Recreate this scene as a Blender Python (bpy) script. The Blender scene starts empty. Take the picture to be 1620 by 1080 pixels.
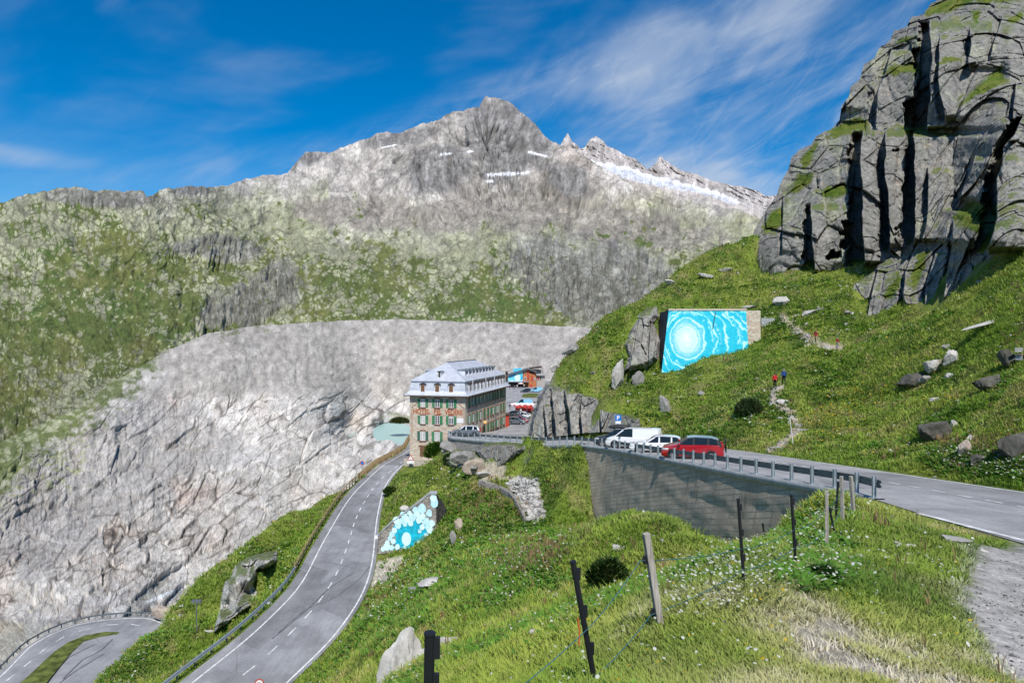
import bpy, bmesh, math, random
import numpy as np
from mathutils import Vector, Matrix
random.seed(7)
scene = bpy.context.scene
COL = scene.collection
R = math.radians
F = 1080.0                       # focal length in photograph pixels

# ------------------------------------------------------------------ camera
cd = bpy.data.cameras.new("camera"); cam = bpy.data.objects.new("camera", cd); COL.objects.link(cam)
cd.sensor_width = 36; cd.lens = 24; cd.clip_start = 0.1; cd.clip_end = 20000
cam.location = (0, 0, 0); cam.rotation_euler = (R(90), 0, 0)
scene.camera = cam

# ------------------------------------------------------------------ light
SUN_EL, SUN_AZ = R(51), math.atan2(0.13, -0.9915)          # azimuth from +Y towards +X
sd = Vector((math.sin(SUN_AZ)*math.cos(SUN_EL), math.cos(SUN_AZ)*math.cos(SUN_EL), math.sin(SUN_EL)))
sl = bpy.data.lights.new("sun", 'SUN'); sl.energy = 5.0; sl.angle = R(0.5); sl.color = (1, .955, .89)
sun = bpy.data.objects.new("sun", sl); COL.objects.link(sun)
sun.rotation_euler = sd.to_track_quat('Z', 'Y').to_euler()
world = bpy.data.worlds.new("World"); scene.world = world; world.use_nodes = True
nt = world.node_tree; nt.nodes.clear()
def wn(t, **k):
    n = nt.nodes.new(t)
    for a, b in k.items(): setattr(n, a, b)
    return n
wout = wn('ShaderNodeOutputWorld'); bg = wn('ShaderNodeBackground'); bg.inputs[1].default_value = 0.095
sky = wn('ShaderNodeTexSky', sky_type='NISHITA'); sky.sun_disc = False
sky.sun_elevation = SUN_EL; sky.sun_rotation = SUN_AZ; sky.altitude = 2300; sky.air_density = 1.25; sky.dust_density = .3; sky.ozone_density = 3.0
hs = wn('ShaderNodeHueSaturation'); hs.inputs['Saturation'].default_value = 1.52; hs.inputs['Value'].default_value = 1.22
nt.links.new(sky.outputs[0], hs.inputs['Color'])
tc = wn('ShaderNodeTexCoord')
sep = wn('ShaderNodeSeparateXYZ'); nt.links.new(tc.outputs['Generated'], sep.inputs[0])
# cirrus laid out by azimuth and elevation
def mth(op, a, b=0.):
    m = wn('ShaderNodeMath', operation=op)
    for i, v in enumerate((a, b)):
        if isinstance(v, (int, float)): m.inputs[i].default_value = v
        else: nt.links.new(v, m.inputs[i])
    return m.outputs[0]
az = mth('ARCTAN2', sep.outputs['X'], sep.outputs['Y']); el = mth('ARCSINE', sep.outputs['Z'])
cmb = wn('ShaderNodeCombineXYZ'); nt.links.new(az, cmb.inputs[0]); nt.links.new(el, cmb.inputs[1])
def cloud(rot, scl, nscale, detail, rough, dist, lo, hi, loc=(0,0,0)):
    mr0 = wn('ShaderNodeMapping'); mr0.inputs['Rotation'].default_value = (0,0,R(rot)); nt.links.new(cmb.outputs[0], mr0.inputs[0])
    mp = wn('ShaderNodeMapping'); mp.inputs['Scale'].default_value = scl; mp.inputs['Location'].default_value = loc
    nt.links.new(mr0.outputs[0], mp.inputs[0])
    nz = wn('ShaderNodeTexNoise'); nz.inputs['Scale'].default_value = nscale; nz.inputs['Detail'].default_value = detail
    nz.inputs['Roughness'].default_value = rough; nz.inputs['Distortion'].default_value = dist
    nt.links.new(mp.outputs[0], nz.inputs['Vector']); return rngw(nz.outputs[0], lo, hi)
def rngw(v, lo, hi, c=0., d=1.):
    mr = wn('ShaderNodeMapRange'); mr.interpolation_type = 'SMOOTHSTEP'
    for k, x in zip(('From Min', 'From Max', 'To Min', 'To Max'), (lo, hi, c, d)): mr.inputs[k].default_value = x
    nt.links.new(v, mr.inputs['Value']); return mr.outputs[0]
c_big = cloud(-18, (1, 2.2, 1), 2.6, 4, .55, .5, .42, .62, (.7, 1.7, 0))
c_str = cloud(-20, (1, 3.6, 1), 3.2, 9, .58, .8, .40, .80, (.3, .9, 0))
c_fine = cloud(-34, (1, 3.2, 1), 9.0, 9, .68, 1.2, .42, .8, (5, 2, 0))
gx = rngw(az, -.55, .25, .22, 1.0)
def blob(a0, e0, ra, re, rot):
    c, s_ = math.cos(R(rot)), math.sin(R(rot)); A = mth('SUBTRACT', az, a0); E = mth('SUBTRACT', el, e0)
    u = mth('DIVIDE', mth('ADD', mth('MULTIPLY', A, c), mth('MULTIPLY', E, s_)), ra); v = mth('DIVIDE', mth('SUBTRACT', mth('MULTIPLY', E, c), mth('MULTIPLY', A, s_)), re)
    return rngw(mth('SQRT', mth('ADD', mth('MULTIPLY', u, u), mth('MULTIPLY', v, v))), 1.3, .1)
mask = mth('ADD', mth('ADD', blob(.40, .27, .40, .16, 14), mth('MULTIPLY', blob(.10, .36, .42, .055, 17), .75)), mth('ADD', mth('MULTIPLY', blob(-.28, .25, .30, .035, 10), .35), mth('ADD', mth('MULTIPLY', blob(-.52, .44, .05, .02, 65), .6), mth('MULTIPLY', blob(-.66, .215, .10, .014, 2), .8))))
mask = mth('ADD', mask, mth('MULTIPLY', c_big, .16))
s1 = mth('ADD', mth('MULTIPLY', c_str, .55), mth('ADD', mth('MULTIPLY', c_fine, .26), mth('MULTIPLY', c_big, .46)))
s3 = mth('MINIMUM', mth('MULTIPLY', mth('MULTIPLY', s1, mask), 1.18), .7)
mx = wn('ShaderNodeMix', data_type='RGBA'); nt.links.new(s3, mx.inputs[0]); nt.links.new(hs.outputs[0], mx.inputs[6]); mx.inputs[7].default_value = (5.6, 6.3, 7.4, 1)
nt.links.new(mx.outputs[2], bg.inputs[0]); nt.links.new(bg.outputs[0], wout.inputs[0])
scene.view_settings.view_transform = 'Standard'; scene.view_settings.look = 'None'
scene.view_settings.exposure = .10; scene.view_settings.gamma = 1
scene.cycles.max_bounces = 5; scene.cycles.diffuse_bounces = 3; scene.cycles.volume_bounces = 0
scene.cycles.transparent_max_bounces = 8
def P(px, py, Y): return ((px-810)/F*Y, Y, (540-py)/F*Y)

# ------------------------------------------------------------------ numeric tools
def _h(ix, iy, iz, seed):
    n = (ix*374761393 + iy*668265263 + iz*2147483647 + seed*1274126177) & 0xffffffff
    n = ((n ^ (n >> 13))*1274126177) & 0xffffffff
    n = ((n ^ (n >> 16))*2246822519) & 0xffffffff
    return ((n ^ (n >> 15)) & 0xffffff)/float(0xffffff)
def vnoise(p, seed=0):
    i = np.floor(p).astype(np.int64); f = p-i; f = f*f*f*(f*(f*6-15)+10)
    o = 0
    for a in (0, 1):
        wa = f[:, 0] if a else 1-f[:, 0]
        for b in (0, 1):
            wb = f[:, 1] if b else 1-f[:, 1]
            for c in (0, 1):
                wc = f[:, 2] if c else 1-f[:, 2]
                o = o + wa*wb*wc*_h(i[:, 0]+a, i[:, 1]+b, i[:, 2]+c, seed)
    return o*2-1
ROT = np.array([[.36, .48, -.8], [-.8, .6, 0], [.48, .64, .6]])
def fbm(p, scale, octv=5, gain=.5, seed=0, ridged=False):
    q = np.asarray(p, float)/scale; a = 1.0; o = np.zeros(len(q)); t = 0
    for k in range(octv):
        n = vnoise(q, seed+k*17)
        if ridged: n = 1-2*np.abs(n)
        o += a*n; t += a; a *= gain; q = q @ ROT.T*2.03 + 13.7
    return o/t
def worley(p, scale, seed=0):
    """F1, F2 distance and a cell id value"""
    q = np.asarray(p, float)/scale; i = np.floor(q).astype(np.int64); f1 = np.full(len(q), 9.); f2 = f1.copy(); cid = np.zeros(len(q))
    for a in (-1, 0, 1):
        for b in (-1, 0, 1):
            for c in (-1, 0, 1):
                j = i+np.array((a, b, c))
                d = np.stack([j[:, k]+_h(j[:, 0], j[:, 1], j[:, 2], seed+k*7+1) for k in range(3)], 1)-q
                d = np.sqrt((d*d).sum(1)); m = d < f1
                f2 = np.where(m, f1, np.minimum(f2, d)); cid = np.where(m, _h(j[:, 0], j[:, 1], j[:, 2], seed+99), cid); f1 = np.where(m, d, f1)
    return f1, f2, cid
def sst(a, b, x):
    t = np.clip((x-a)/(b-a), 0, 1); return t*t*(3-2*t)
class RBF:
    def __init__(s, pts, vals, c=.5, lam=1e-6):
        s.p = np.array(pts, float); s.c = c; n = len(s.p); v = np.array(vals, float)
        if v.ndim == 1: v = v[:, None]
        K = s.k(s.p); A = np.zeros((n+3, n+3)); A[:n, :n] = K+lam*np.eye(n)
        A[:n, n] = 1; A[:n, n+1:] = s.p; A[n:, :n] = A[:n, n:].T
        B = np.zeros((n+3, v.shape[1])); B[:n] = v; s.w = np.linalg.solve(A, B)
    def k(s, q):
        d = ((q[:, None, :]-s.p[None])**2).sum(2); return np.sqrt(d+s.c*s.c)
    def __call__(s, q):
        q = np.asarray(q, float); out = []
        for i in range(0, len(q), 20000):
            b = q[i:i+20000]; K = s.k(b)
            out.append(np.hstack([K, np.ones((len(b), 1)), b]) @ s.w)
        o = np.vstack(out); return o[:, 0] if o.shape[1] == 1 else o
def dist_poly(q, line):
    """distance to a polyline in plan, side (+ = right of its direction) and arc parameter index"""
    q = np.asarray(q, float); L = np.array(line, float); best = np.full(len(q), 1e18); side = np.zeros(len(q)); par = np.zeros(len(q))
    for k in range(len(L)-1):
        a, b = L[k], L[k+1]; ab = b-a; t = np.clip(((q-a) @ ab)/(ab @ ab), 0, 1); c = a+t[:, None]*ab; v = q-c
        d = (v*v).sum(1); cr = ab[0]*(q[:, 1]-a[1])-ab[1]*(q[:, 0]-a[0]); m = d < best
        best = np.where(m, d, best); side = np.where(m, -np.sign(cr), side); par = np.where(m, k+t, par)
    return np.sqrt(best), side, par
def inpoly(q, poly):
    x, y = q[:, 0], q[:, 1]; c = np.zeros(len(q), bool); n = len(poly)
    for i in range(n):
        x1, y1 = poly[i]; x2, y2 = poly[(i+1) % n]
        if y1 == y2: continue
        c ^= ((y1 > y) != (y2 > y)) & (x < (x2-x1)*(y-y1)/(y2-y1)+x1)
    return c
def grid_mesh(name, V, nx, ny, mat=None, col=None, smooth=True, keep=None):
    """V ordered row by row (ny rows of nx)"""
    me = bpy.data.meshes.new(name); V = np.asarray(V, np.float32)
    idx = np.arange(nx*ny).reshape(ny, nx)
    q = np.stack([idx[:-1, :-1], idx[:-1, 1:], idx[1:, 1:], idx[1:, :-1]], -1).reshape(-1, 4)
    if keep is not None: q = q[keep]
    me.vertices.add(len(V)); me.vertices.foreach_set('co', V.ravel())
    me.loops.add(q.size); me.loops.foreach_set('vertex_index', q.ravel().astype(np.int32))
    me.polygons.add(len(q)); me.polygons.foreach_set('loop_start', np.arange(0, q.size, 4, dtype=np.int32)); me.polygons.foreach_set('loop_total', np.full(len(q), 4, np.int32))
    if smooth: me.polygons.foreach_set('use_smooth', np.ones(len(q), bool))
    me.update(calc_edges=True)
    if col is not None:
        for nm, c in col.items():
            at = me.color_attributes.new(nm, 'FLOAT_COLOR', 'POINT')
            c4 = np.ones((len(V), 4), np.float32); c4[:, :c.shape[1]] = c; at.data.foreach_set('color', c4.ravel())
    if mat: me.materials.append(mat)
    o = bpy.data.objects.new(name, me); COL.objects.link(o); return o
def grid_normals(V, nx, ny):
    G = V.reshape(ny, nx, 3); a = np.gradient(G, axis=1); b = np.gradient(G, axis=0); n = np.cross(a, b)
    n /= np.linalg.norm(n, axis=2, keepdims=True)+1e-9; n = np.where(n[..., 2:3] < 0, -n, n); return n.reshape(-1, 3)
def boxblur(A, r):
    for ax in (0, 1):
        pad = [(r, r) if k == ax else (0, 0) for k in (0, 1)]
        B = np.pad(A, pad, mode='edge'); S = np.cumsum(B, axis=ax); S = np.insert(S, 0, 0, axis=ax)
        n = A.shape[ax]
        A = (np.take(S, range(2*r+1, 2*r+1+n), axis=ax)-np.take(S, range(0, n), axis=ax))/(2*r+1)
    return A

# ------------------------------------------------------------------ tagging
def tag(o, label=None, cat=None, group=None, kind=None):
    if label: o['label'] = label
    if cat: o['category'] = cat
    if group: o['group'] = group
    if kind: o['kind'] = kind
    return o
def empty(name, loc, rz=0, **k):
    o = bpy.data.objects.new(name, None); COL.objects.link(o); o.location = loc; o.rotation_euler = (0, 0, rz)
    o.empty_display_size = .3; return tag(o, **k)

# ------------------------------------------------------------------ materials
class NM:
    def __init__(s, name, rough=.8, spec=.3, metal=0):
        s.m = bpy.data.materials.new(name); s.m.use_nodes = True; s.nt = s.m.node_tree
        s.b = s.nt.nodes['Principled BSDF']; s.b.inputs['Roughness'].default_value = rough
        s.b.inputs['Specular IOR Level'].default_value = spec; s.b.inputs['Metallic'].default_value = metal
        s.geo = None
    def n(s, t, **k):
        n = s.nt.nodes.new(t)
        for a, b in k.items():
            if a in ('op',): n.operation = b
            else: setattr(n, a, b)
        return n
    def l(s, a, b): s.nt.links.new(a, b)
    def pos(s, obj=False):
        if obj: return s.n('ShaderNodeTexCoord').outputs['Object']
        if not s.geo: s.geo = s.n('ShaderNodeNewGeometry')
        return s.geo.outputs['Position']
    def mapping(s, v, scale=(1, 1, 1), rot=(0, 0, 0), loc=(0, 0, 0)):
        m = s.n('ShaderNodeMapping'); s.l(v, m.inputs[0]); m.inputs['Scale'].default_value = scale; m.inputs['Rotation'].default_value = rot; m.inputs['Location'].default_value = loc
        return m.outputs[0]
    def noise(s, v, scale, detail=5, rough=.6, dist=0):
        n = s.n('ShaderNodeTexNoise'); s.l(v, n.inputs['Vector']); n.inputs['Scale'].default_value = scale; n.inputs['Detail'].default_value = detail
        n.inputs['Roughness'].default_value = rough; n.inputs['Distortion'].default_value = dist; return n.outputs['Fac']
    def vor(s, v, scale, feature='DISTANCE_TO_EDGE', rand=1):
        n = s.n('ShaderNodeTexVoronoi', feature=feature); s.l(v, n.inputs['Vector']); n.inputs['Scale'].default_value = scale
        n.inputs['Randomness'].default_value = rand; return n.outputs['Distance']
    def rng(s, v, a, b, c=0., d=1., smooth=True):
        n = s.n('ShaderNodeMapRange')
        if smooth: n.interpolation_type = 'SMOOTHSTEP'
        s.l(v, n.inputs['Value'])
        for k, x in zip(('From Min', 'From Max', 'To Min', 'To Max'), (a, b, c, d)): n.inputs[k].default_value = x
        return n.outputs[0]
    def math(s, op, a, b=0.):
        m = s.n('ShaderNodeMath', op=op)
        for i, v in enumerate((a, b)):
            if isinstance(v, (int, float)): m.inputs[i].default_value = v
            else: s.l(v, m.inputs[i])
        return m.outputs[0]
    def mix(s, f, a, b, blend='MIX'):
        m = s.n('ShaderNodeMix', data_type='RGBA', blend_type=blend)
        for i, v in ((0, f), (6, a), (7, b)):
            if isinstance(v, (int, float)): m.inputs[i].default_value = v if i == 0 else (v, v, v, 1)
            elif isinstance(v, tuple): m.inputs[i].default_value = v+(1,)*(4-len(v))
            else: s.l(v, m.inputs[i])
        return m.outputs[2]
    def attr(s, name):
        a = s.n('ShaderNodeAttribute'); a.attribute_name = name; return a.outputs['Color']
    def col(s, c):
        if isinstance(c, tuple): s.b.inputs['Base Color'].default_value = c+(1,)*(4-len(c))
        else: s.l(c, s.b.inputs['Base Color'])
        return s
    def bump(s, h, strength=.5, dist=.1):
        b = s.n('ShaderNodeBump'); b.inputs['Strength'].default_value = strength; b.inputs['Distance'].default_value = dist
        s.l(h, b.inputs['Height'])
        if getattr(s, 'lastb', None): s.l(s.lastb, b.inputs['Normal'])
        s.lastb = b.outputs[0]; s.l(b.outputs[0], s.b.inputs['Normal']); return s
def simple(name, c, rough=.6, spec=.4, metal=0, var=.12, scale=3., bump=0.):
    m = NM(name, rough, spec, metal); v = m.noise(m.pos(True), scale, 4)
    m.col(m.mix(m.rng(v, .3, .7), tuple(x*(1-var) for x in c), tuple(min(1, x*(1+var)) for x in c)))
    if bump: m.bump(v, .4, bump)
    return m.m
# ================================================================== TERRAIN
GRASS_A = np.array((.092, .142, .018)); GRASS_B = np.array((.152, .185, .034)); GRASS_C = np.array((.20, .175, .075)); GRASS_D = np.array((.042, .082, .012))
def terrain_mat(name, fine, bumpd, streak=None, lo=.42, hi=1.58):
    m = NM(name, .92, .12); p = m.pos()
    if streak: p = m.mapping(m.attr('Tex'), streak)
    c = m.attr('Col'); n1 = m.noise(p, 1/fine, 8, .68); n2 = m.noise(p, 1/(fine*.22), 5, .65)
    k = m.math('MULTIPLY', m.rng(n1, .25, .75, lo, hi, False), m.rng(n2, .25, .75, .66, 1.34, False))
    s = m.n('ShaderNodeVectorMath', operation='SCALE'); m.l(c, s.inputs[0]); m.l(k, s.inputs['Scale'])
    m.col(s.outputs[0]); m.bump(n1, 1.0, bumpd); m.bump(n2, .8, bumpd*.25)
    return m.m

# ---- curves of the two roads
def zr(Y): return np.interp(Y, [-60, 75, 81, 89, 97, 104, 115, 130, 150, 170, 300, 600], [2.94, -11.25, -12.2, -13.1, -13.9, -14.5, -15.7, -17, -18, -18.3, -20, -20])
def zl(Y): return np.interp(Y, [-20, 30, 52.7, 58.6, 64.4, 70.6, 78.2, 88, 99, 109.5, 117.4, 135, 160, 400], [-30.5, -27.6, -26, -25.6, -25.1, -24.7, -24.2, -23.7, -22.9, -22, -21.2, -21, -20.5, -20])
_Yt = np.linspace(30, 160, 800); _pt = 540-1080*zl(_Yt)/_Yt
def lowpt(px, py):
    Y = float(np.interp(-py, -_pt, _Yt)); return ((px-810)/F*Y, Y)
UL = [(13, -60), (13, -10), (13.1, 5), (13.25, 17.6), (13.9, 24), (14.6, 29), (13.05, 39.1), (11.45, 51.4), (10.45, 59), (9.5, 66.3), (7.55, 73), (3.95, 81.3), (-.65, 89.3), (-5.2, 97.3), (-9.4, 103.6), (-10.2, 108), (-9, 112), (-6.8, 115.5), (.2, 143), (-2, 170), (-6, 230), (-9, 300), (-9, 345)]
UR = [(23, -60), (22.4, -10), (22.4, 5), (22.4, 17.6), (22.3, 24), (22, 29), (21.5, 42), (21, 55), (20.7, 60), (20.2, 66), (17.4, 77), (13, 86), (8.2, 95), (5.2, 101), (3.3, 106), (3.0, 110), (3.3, 114), (4, 120), (7, 143), (12, 170), (25, 230), (36, 300), (40, 345)]
LR_px = [(451, 1078), (499, 1041), (536, 998.5), (562, 963), (577, 935.5), (588, 902), (592, 872.6), (594, 843), (597, 817), (602, 795), (606, 774), (621, 750), (634, 738)]
LL_px = [(292, 1078), (351, 1035.5), (395.5, 998.5), (432.6, 963), (462, 935.5), (481, 902), (495.5, 872.6), (512, 843), (529, 815), (547, 787), (566, 767), (592, 743), (645.5, 711.5)]
LRc = [(-24.5, -15), (-20.5, 30)]+[lowpt(*p) for p in LR_px]+[(-17.6, 125), (-17.5, 140), (-12, 160), (-10, 200)]
LLc = [(-33, -15), (-29, 30)]+[lowpt(*p) for p in LL_px]+[(-21.2, 145), (-18, 165), (-15, 205)]
def resamp(L, n):
    L = np.array(L, float); d = np.r_[0, np.cumsum(np.hypot(*np.diff(L, axis=0).T))]; s = np.linspace(0, d[-1], n)
    return np.stack([np.interp(s, d, L[:, 0]), np.interp(s, d, L[:, 1])], 1)
def smooth(L, n=200, it=6):
    S = resamp(L, n)
    for _ in range(it): S[1:-1] = (S[:-2]+2*S[1:-1]+S[2:])/4
    return S
def by_y(L, Ys):
    L = np.array(L); return np.interp(Ys, L[:, 1], L[:, 0])
# lower road edges resampled on the same Y stations
lowY = np.linspace(-15, 150, 166)
LRs, LLs = smooth(LRc, 300, 30), smooth(LLc, 300, 30)
lowR, lowL = by_y(LRs, lowY), by_y(LLs, lowY)

# ---- height controls (photo pixel, depth) and (x, y, z)
def zc(px, py, Y): x, y, z = P(px, py, Y); return (x, y, z)
Lc = [zc(*a) for a in [(1047,1003,7.4),(905,1104,6.2),(1178,935,8.2),(1258,900,10),(1308,868,12.8),(1333,830,15.8),(1345,800,22),(680,1208,4.2),(1400,1000,7.5),(1540,870,14),
 (850,1080,9),(750,1080,12),(620,1080,17),(520,1080,30),(650,1040,20),(560,1040,32),(750,1000,19),(600,960,50),(640,940,50),(700,930,42),(650,900,65),(750,900,42),(830,950,22),(960,900,23),(900,980,13),(960,1000,10),
 (900,850,38),(800,880,45),(740,850,62),(900,828,46),(1000,814,36),(1060,822,32),(1100,850,30),(1180,868,14),(1250,844,16),(1300,820,20),(1340,790,26),(1300,788,25),(1270,800,23),
 (898,716,73.6),(890,745,72),(884,780,70),(880,812,68),(905,828,67),(926,834,65),(945,836,58),(880,730,75.5),(870,760,73.5),(866,792,71),(860,740,76.5),(860,780,73),(860,812,69),(830,735,83),(830,775,77),(800,800,72),(800,760,82),(720,745,100),(640,780,93),(620,755,106),(690,770,95),(770,745,95),(760,800,78),(700,820,79),(660,885,72),(720,880,66),(640,893,75),
 (150,1080,62),(250,1000,75),(300,1050,62),(350,905,88),(430,842,95),(500,802,102),(350,960,72),(230,1080,58),(300,935,82),(200,1040,68),(450,880,84),(400,940,74)]]
Lc += [zc(a, b+6, c) for a, b, c in [(1125,890,18),(1125,882,26),(1150,884,16),(1150,880,24),(1200,864,18),(1200,864,26),(1250,848,20),(1250,848,26),(1300,826,26),(1060,822,28),(1000,814,32),(1090,850,26),(1050,840,22),(1125,878,34),(1180,866,32),(1230,842,31)]]
Lc += [(13,5,-3.9),(13,0,-3.5),(10,10,-4.1),(0,-5,-2.0),(0,0,-2.2),(-5,0,-4.5),(-12,0,-10),(8,0,-3.0),(0,3,-2.5),(-12,-40,-10),(0,-40,-2),(-60,-40,-45),
 (10.4,51,-13.6),(11.8,41,-12.1),(13,33,-9.6),(13.6,30,-8),(9,60,-16.5),(8.2,66,-18),
 (-43,72,-50),(-46,60,-50),(-47,82,-52),(-42,95,-50),(-37,105,-50),(-33,113,-48),(-29,122,-44),(-28,140,-44),(-28,165,-44),(-25,210,-44),(-28,330,-44),(-70,70,-62),(-70,120,-64),(-70,20,-60),(-60,200,-64),(-60,330,-64),(-90,-20,-60),
 (-38,30,-34),(-45,45,-40)]
for x, y in [tuple(p) for p in resamp(UL, 240)]:
    if y > 73.6 and y < 109 and x < 7.2: Lc.append((x-.7, y-.9, float(zr(y))-1.3-1.2*sst(3, -4, x)))
    if y < 27 and y > -30: Lc.append((x-.4, y, float(zr(y))-.02))
for i in range(0, 166, 7):
    y = lowY[i]; z = float(zl(y))
    for x in (lowL[i]-1, (lowL[i]+lowR[i])/2, lowR[i]+.7): Lc.append((x, y, z))
for y, x in ((110, -14), (125, -8), (143, -3), (170, -8), (230, -12), (300, -14), (340, -14)): Lc.append((x, y, -20.8))
Lf = RBF([(a, b) for a, b, c in Lc], [c for a, b, c in Lc], c=1.2, lam=.02)
Uc = [zc(*a) for a in [(1226,615,75),(1291,545,88),(1325,550,88),(1180,543,106),(1045,582,106),(1110,562,106),(1190,432,136),(1240,437,127),(1330,424,124),(1430,396,121),(1400,480,105),(1480,492,88),(1620,382,75),(1550,432,79),(1560,520,62),(1500,600,62),
 (1560,690,42),(1620,600,40),(1620,720,33),(1400,640,66),(1450,700,47),(1350,690,58),(1300,620,75),(1100,620,93),(1000,620,98),(1050,680,80),(950,600,103),(905,613,101),(960,630,93),(1010,650,87),(1060,486,114),(1180,486,116),(1120,486,115),(1240,500,108),(1290,428,126),(1375,411,121),(1440,389,118),(1405,425,112),(1340,470,106),(1335,445,112),(1360,440,112),(1330,500,103),(1000,560,106),
 (1190,372,141),(1160,388,137),(1130,401,134),(1080,426,131),(1030,470,128),(990,490,124),(935,525,120),(900,560,115),(872,597,110),(852,635,108),(1150,460,120),(1080,520,112),(1620,300,85),(1700,300,80),(1700,600,38)]]
Uc += [(45,156,12),(36,150,7),(24,145,1),(17,138,-3),(14,132,-6),(9.5,126,-11),(7.5,118,-13),(12,135,-17),(20,160,-22),(30,180,-22),(45,200,-20),(60,240,-20),(45,300,-21),(80,345,-21),(60,150,14),(75,150,16),(90,140,18),(110,120,25),(120,180,25),(90,200,0),
 (60,29,9),(85,50,27),(35,5,2),(60,0,12),(60,-40,14),(28,20,-3.9),(30,-30,-.5),(9.5,99,-12.8),(5.4,107,-13.9),(19,84,-11.8),(14.5,91,-12.4)]
for i in range(len(UR)):
    x, y = UR[i]; Uc.append((x+.6, y, float(zr(y))))
Uf = RBF([(a, b) for a, b, c in Uc], [c for a, b, c in Uc], c=1.0, lam=.01)
ULs, URs = smooth(UL, 700, 8), smooth(UR, 700, 12)
def lowdist(q):
    xl = np.interp(q[:, 1], lowY, lowL); xr = np.interp(q[:, 1], lowY, lowR)
    return np.maximum(xl-q[:, 0], q[:, 0]-xr), (q[:, 1] > -15) & (q[:, 1] < 149)
def ground(q, full=False):
    q = np.asarray(q, float); p3 = np.c_[q, np.zeros(len(q))]
    amp = np.clip(np.abs(q[:, 1])/90+.12, .12, 1.0)
    n = fbm(p3, 9, 4, .5, 3)*1.1*amp + fbm(p3, 2.2, 4, .55, 5)*.42*amp
    zL = Lf(q)+n*.75
    zL = zL-.5*np.exp(-((q[:, 0]-10.8)**2+(q[:, 1]-22.5)**2)/22)
    d, ok = lowdist(q); w = np.where(ok, sst(.2, 2.2, d), 1)
    zL = zL*w+(zl(q[:, 1])-.10)*(1-w)
    # terracettes and hummocks of the hillside
    n2 = n*.7+fbm(p3*np.array((.8, .5, 1)), 3.0, 4, .55, 9)*.7*amp
    zU = Uf(q)+n2
    near = (q[:, 0] < 60)
    dR, sR, _ = dist_poly(q, URs[::4]); dR = dR*sR
    w = sst(.1, 2.6, dR); zU = zU*w+(zr(q[:, 1])-.10)*(1-w)
    dB, sB, _ = dist_poly(q, ULs[::3]); dB = dB*sB
    # foreground shoulder meets the road level
    ws = sst(.5, 2.4, -dB)*1.0; shoulder = q[:, 1] < 27.5
    zL2 = np.where(shoulder, zL*ws+(zr(q[:, 1])-.015)*(1-ws), zL)
    k = sst(-.15, .35, dB-np.where(shoulder, 0, .2)); z = zL2*(1-k)+zU*k
    return (z, dB, dR, d, k) if full else z
def make_near(name, px0, px1, nx, Y0, Y1, ny, rect=None):
    if rect is None:
        u = np.linspace(px0, px1, nx); Y = np.exp(np.linspace(math.log(Y0), math.log(Y1), ny))
        UU, YY = np.meshgrid(u, Y); XX = (UU-810)/F*YY
    else:
        XX, YY = np.meshgrid(np.linspace(rect[0], rect[1], nx), np.linspace(rect[2], rect[3], ny))
    q = np.c_[XX.ravel(), YY.ravel()]; z, dB, dR, dl, k = ground(q, True); V = np.c_[q, z]
    N = grid_normals(V, nx, ny)
    up = boxblur(N[:, 2].reshape(ny, nx), 2).ravel()
    p3 = V
    a = fbm(p3, 6, 5, .6, 21); b = fbm(p3, 1.6, 5, .6, 22); c = fbm(p3, 22, 4, .5, 23)
    g = GRASS_A[None]*(1-sst(-.35, .35, a)[:, None])+GRASS_B[None]*sst(-.35, .35, a)[:, None]
    m = sst(.05, .5, b+.4*c)[:, None]*.75; g = g*(1-m)+GRASS_C*m
    m = sst(.0, .45, fbm(p3, 3.2, 4, .6, 31)+.3*a)[:, None]*.8; g = g*(1-m)+GRASS_D*m
    # dry trampled verge beside the pull-off and near the camera
    dry = sst(16, 7, q[:, 1])*sst(-1, 3.5, q[:, 0])+sst(3.5, .5, -dB)*(q[:, 1] < 30)
    m = np.clip(dry*(.22+.9*b), 0, .7)[:, None]*(1-k[:, None]); g = g*(1-m)+np.array((.24, .20, .10))*m
    m = (sst(.15, .45, b)*sst(13, 6, q[:, 1])*sst(0, 3, q[:, 0])*.8)[:, None]; g = g*(1-m)+np.array((.33, .30, .26))*m
    # stones and bare soil where it is steep
    rock = np.array((.30, .295, .275))[None]*(1+.35*fbm(p3*np.array((1, 1, .35)), .9, 5, .65, 41))[:, None]
    dk = sst(.1, .6, fbm(p3*np.array((1, 1, .25)), 1.6, 4, .6, 43))[:, None]*.5; rock = rock*(1-dk)+np.array((.10, .095, .09))*dk
    st = sst(.50, .30, up+.16*fbm(p3, 2.5, 4, .6, 44)+.1*c)
    st = st*np.where(q[:, 1] < 24, .4, 1)
    pxx = 810+F*q[:, 0]/np.maximum(q[:, 1], .1); pyy = 540-F*z/np.maximum(q[:, 1], .1)
    # rock bands seen in the photograph
    px = 810+F*q[:, 0]/np.maximum(q[:, 1], .1); py = 540-F*z/np.maximum(q[:, 1], .1); pp = np.c_[px, py]
    return V, q, g, rock, st, (dB, dR, dl, k), pp, (a, b, c)
GRAVEL = [(5.4,8),(7.0,10.6),(9.6,14.2),(12.1,16.9),(13.3,18.2),(13.3,-30),(1.5,-30),(4.1,4)]
mat_near = terrain_mat('hill_ground', .35, .05)
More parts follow.
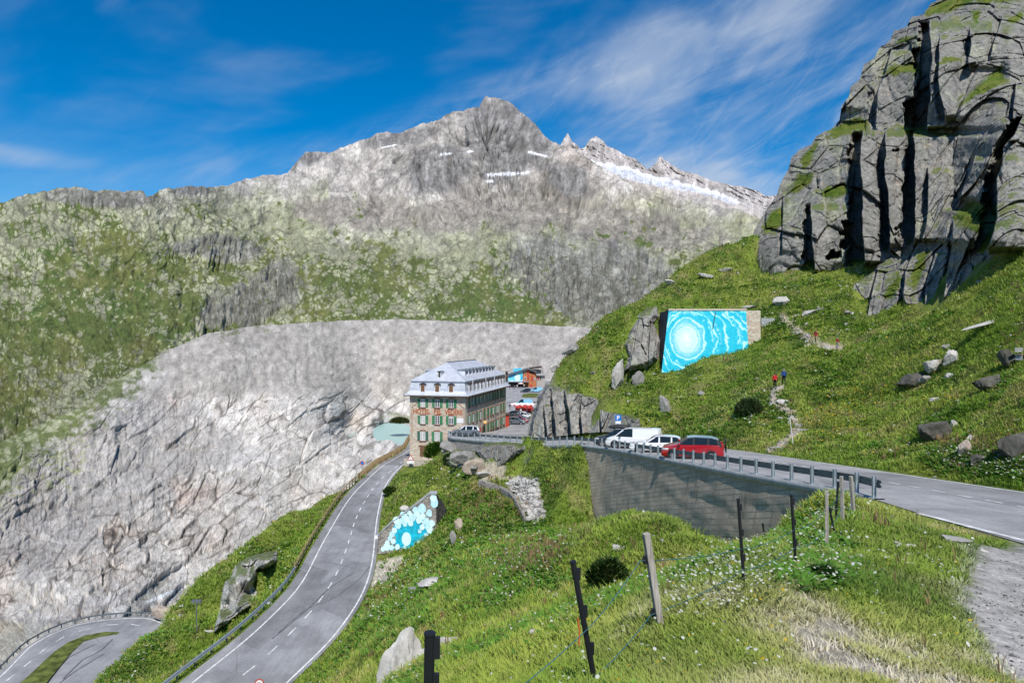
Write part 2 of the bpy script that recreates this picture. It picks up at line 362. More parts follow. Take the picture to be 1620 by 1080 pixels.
def near_piece(name, *a, **k):
    V, q, g, rock, st, (dB, dR, dl, kk), pp, (na, nb, nc) = make_near(name, *a, **k)
    col = g*(1-st[:, None])+rock*st[:, None]
    dG, _, _ = dist_poly(q, GRAVEL+[GRAVEL[0]]); dG = np.where(inpoly(q, GRAVEL), dG, -dG)
    w = sst(-.25, .25, dG+.5*nb)[:, None]; col = col*(1-w)+np.array((.33, .315, .30))*w*(1+.25*na+.35*nb)[:, None]
    # trodden footpath
    for L_ in ([(1218,713),(1236,706),(1248,695),(1262,686),(1263,672),(1253,662),(1250,652),(1236,643),(1224,637),(1224,620),(1236,613)], [(1330,551),(1308,549),(1292,543),(1277,536),(1268,527),(1258,521),(1243,508),(1238,500)]):
        dp, _, _ = dist_poly(pp, L_); w = (sst(5.5, 2.5, dp+2.5*nb)*(q[:, 1] > 50)*(q[:, 1] < 125))[:, None]*.8; col = col*(1-w)+np.array((.34, .29, .23))*w
    # gravel apron beside the lower road
    ap = [(597,888),(640,880),(632,905),(600,930),(585,935)]; w = (inpoly(pp, ap) & (q[:, 1] > 50) & (q[:, 1] < 100))[:, None]*.85; col = col*(1-w)+np.array((.40, .36, .31))*w
    # rubble field below the upper road
    rb = [(800,760),(822,752),(850,762),(858,790),(862,820),(838,826),(822,800),(805,782)]; w = (inpoly(pp+np.c_[na, nb]*8, rb) & (q[:, 1] > 50) & (q[:, 1] < 100))[:, None]*.9; col = col*(1-w)+np.array((.36, .34, .31))*w
    rb = [(750,722),(800,735),(800,760),(765,762),(748,745)]; w = (inpoly(pp+np.c_[na, nb]*8, rb) & (q[:, 1] > 50) & (q[:, 1] < 110))[:, None]*.8; col = col*(1-w)+np.array((.38, .33, .27))*w
    return V, col
nx, ny = 980, 640
V, col = near_piece('hillside', -420, 2080, nx, 2.3, 345, ny)
hill = tag(grid_mesh('hillside', V, nx, ny, mat_near, {'Col': col}), kind='structure')
V, col = near_piece('meadow', 0, 0, 120, 0, 0, 90, rect=(-60, 60, -45, 2.6)); V[:, 2] -= .03*(V[:, 1] > 2.2)
tag(grid_mesh('hillside_behind', V, 120, 90, mat_near, {'Col': col}), kind='structure')

# ------------------------------------------------------------------ far layers: a surface through (pixel, depth) controls
def layer(name, ctrl, top, bot, nx, ny, mat, colfn, amp, back=(40, .2), skirt=6, c=.6, tpow=1.0, rough_top=0, extra=None, normal=False):
    """top / bot: polylines (px, py).  rows run from bottom to the crest and then down the far side"""
    top = np.array(top, float); bot = np.array(bot, float); u = np.linspace(top[0, 0], top[-1, 0], nx)
    yt = np.interp(u, top[:, 0], top[:, 1]); yb = np.interp(u, bot[:, 0], bot[:, 1])
    if rough_top:
        q = np.c_[u, u*0, u*0]; yt = yt+rough_top*(fbm(q, 26, 5, .62, 77)-.5*np.abs(fbm(q, 9, 3, .6, 78)))
    t = np.linspace(0, 1, ny)**tpow; T, U = np.meshgrid(t, u, indexing='ij'); PY = yb+(yt-yb)*T
    f = RBF([(a/100, b/100) for a, b, d in ctrl], [100./d for a, b, d in ctrl], c=c, lam=1e-4)
    q = np.c_[U.ravel(), PY.ravel()]; inv = np.clip(f(q/100)/100, 1/9000, 1/40); Y = 1/inv
    p0 = np.c_[(q[:, 0]-810)/F*Y, Y, (540-q[:, 1])/F*Y]
    if normal:
        N0 = grid_normals(p0, nx, ny); d = amp(p0, q, Y)*Y*np.minimum(1, (1-T.ravel())*9+.05)
        V = p0-N0*d[:, None]
        q = np.c_[810+F*V[:, 0]/V[:, 1], 540-F*V[:, 2]/V[:, 1]]
    else: Y = Y*(1+amp(p0, q, Y))
    if extra is not None: Y = Y+extra(p0, q, Y)
    if not normal: V = np.c_[(q[:, 0]-810)/F*Y, Y, (540-q[:, 1])/F*Y]
    col = colfn(V, q, grid_normals(V, nx, ny), nx, ny)
    tex = np.c_[U.ravel(), PY.ravel(), 0*U.ravel()]; last = V[-nx:]; rows = [V]; cols = [col]; texs = [tex]  # Tex coordinates are image pixel positions seen from the camera, baked per vertex
    for k in range(1, skirt+1):
        r = last.copy(); dd = back[1]*last[:, 1]*(k/skirt); r[:, 1] += dd; r[:, 0] += dd*last[:, 0]/last[:, 1]; r[:, 2] -= back[0]*(k/skirt)**1.3
        rows.append(r); cols.append(col[-nx:]); texs.append(tex[-nx:]-np.array((0, 4*k, 0)))
    return tag(grid_mesh(name, np.vstack(rows), nx, ny+skirt, mat, {'Col': np.vstack(cols), 'Tex': np.vstack(texs)}), kind='structure')
def mixc(a, b, w):
    w = np.asarray(w)[:, None]; return a*(1-w)+np.asarray(b)*w
def ell(q, cx, cy, rx, ry, ang=0, n=None):
    a = R(ang); x = q[:, 0]-cx; y = q[:, 1]-cy; X = x*math.cos(a)+y*math.sin(a); Yv = -x*math.sin(a)+y*math.cos(a)
    d = np.sqrt((X/rx)**2+(Yv/ry)**2); return sst(1.25, .75, d+(n if n is not None else 0))
GR_PALE = np.array((.42, .39, .36)); LICH = np.array((.30, .31, .185)); GRASS_M = np.array((.080, .105, .026)); SCREE = np.array((.245, .22, .19)); DARK = np.array((.15, .145, .145)); TAN = np.array((.36, .30, .25))

# ---- green and rocky mountain
Mtop = [(-220,348),(0,322),(30,312),(60,303),(90,297),(125,299),(150,302),(190,305),(228,303),(232,311),(250,306),(280,296),(300,294),(328,299),(345,296),(400,281),(440,275),(456,272),(462,262),(478,244),(486,237),(500,238),(515,238),(521,240),(545,231),(565,222),(590,213),(596,209),(612,207),(620,210),(634,211),(645,203),(665,195),(677,195),(690,193),(705,184),(722,173),(740,169),(756,168),(763,159),(769,154),(776,157),(784,156),(795,159),(803,161),(810,165),(822,178),(845,197),(858,210),(872,222),(905,236),(940,258),(990,285),(1050,300),(1110,318),(1200,345),(1290,376)]
Mbot = [(-220,760),(0,760),(140,680),(200,640),(300,600),(500,560),(700,560),(1290,575)]
Mctl = [(-500,760,330),(-500,500,600),(-500,380,1100),(0,760,300),(0,600,480),(0,450,760),(0,400,900),(0,322,1250),(100,300,1150),(228,305,1250),(150,350,1050),(160,440,800),(120,560,560),(200,640,420),(300,600,560),(300,470,900),(340,385,1180),(300,296,1500),(420,280,2300),(400,480,950),(500,560,840),(500,500,930),(470,420,1250),(600,430,1250),(550,300,2400),(490,238,2900),(600,215,3100),(650,300,2700),(700,500,1000),(750,430,1450),(700,350,2100),(780,155,3600),(700,190,3400),(720,260,3000),(800,270,2800),(860,250,3100),(900,300,2600),(800,340,2050),(960,350,2100),(850,400,1500),(950,430,1450),(900,500,1050),(800,520,1000),(1000,500,1120),(1050,400,1700),(1100,340,2400),(1200,350,2500),(1200,420,1700),(1300,380,2300),(1420,580,1000),(1420,420,2000),(910,240,3400),(1000,290,3300)]
def mamp(p, q, Y):
    zone = sst(430, 250, q[:, 1])
    p2 = np.c_[q[:, 0], np.log(Y)*80, q[:, 1]]; ky = np.clip(Y/1500, .25, 1); hi = sst(1700, 2900, Y)
    r = (fbm(p, 400, 5, .52, 101, True)*110*hi+fbm(p*np.array((1, .6, 1)), 330, 2, .4, 107)*34*ky) + fbm(p2, 90, 5, .5, 102)*26*ky + fbm(p2, 34, 5, .55, 103, True)*(10*ky+12*hi)+fbm(p*np.array((1, .25, .2)), 110, 4, .55, 105, True)*60*hi*ell(q, 775, 225, 120, 90, 20)
    f1, f2, cid = worley(p2, 22, 5); r += (cid-.5)*6*sst(0, .25, f2-f1)
    r += fbm(p2*np.array((1, 1, .25)), 14, 4, .6, 104, True)*14*cliffw(q)
    return r/Y
def cliffw(q):
    n = fbm(np.c_[q, q[:, :1]*0], 40, 4, .6, 60)*.5
    w = ell(q, 345, 392, 62, 24, 3, n)+ell(q, 405, 470, 95, 36, -28, n)+ell(q, 930, 440, 150, 62, 12, n)+ell(q, 1010, 480, 60, 60, 0, n)+ell(q, 800, 215, 80, 62, 30, n)+ell(q, 690, 270, 60, 32, -10, n)+ell(q, 150, 313, 95, 12, 2, n)+ell(q, 300, 300, 30, 8, 0, n)+ell(q, 490, 250, 30, 12, -20, n)+ell(q, 900, 285, 34, 26, 30, n)+ell(q, 640, 215, 60, 14, -10, n)
    return np.clip(w, 0, 1)
def mcol(V, q, N, nx, ny):
    p = np.c_[q[:, 0], np.log(V[:, 1])*80, q[:, 1]]; w1 = fbm(p, 240, 6, .6, 110); w2 = fbm(p, 55, 6, .62, 111); w3 = fbm(p, 16, 5, .62, 112); qn = np.c_[q, q[:, :1]*0]; s = fbm(qn, 30, 5, .62, 113); s2 = fbm(qn, 9, 5, .65, 114)
    elev = q[:, 1]
    col = np.repeat(GR_PALE[None], len(q), 0)*(1+.22*w2+.22*w3)[:, None]
    col = mixc(col, TAN, sst(.0, .5, w1+.5*s)*.6)
    li = sst(300, 400, elev+50*s+np.where(q[:, 0] < 520, 55, 0)+60*w1); col = mixc(col, LICH*(1+.25*s2[:, None]), li*.85)
    # scree band below the summit
    sc = ell(q, 690, 340, 230, 26, 2, s*.9)+ell(q, 930, 345, 260, 34, 10, s*.9)+ell(q, 880, 300, 70, 30, 0, s*.8); col = mixc(col, SCREE*(1+.25*s2[:, None]), np.clip(sc, 0, 1)*.85)
    # summit rock
    sm = ell(q, 775, 225, 110, 85, 20, s*.5)+ell(q, 690, 270, 70, 40, 0, s*.6); col = mixc(col, np.array((.27, .25, .23))*(1+.3*s2[:, None]), np.clip(sm, 0, 1)*.7)
    cw = cliffw(q); stv = fbm(p*np.array((1, .3, .22)), 9, 5, .65, 120)
    col = mixc(col, DARK[None]*(1.2+1.5*stv[:, None]), cw*.75)
    f1, f2, cid = worley(p+fbm(p, 20, 3, .5, 130)[:, None]*9, 30, 31); col = mixc(col, (.10, .10, .08), sst(.07, .01, f2-f1)*sst(-.2, .3, s+w2)*.55); col = col*(.82+.22*cid)[:, None]
    f1, f2, cid = worley(p, 11, 32); col = col*(.84+.32*cid)[:, None]; col = mixc(col, (.09, .085, .075), sst(.09, .01, f2-f1)*.35)
    pc = p; wp = fbm(pc, 30, 3, .5, 150)[:, None]*8+fbm(pc, 7, 2, .5, 151)[:, None]*1.6
    c1, c2, ci = worley(pc+wp, 15, 41); e1, e2, ei = worley(pc+wp, 6, 42); hi_ = sst(1900, 1300, V[:, 1])
    col = col*(.80+.34*ci*sst(.0, .2, c2-c1)+.14*ei)[:, None]; joint = np.maximum(sst(.16, .03, c2-c1), .7*sst(.14, .02, e2-e1))*hi_; col = mixc(col, (.085, .085, .06), joint*.55)
    # alpine grass between the slabs
    gw = RBF([(a/100, b/100) for a, b, v in GW], [v for a, b, v in GW], c=.5, lam=.01)(q/100)
    f1, f2, cid = worley(p, 17, 8); edge = sst(.35, .0, f2-f1)*.28
    up = N[:, 2]
    g = sst(-.05, .06, gw-.84+.62*s+.80*s2+.42*joint+.30*(ci-.5)+.25*(ei-.5)+.3*(up-.55)-cw*.6)
    gc = mixc(np.repeat(GRASS_M[None], len(q), 0), (.13, .135, .04), sst(-.1, .4, w2)); gc = mixc(gc, (.05, .10, .02), sst(.1, .5, w1+.4*s2)*.7)
    col = mixc(col, gc, g*.93)
    # loose pale boulders on the grass
    bl = sst(.30, .18, worley(p, 9, 19)[0])*sst(-.1, .3, w2)*sst(.3, .6, gw); col = mixc(col, LICH*1.15, bl*.8)
    # snow patches
    sn = np.zeros(len(q)); 
    for a in SNOW: sn = np.maximum(sn, ell(q, *a, n=.55*s2+.25*s))
    col = mixc(col, (.70, .71, .74), sst(.35, .7, sn))
    return np.clip(col, .02, .9)
GW = [(-400,500,.5),(-400,400,.3),(0,330,.3),(100,310,.35),(0,400,.45),(0,470,.6),(60,560,.95),(0,640,.95),(60,700,.6),(120,500,.9),(150,420,.8),(230,430,.9),(200,480,.95),(170,560,.95),(260,520,.8),(140,590,.5),(250,380,.55),(340,330,.25),(350,430,.6),(300,500,.75),(420,400,.55),(470,380,.45),(520,470,.65),(450,510,.6),(600,480,.7),(620,400,.6),(560,330,.2),(450,300,.12),(600,280,0),(700,440,.55),(740,420,.5),(760,470,.8),(700,490,.6),(830,490,.9),(880,505,.8),(800,400,.5),(860,380,.55),(940,385,.6),(1000,400,.65),(1050,420,.6),(940,440,.3),(1000,470,.3),(1100,400,.35),(1100,360,.05),(900,330,0),(700,340,.1),(800,250,0),(1200,400,.2),(300,310,.15),(190,300,.3),(700,540,.5),(500,560,.3)]
SNOW = [(803,275,32,3,-3),(705,244,12,2.2,-8),(618,231,12,1.1,-12),(850,244,18,1.7,14),(743,240,5,2,0),(775,287,10,1.6,0)]
mat_mtn = terrain_mat('mountain_rock', 13, 3.4, (1, 1.1, 1), .50, 1.50)
layer('mountain', Mctl, Mtop, Mbot, 1400, 400, mat_mtn, mcol, mamp, back=(260, .12), rough_top=6, normal=True)

# ---- jagged far ridge with its glacier
Rtop = [(820,240),(885,232),(892,220),(898,212),(905,226),(913,230),(918,236),(926,234),(933,222),(943,216),(950,221),(960,231),(975,238),(990,247),(1003,252),(1018,264),(1025,270),(1036,262),(1045,248),(1054,256),(1066,265),(1075,270),(1090,274),(1110,281),(1130,288),(1148,290),(1160,296),(1180,298),(1200,304),(1212,312),(1226,308),(1236,304),(1260,318),(1330,350),(1420,400)]
Rbot = [(820,330),(900,300),(960,310),(1100,350),(1200,385),(1420,470)]
def rcol(V, q, N, nx, ny):
    qn = np.c_[q, q[:, :1]*0]; s2 = fbm(qn, 9, 5, .65, 214); st = fbm(qn*np.array((1, .35, 1)), 7, 4, .65, 215)
    col = np.array((.36, .33, .315))[None]*(1+.45*st+.25*s2)[:, None]
    lo = np.interp(q[:, 0], [895,905,940,990,1050,1120,1180,1210,1420], [250,252,262,271,288,308,328,342,440]); up = np.interp(q[:, 0], [895,905,930,960,1010,1060,1120,1180,1212,1420], [250,248,250,258,272,287,306,330,343,438])
    lo = np.interp(q[:, 0], [895,910,960,1020,1080,1140,1190,1215,1420], [252,264,276,293,305,318,333,345,440]); up = np.interp(q[:, 0], [895,905,940,990,1020,1060,1100,1150,1200,1420], [250,251,256,264,275,285,294,310,336,438])
    lo = lo-2.5; g = sst(-2, 1, q[:, 1]-up+6*s2+3*st)*sst(2, -1.5, q[:, 1]-lo+9*s2)*sst(-.75, -.3, s2+.6*st); gc = mixc(np.repeat(np.array((.47, .485, .54))[None], len(q), 0), (.68, .69, .72), sst(7, 1, q[:, 1]-up)); gc = gc*(1+.12*st[:, None])
    col = mixc(col, gc, g*.96)
    return mixc(col, np.array((.40, .36, .33))*(1+.3*s2[:, None]), sst(-1, 2, q[:, 1]-lo+5*s2)*.9)
layer('far_ridge', [(820,240,4200),(820,330,3600),(900,300,3700),(900,220,4300),(1050,300,3900),(1050,255,4500),(1200,380,3300),(1200,305,4600),(1420,470,3000),(1420,400,4300)], Rtop, Rbot, 620, 120, terrain_mat('ridge_rock', 8, 5, (1, .6, 1)),
      rcol, lambda p, q, Y: fbm(p*np.array((1, .3, .3)), 130, 5, .6, 201, True)*.035*sst(0, 10, np.interp(q[:, 0], [895,905,940,990,1050,1120,1180,1210,1420], [250,251,257,268,285,302,322,338,440])-q[:, 1])+fbm(p, 200, 4, .5, 202)*.01, back=(300, .08), rough_top=4)

# ---- glacier-polished granite, moraine and the pale slabs
Ctop = [(-220,722),(0,700),(60,672),(140,640),(165,612),(215,585),(260,556),(330,528),(400,516),(480,510),(560,506),(640,505),(700,508),(780,510),(850,514),(930,518),(1000,522),(1100,540)]
Cbot = [(-220,1400),(0,1400),(300,1400),(420,1100),(700,800),(1100,800)]
Cctl = [(-500,760,200),(-500,1000,100),(-500,1500,44),(-300,1100,75),(0,1400,46),(300,1400,46),(320,1000,91),
 (0,1040,92),(0,1000,110),(0,950,128),(0,900,145),(0,800,180),(0,740,205),(0,700,225),(100,975,103),(100,950,118),(100,900,145),(100,820,182),(100,740,225),(60,690,240),(200,960,108),(200,930,128),(200,880,155),(200,800,196),(200,720,245),(200,650,280),(180,600,320),(140,650,262),
 (245,965,108),(290,940,135),(300,870,168),(300,780,225),(300,700,280),(300,640,320),(300,560,410),(330,530,450),(240,930,132),(400,860,185),(400,800,225),(400,720,290),(400,640,350),(400,580,420),(400,516,520),
 (500,790,250),(500,740,300),(500,690,345),(500,620,420),(500,570,490),(480,510,600),(600,745,318),(560,682,455),(590,689,434),(610,697,411),(630,706,389),(645,714,371),(560,692,415),(590,699,398),(610,709,374),(630,719,353),(645,728,337),(540,700,372),(600,683,473),(630,690,452),(645,700,424),(620,684,470),(645,686,464),(560,675,474),(600,671,490),(640,668,504),(600,650,515),(620,620,550),(600,580,600),(640,510,720),
 (700,690,448),(700,640,540),(700,600,590),(700,510,760),(820,640,520),(860,600,560),(800,560,640),(900,518,800),(930,560,680),(1100,540,800),(1300,560,800),(1300,800,380),(900,800,360),(700,800,360)]
for _px in range(-60, 290, 40):
    for _py in range(985, 1160, 25):
        if _py > np.interp(_px, [-60, 0, 60, 110, 150, 225], [1120, 1066, 1012, 992, 983, 978]): Cctl.append((_px, _py, 38.45*F/(_py-540)))
SLAB = np.array((.53, .50, .458))
def diag(p, a, ku, kv):
    a = R(a); u = p[:, 0]*math.cos(a)+p[:, 2]*math.sin(a); v = -p[:, 0]*math.sin(a)+p[:, 2]*math.cos(a); return np.c_[u*ku, p[:, 1]*.6, v*kv]
def camp(p, q, Y):
    p = np.c_[q[:, 0]*.45, np.log(Y)*40, -q[:, 1]*.45]
    mor = sst(640, 600, q[:, 1]+.0*q[:, 0])*sst(100, 300, q[:, 0])
    flat = sst(972, 985, q[:, 1]-np.interp(q[:, 0], [-60, 0, 90, 240], [130, 72, 5, -8]))
    lake = sst(1.4, .9, np.abs(q[:, 1]-689)/13)*sst(555, 590, q[:, 0])
    bedrock = (1-mor)*(1-flat)*(1-lake)
    r = (fbm(diag(p, 33, .6, 1.1), 50, 4, .5, 301)*5.0*bedrock + fbm(p, 110, 5, .45, 302)*9*mor+fbm(p*np.array((1, .7, 1)), 12, 4, .5, 303)*.5*(1-flat)*(1-lake))/Y
    # joint-bounded blocks
    pr = diag(p, 33, .5, 1.25)
    f1, f2, cid = worley(pr+fbm(p, 12, 3, .5, 9)[:, None]*3, 13, 12); r += (sst(.08, .0, f2-f1)*.8-(cid-.5)*1.5)/Y*bedrock
    f1, f2, cid = worley(pr+fbm(p, 5, 3, .5, 19)[:, None]*1.6, 4.6, 13); r += (sst(.08, .0, f2-f1)*.3-(cid-.5)*.35)/Y*bedrock
    r += fbm(p*np.array((1, .2, .2)), 9, 4, .6, 304, True)*1.0/Y*ell(q, 230, 720, 250, 90, -25)*bedrock
    f1, f2, cid = worley(p, 5, 15); r -= sst(.5, .1, f1)*.8/Y*mor
    r += fbm(p*np.array((1, 1, .2)), 9, 4, .5, 309, True)*1.3*mor/Y
    return r
def ccol(V, q, N, nx, ny):
    Vw = V; V = np.c_[q[:, 0]*.45, np.log(V[:, 1])*40, -q[:, 1]*.45]; p = V; qn = np.c_[q, q[:, :1]*0]; s = fbm(qn, 60, 5, .6, 313); s2 = fbm(qn*np.array((1, 1.6, 1)), 11, 5, .65, 314); w2 = fbm(p, 22, 5, .6, 315)
    dr = fbm(diag(V, 40, .22, 1.0), 3.6, 5, .6, 316)
    col = SLAB[None]*(1+.12*s2+.14*dr)[:, None]
    col = mixc(col, (.54, .46, .39), sst(.1, .5, s+.5*w2)*.45); col = mixc(col, (.40, .30, .25), sst(.28, .6, w2+.3*dr)*.55); col = mixc(col, (.57, .555, .545), sst(.1, .5, -s+.4*dr)*.4)
    # dark joints
    pr = diag(V, 33, .5, 1.25); f1, f2, cid = worley(pr+fbm(p, 12, 3, .5, 9)[:, None]*3, 13, 12)
    jt = sst(.07, .012, f2-f1)*sst(-.3, .2, s+w2); col = col*(.86+.24*cid)[:, None]; col = mixc(col, (.10, .085, .07), jt*.85)
    f1, f2, cid = worley(pr+fbm(p, 5, 3, .5, 19)[:, None]*1.6, 4.6, 13); jt = sst(.09, .01, f2-f1)*sst(-.2, .3, w2-.3*s); col = col*(.88+.24*cid)[:, None]; col = mixc(col, (.16, .135, .12), jt*.7)
    pd = diag(V, 62, .35, 1.0); f1, f2, cid = worley(pd+fbm(V, 9, 3, .5, 29)[:, None]*2, 7, 51); jt = sst(.06, .008, f2-f1)*sst(-.3, .2, s-w2); col = col*(.90+.2*cid)[:, None]; col = mixc(col, (.14, .12, .10), jt*.7)
    # darker, older rock on the left
    old = ell(q, 60, 780, 150, 110, -30, s*.7)+ell(q, 210, 720, 150, 70, -20, s*.7); st = fbm((qn @ np.array([[.75, -.66, 0], [.66, .75, 0], [0, 0, 1.]]))*np.array((1, .16, 1)), 8, 5, .62, 318)
    col = mixc(col, np.array((.25, .235, .22))*(1+.7*st[:, None]), np.clip(old, 0, 1)*.55)
    # moraine
    mor = sst(645, 612, q[:, 1]+14*s)*sst(120, 280, q[:, 0]+60*s); mc = np.array((.325, .30, .27))[None]*(1+.22*s2+.12*s)[:, None]
    mc = mixc(mc, (.46, .43, .39), sst(-.1, .4, dr)*.5); mc = mixc(mc, (.30, .27, .24), sst(.0, .5, w2)*.5)
    f1, f2, cid = worley(p, 5, 15); mc = mc*(1+(cid-.5)*.5*sst(.6, .2, f1))[:, None]
    col = mixc(col, mc, mor)
    # green tongue on the left bank
    gl = np.interp(q[:, 0], [-500, 0, 60, 110, 160, 230, 300, 420, 1300], [900, 790, 730, 690, 650, 575, 515, 480, 400]); g = sst(25, -25, q[:, 1]-gl+60*s2+50*s)*.9
    g = np.maximum(g, sst(.25, .55, s2+.6*s)*ell(q, 90, 720, 160, 60, -30)); g = np.maximum(g, ell(q, 633, 662, 22, 7, 10, s2)*.6)
    col = mixc(col, mixc(np.repeat(np.array((.10, .13, .03))[None], len(q), 0), LICH, sst(-.1, .3, s2)), g)
    col = mixc(col, (.30, .31, .28), ell(q, 230, 948, 40, 16, -40, s2*.5)*.5)
    wl = ell(q, 262, 940, 34, 3.2, -22, s2*.4); col = mixc(col, (.75, .77, .77), wl)
    nearb = sst(970, 1000, q[:, 1]); col = mixc(col, (.27, .27, .22), nearb*.5)
    return np.clip(col, .02, .9)
mat_slab = terrain_mat('polished_granite', 9, .6, (1, .8, 1), .55, 1.45)
layer('glacier_valley', Cctl, Ctop, Cbot, 1100, 620, mat_slab, ccol, camp, back=(60, .15), rough_top=2, tpow=.8, normal=True, c=.3)
# lake
def flat_poly(name, pts, z, mat, kind='structure', thick=0):
    bm = bmesh.new(); f = bm.faces.new([bm.verts.new((x, y, z)) for x, y in pts]); bm.normal_update()
    if f.normal.z < 0: f.normal_flip()
    me = bpy.data.meshes.new(name); bm.to_mesh(me); bm.free(); me.materials.append(mat)
    o = bpy.data.objects.new(name, me); COL.objects.link(o); return tag(o, kind=kind)
mw = NM('meltwater', .35, .3); mw.col((.34, .50, .45)); mw.bump(mw.noise(mw.pos(), .6, 3), .15, .1)
lake = flat_poly('lake', [(-135, 405), (-60, 380), (30, 380), (80, 430), (60, 560), (-60, 545), (-130, 500)], -60, mw.m)
# ------------------------------------------------------------------ the big cliff on the right
def rock_face(name, ctrl, top, bot, nx, ny, cracks, ledges, grassp, bound=None, lich=.5, back=(30, .15), seed=0, sc=1., c=.5, dark=1., bulge=0.):
    def extra(p, q, Y):
        o = np.zeros(len(q)); nz = fbm(np.c_[q, q[:, :1]*0], 24*sc, 4, .55, 400+seed)
        for pts, h, D in cracks:
            pts = np.array(sorted(pts, key=lambda a: a[1]), float); xc = np.interp(q[:, 1], pts[:, 1], pts[:, 0])
            xc = xc+nz*4*sc*min(1, h/5); tv = np.clip((q[:, 1]-pts[0, 1])/(pts[-1, 1]-pts[0, 1]), 0, 1)
            fade = sst(-4*sc, 10*sc, q[:, 1]-pts[0, 1])*sst(14*sc, -2*sc, q[:, 1]-pts[-1, 1])
            w = (1.9*h*(.7+.5*tv)*(1+.7*nz)) if sc > .9 else 2.2*h*(.6+.6*tv); d = q[:, 0]-xc; w = np.maximum(w, 1.2)
            big = 1 if (h > 4.4 and sc > .9) else .35
            o += fade*np.where(d > 0, -h*1.25*np.exp(-d/D), 0)-fade*h*.35*np.exp(-np.abs(d+w)/(D*.5))*(d < -w)
            o += fade*h*1.05*big*sst(-w*1.25-2, -w*.8+1, d+3.2*np.abs(nz)*w*.5)*sst(.6, -1.0, d)
        for pts, h in ledges:
            pts = np.array(sorted(pts), float); yc = np.interp(q[:, 0], pts[:, 0], pts[:, 1])+nz*5*sc; fade = sst(-12, 8, q[:, 0]-pts[0, 0])*sst(12, -8, q[:, 0]-pts[-1, 0])
            d = yc-q[:, 1]; o += fade*h*sst(0, 12*sc, d)*np.exp(-np.clip(d, 0, None)/90/sc)
        if bound is not None:
            dd, _, _ = dist_poly(q, bound+[bound[0]]); dd = np.where(inpoly(q, bound), dd, -dd)+4*sc*nz
            o += 9*sst(3*sc, -9*sc, dd)-bulge*sst(0, 22*sc, dd)
        return o
    def amp(p, q, Y):
        m = 1/Y
        r = (fbm(p, 11*sc, 3, .5, 410+seed)*.9*sc+fbm(p*np.array((1, .5, .30)), 2.4*sc, 4, .6, 411+seed, True)*.20*sc)
        f1, f2, cid = worley(p*np.array((1, .7, .22))+fbm(p, 8*sc, 2, .5, 415)[:, None]*.6, 7.0*sc, 40+seed); r += -(cid-.5)*3.2*sc+sst(.06, 0, f2-f1)*.6*sc
        f1, f2, cid = worley(p*np.array((1, .7, .42))+fbm(p, 4*sc, 3, .5, 412)[:, None]*.8, 4.2*sc, 20+seed)
        r += -(cid-.5)*.9*sc+sst(.06, 0, f2-f1)*.15*sc
        f1, f2, cid = worley(p*np.array((1, .8, .7)), 1.3*sc, 30+seed); r += -(cid-.5)*.35*sc
        return r*m
    def colfn(V, q, N, nx, ny):
        qn = np.c_[q, q[:, :1]*0]; s = fbm(V, 10*sc, 5, .6, 420+seed); s2 = fbm(V, 2.2*sc, 5, .65, 421+seed); st = fbm(V*np.array((1, .6, .16)), 1.6*sc, 5, .65, 422+seed)
        base = np.array((.205, .20, .183))*dark
        col = base[None]*(1+.28*s2+.22*st)[:, None]; col = mixc(col, np.array((.31, .30, .275))*dark, sst(.0, .5, s+.4*st)*.5); col = mixc(col, (.075, .073, .072), sst(.06, .42, st+.3*s)*.7)
        col = mixc(col, (.27, .31, .15), sst(.1, .5, s+.5*s2)*lich); col = mixc(col, (.36, .25, .17), sst(.3, .6, s2-.3*s)*.3)
        f1, f2, cid = worley(V*np.array((1, .7, .42))+fbm(V, 4*sc, 3, .5, 412)[:, None]*.8, 4.2*sc, 20+seed); col = mixc(col, (.05, .05, .045), sst(.03, .005, f2-f1)*.22)
        g = np.zeros(len(q))
        for poly in grassp:
            dd, _, _ = dist_poly(q, poly+[poly[0]]); dd = np.where(inpoly(q, poly), dd, -dd); g = np.maximum(g, sst(-3, 3, dd+9*s2+5*s))
        up = boxblur(N[:, 2].reshape(ny, nx), 3).ravel(); g = np.maximum(g, sst(.70, .88, up+.15*s2)*.8)
        gc = mixc(np.repeat(np.array((.065, .105, .012))[None], len(q), 0), (.11, .125, .025), sst(-.2, .3, s2)); return mixc(col, gc, g)
    o = layer(name, ctrl, top, bot, nx, ny, MROCK, colfn, amp, back=back, extra=extra, c=c, rough_top=5*sc if bound is None else 0)
    if bound is not None:          # keep only the rock itself and the rim that dives into the slope
        me = o.data; co = np.zeros(len(me.vertices)*3, np.float32); me.vertices.foreach_get('co', co); co = co.reshape(-1, 3)
        q = np.c_[810+F*co[:, 0]/co[:, 1], 540-F*co[:, 2]/co[:, 1]]; dd, _, _ = dist_poly(q, bound+[bound[0]]); bad = (dd > 13*sc+1) & ~inpoly(q, bound)
        bm = bmesh.new(); bm.from_mesh(me); bm.verts.ensure_lookup_table(); bmesh.ops.delete(bm, geom=[bm.verts[int(i)] for i in np.where(bad)[0]], context='VERTS'); bm.to_mesh(me); bm.free()
    return o
MROCK = terrain_mat('cliff_rock', .8, .22)
def Z(x, y): return (1140+x/2.25, y/2.25)
G_top = [(1184,412),(1187,388),(1192,368),(1205,345),(1216,328),(1222,318),(1230,304),(1233,292),(1248,266),(1252,248),(1266,236),(1284,228),(1292,215),(1314,207),(1328,190),(1331,168),(1343,153),(1346,136),(1361,124),(1366,104),(1384,93),(1390,77),(1408,67),(1415,51),(1434,44),(1442,29),(1460,24),(1476,5),(1500,-14),(1560,-50),(1620,-80),(1740,-60)]
G_bot = [(1184,560),(1740,560)]
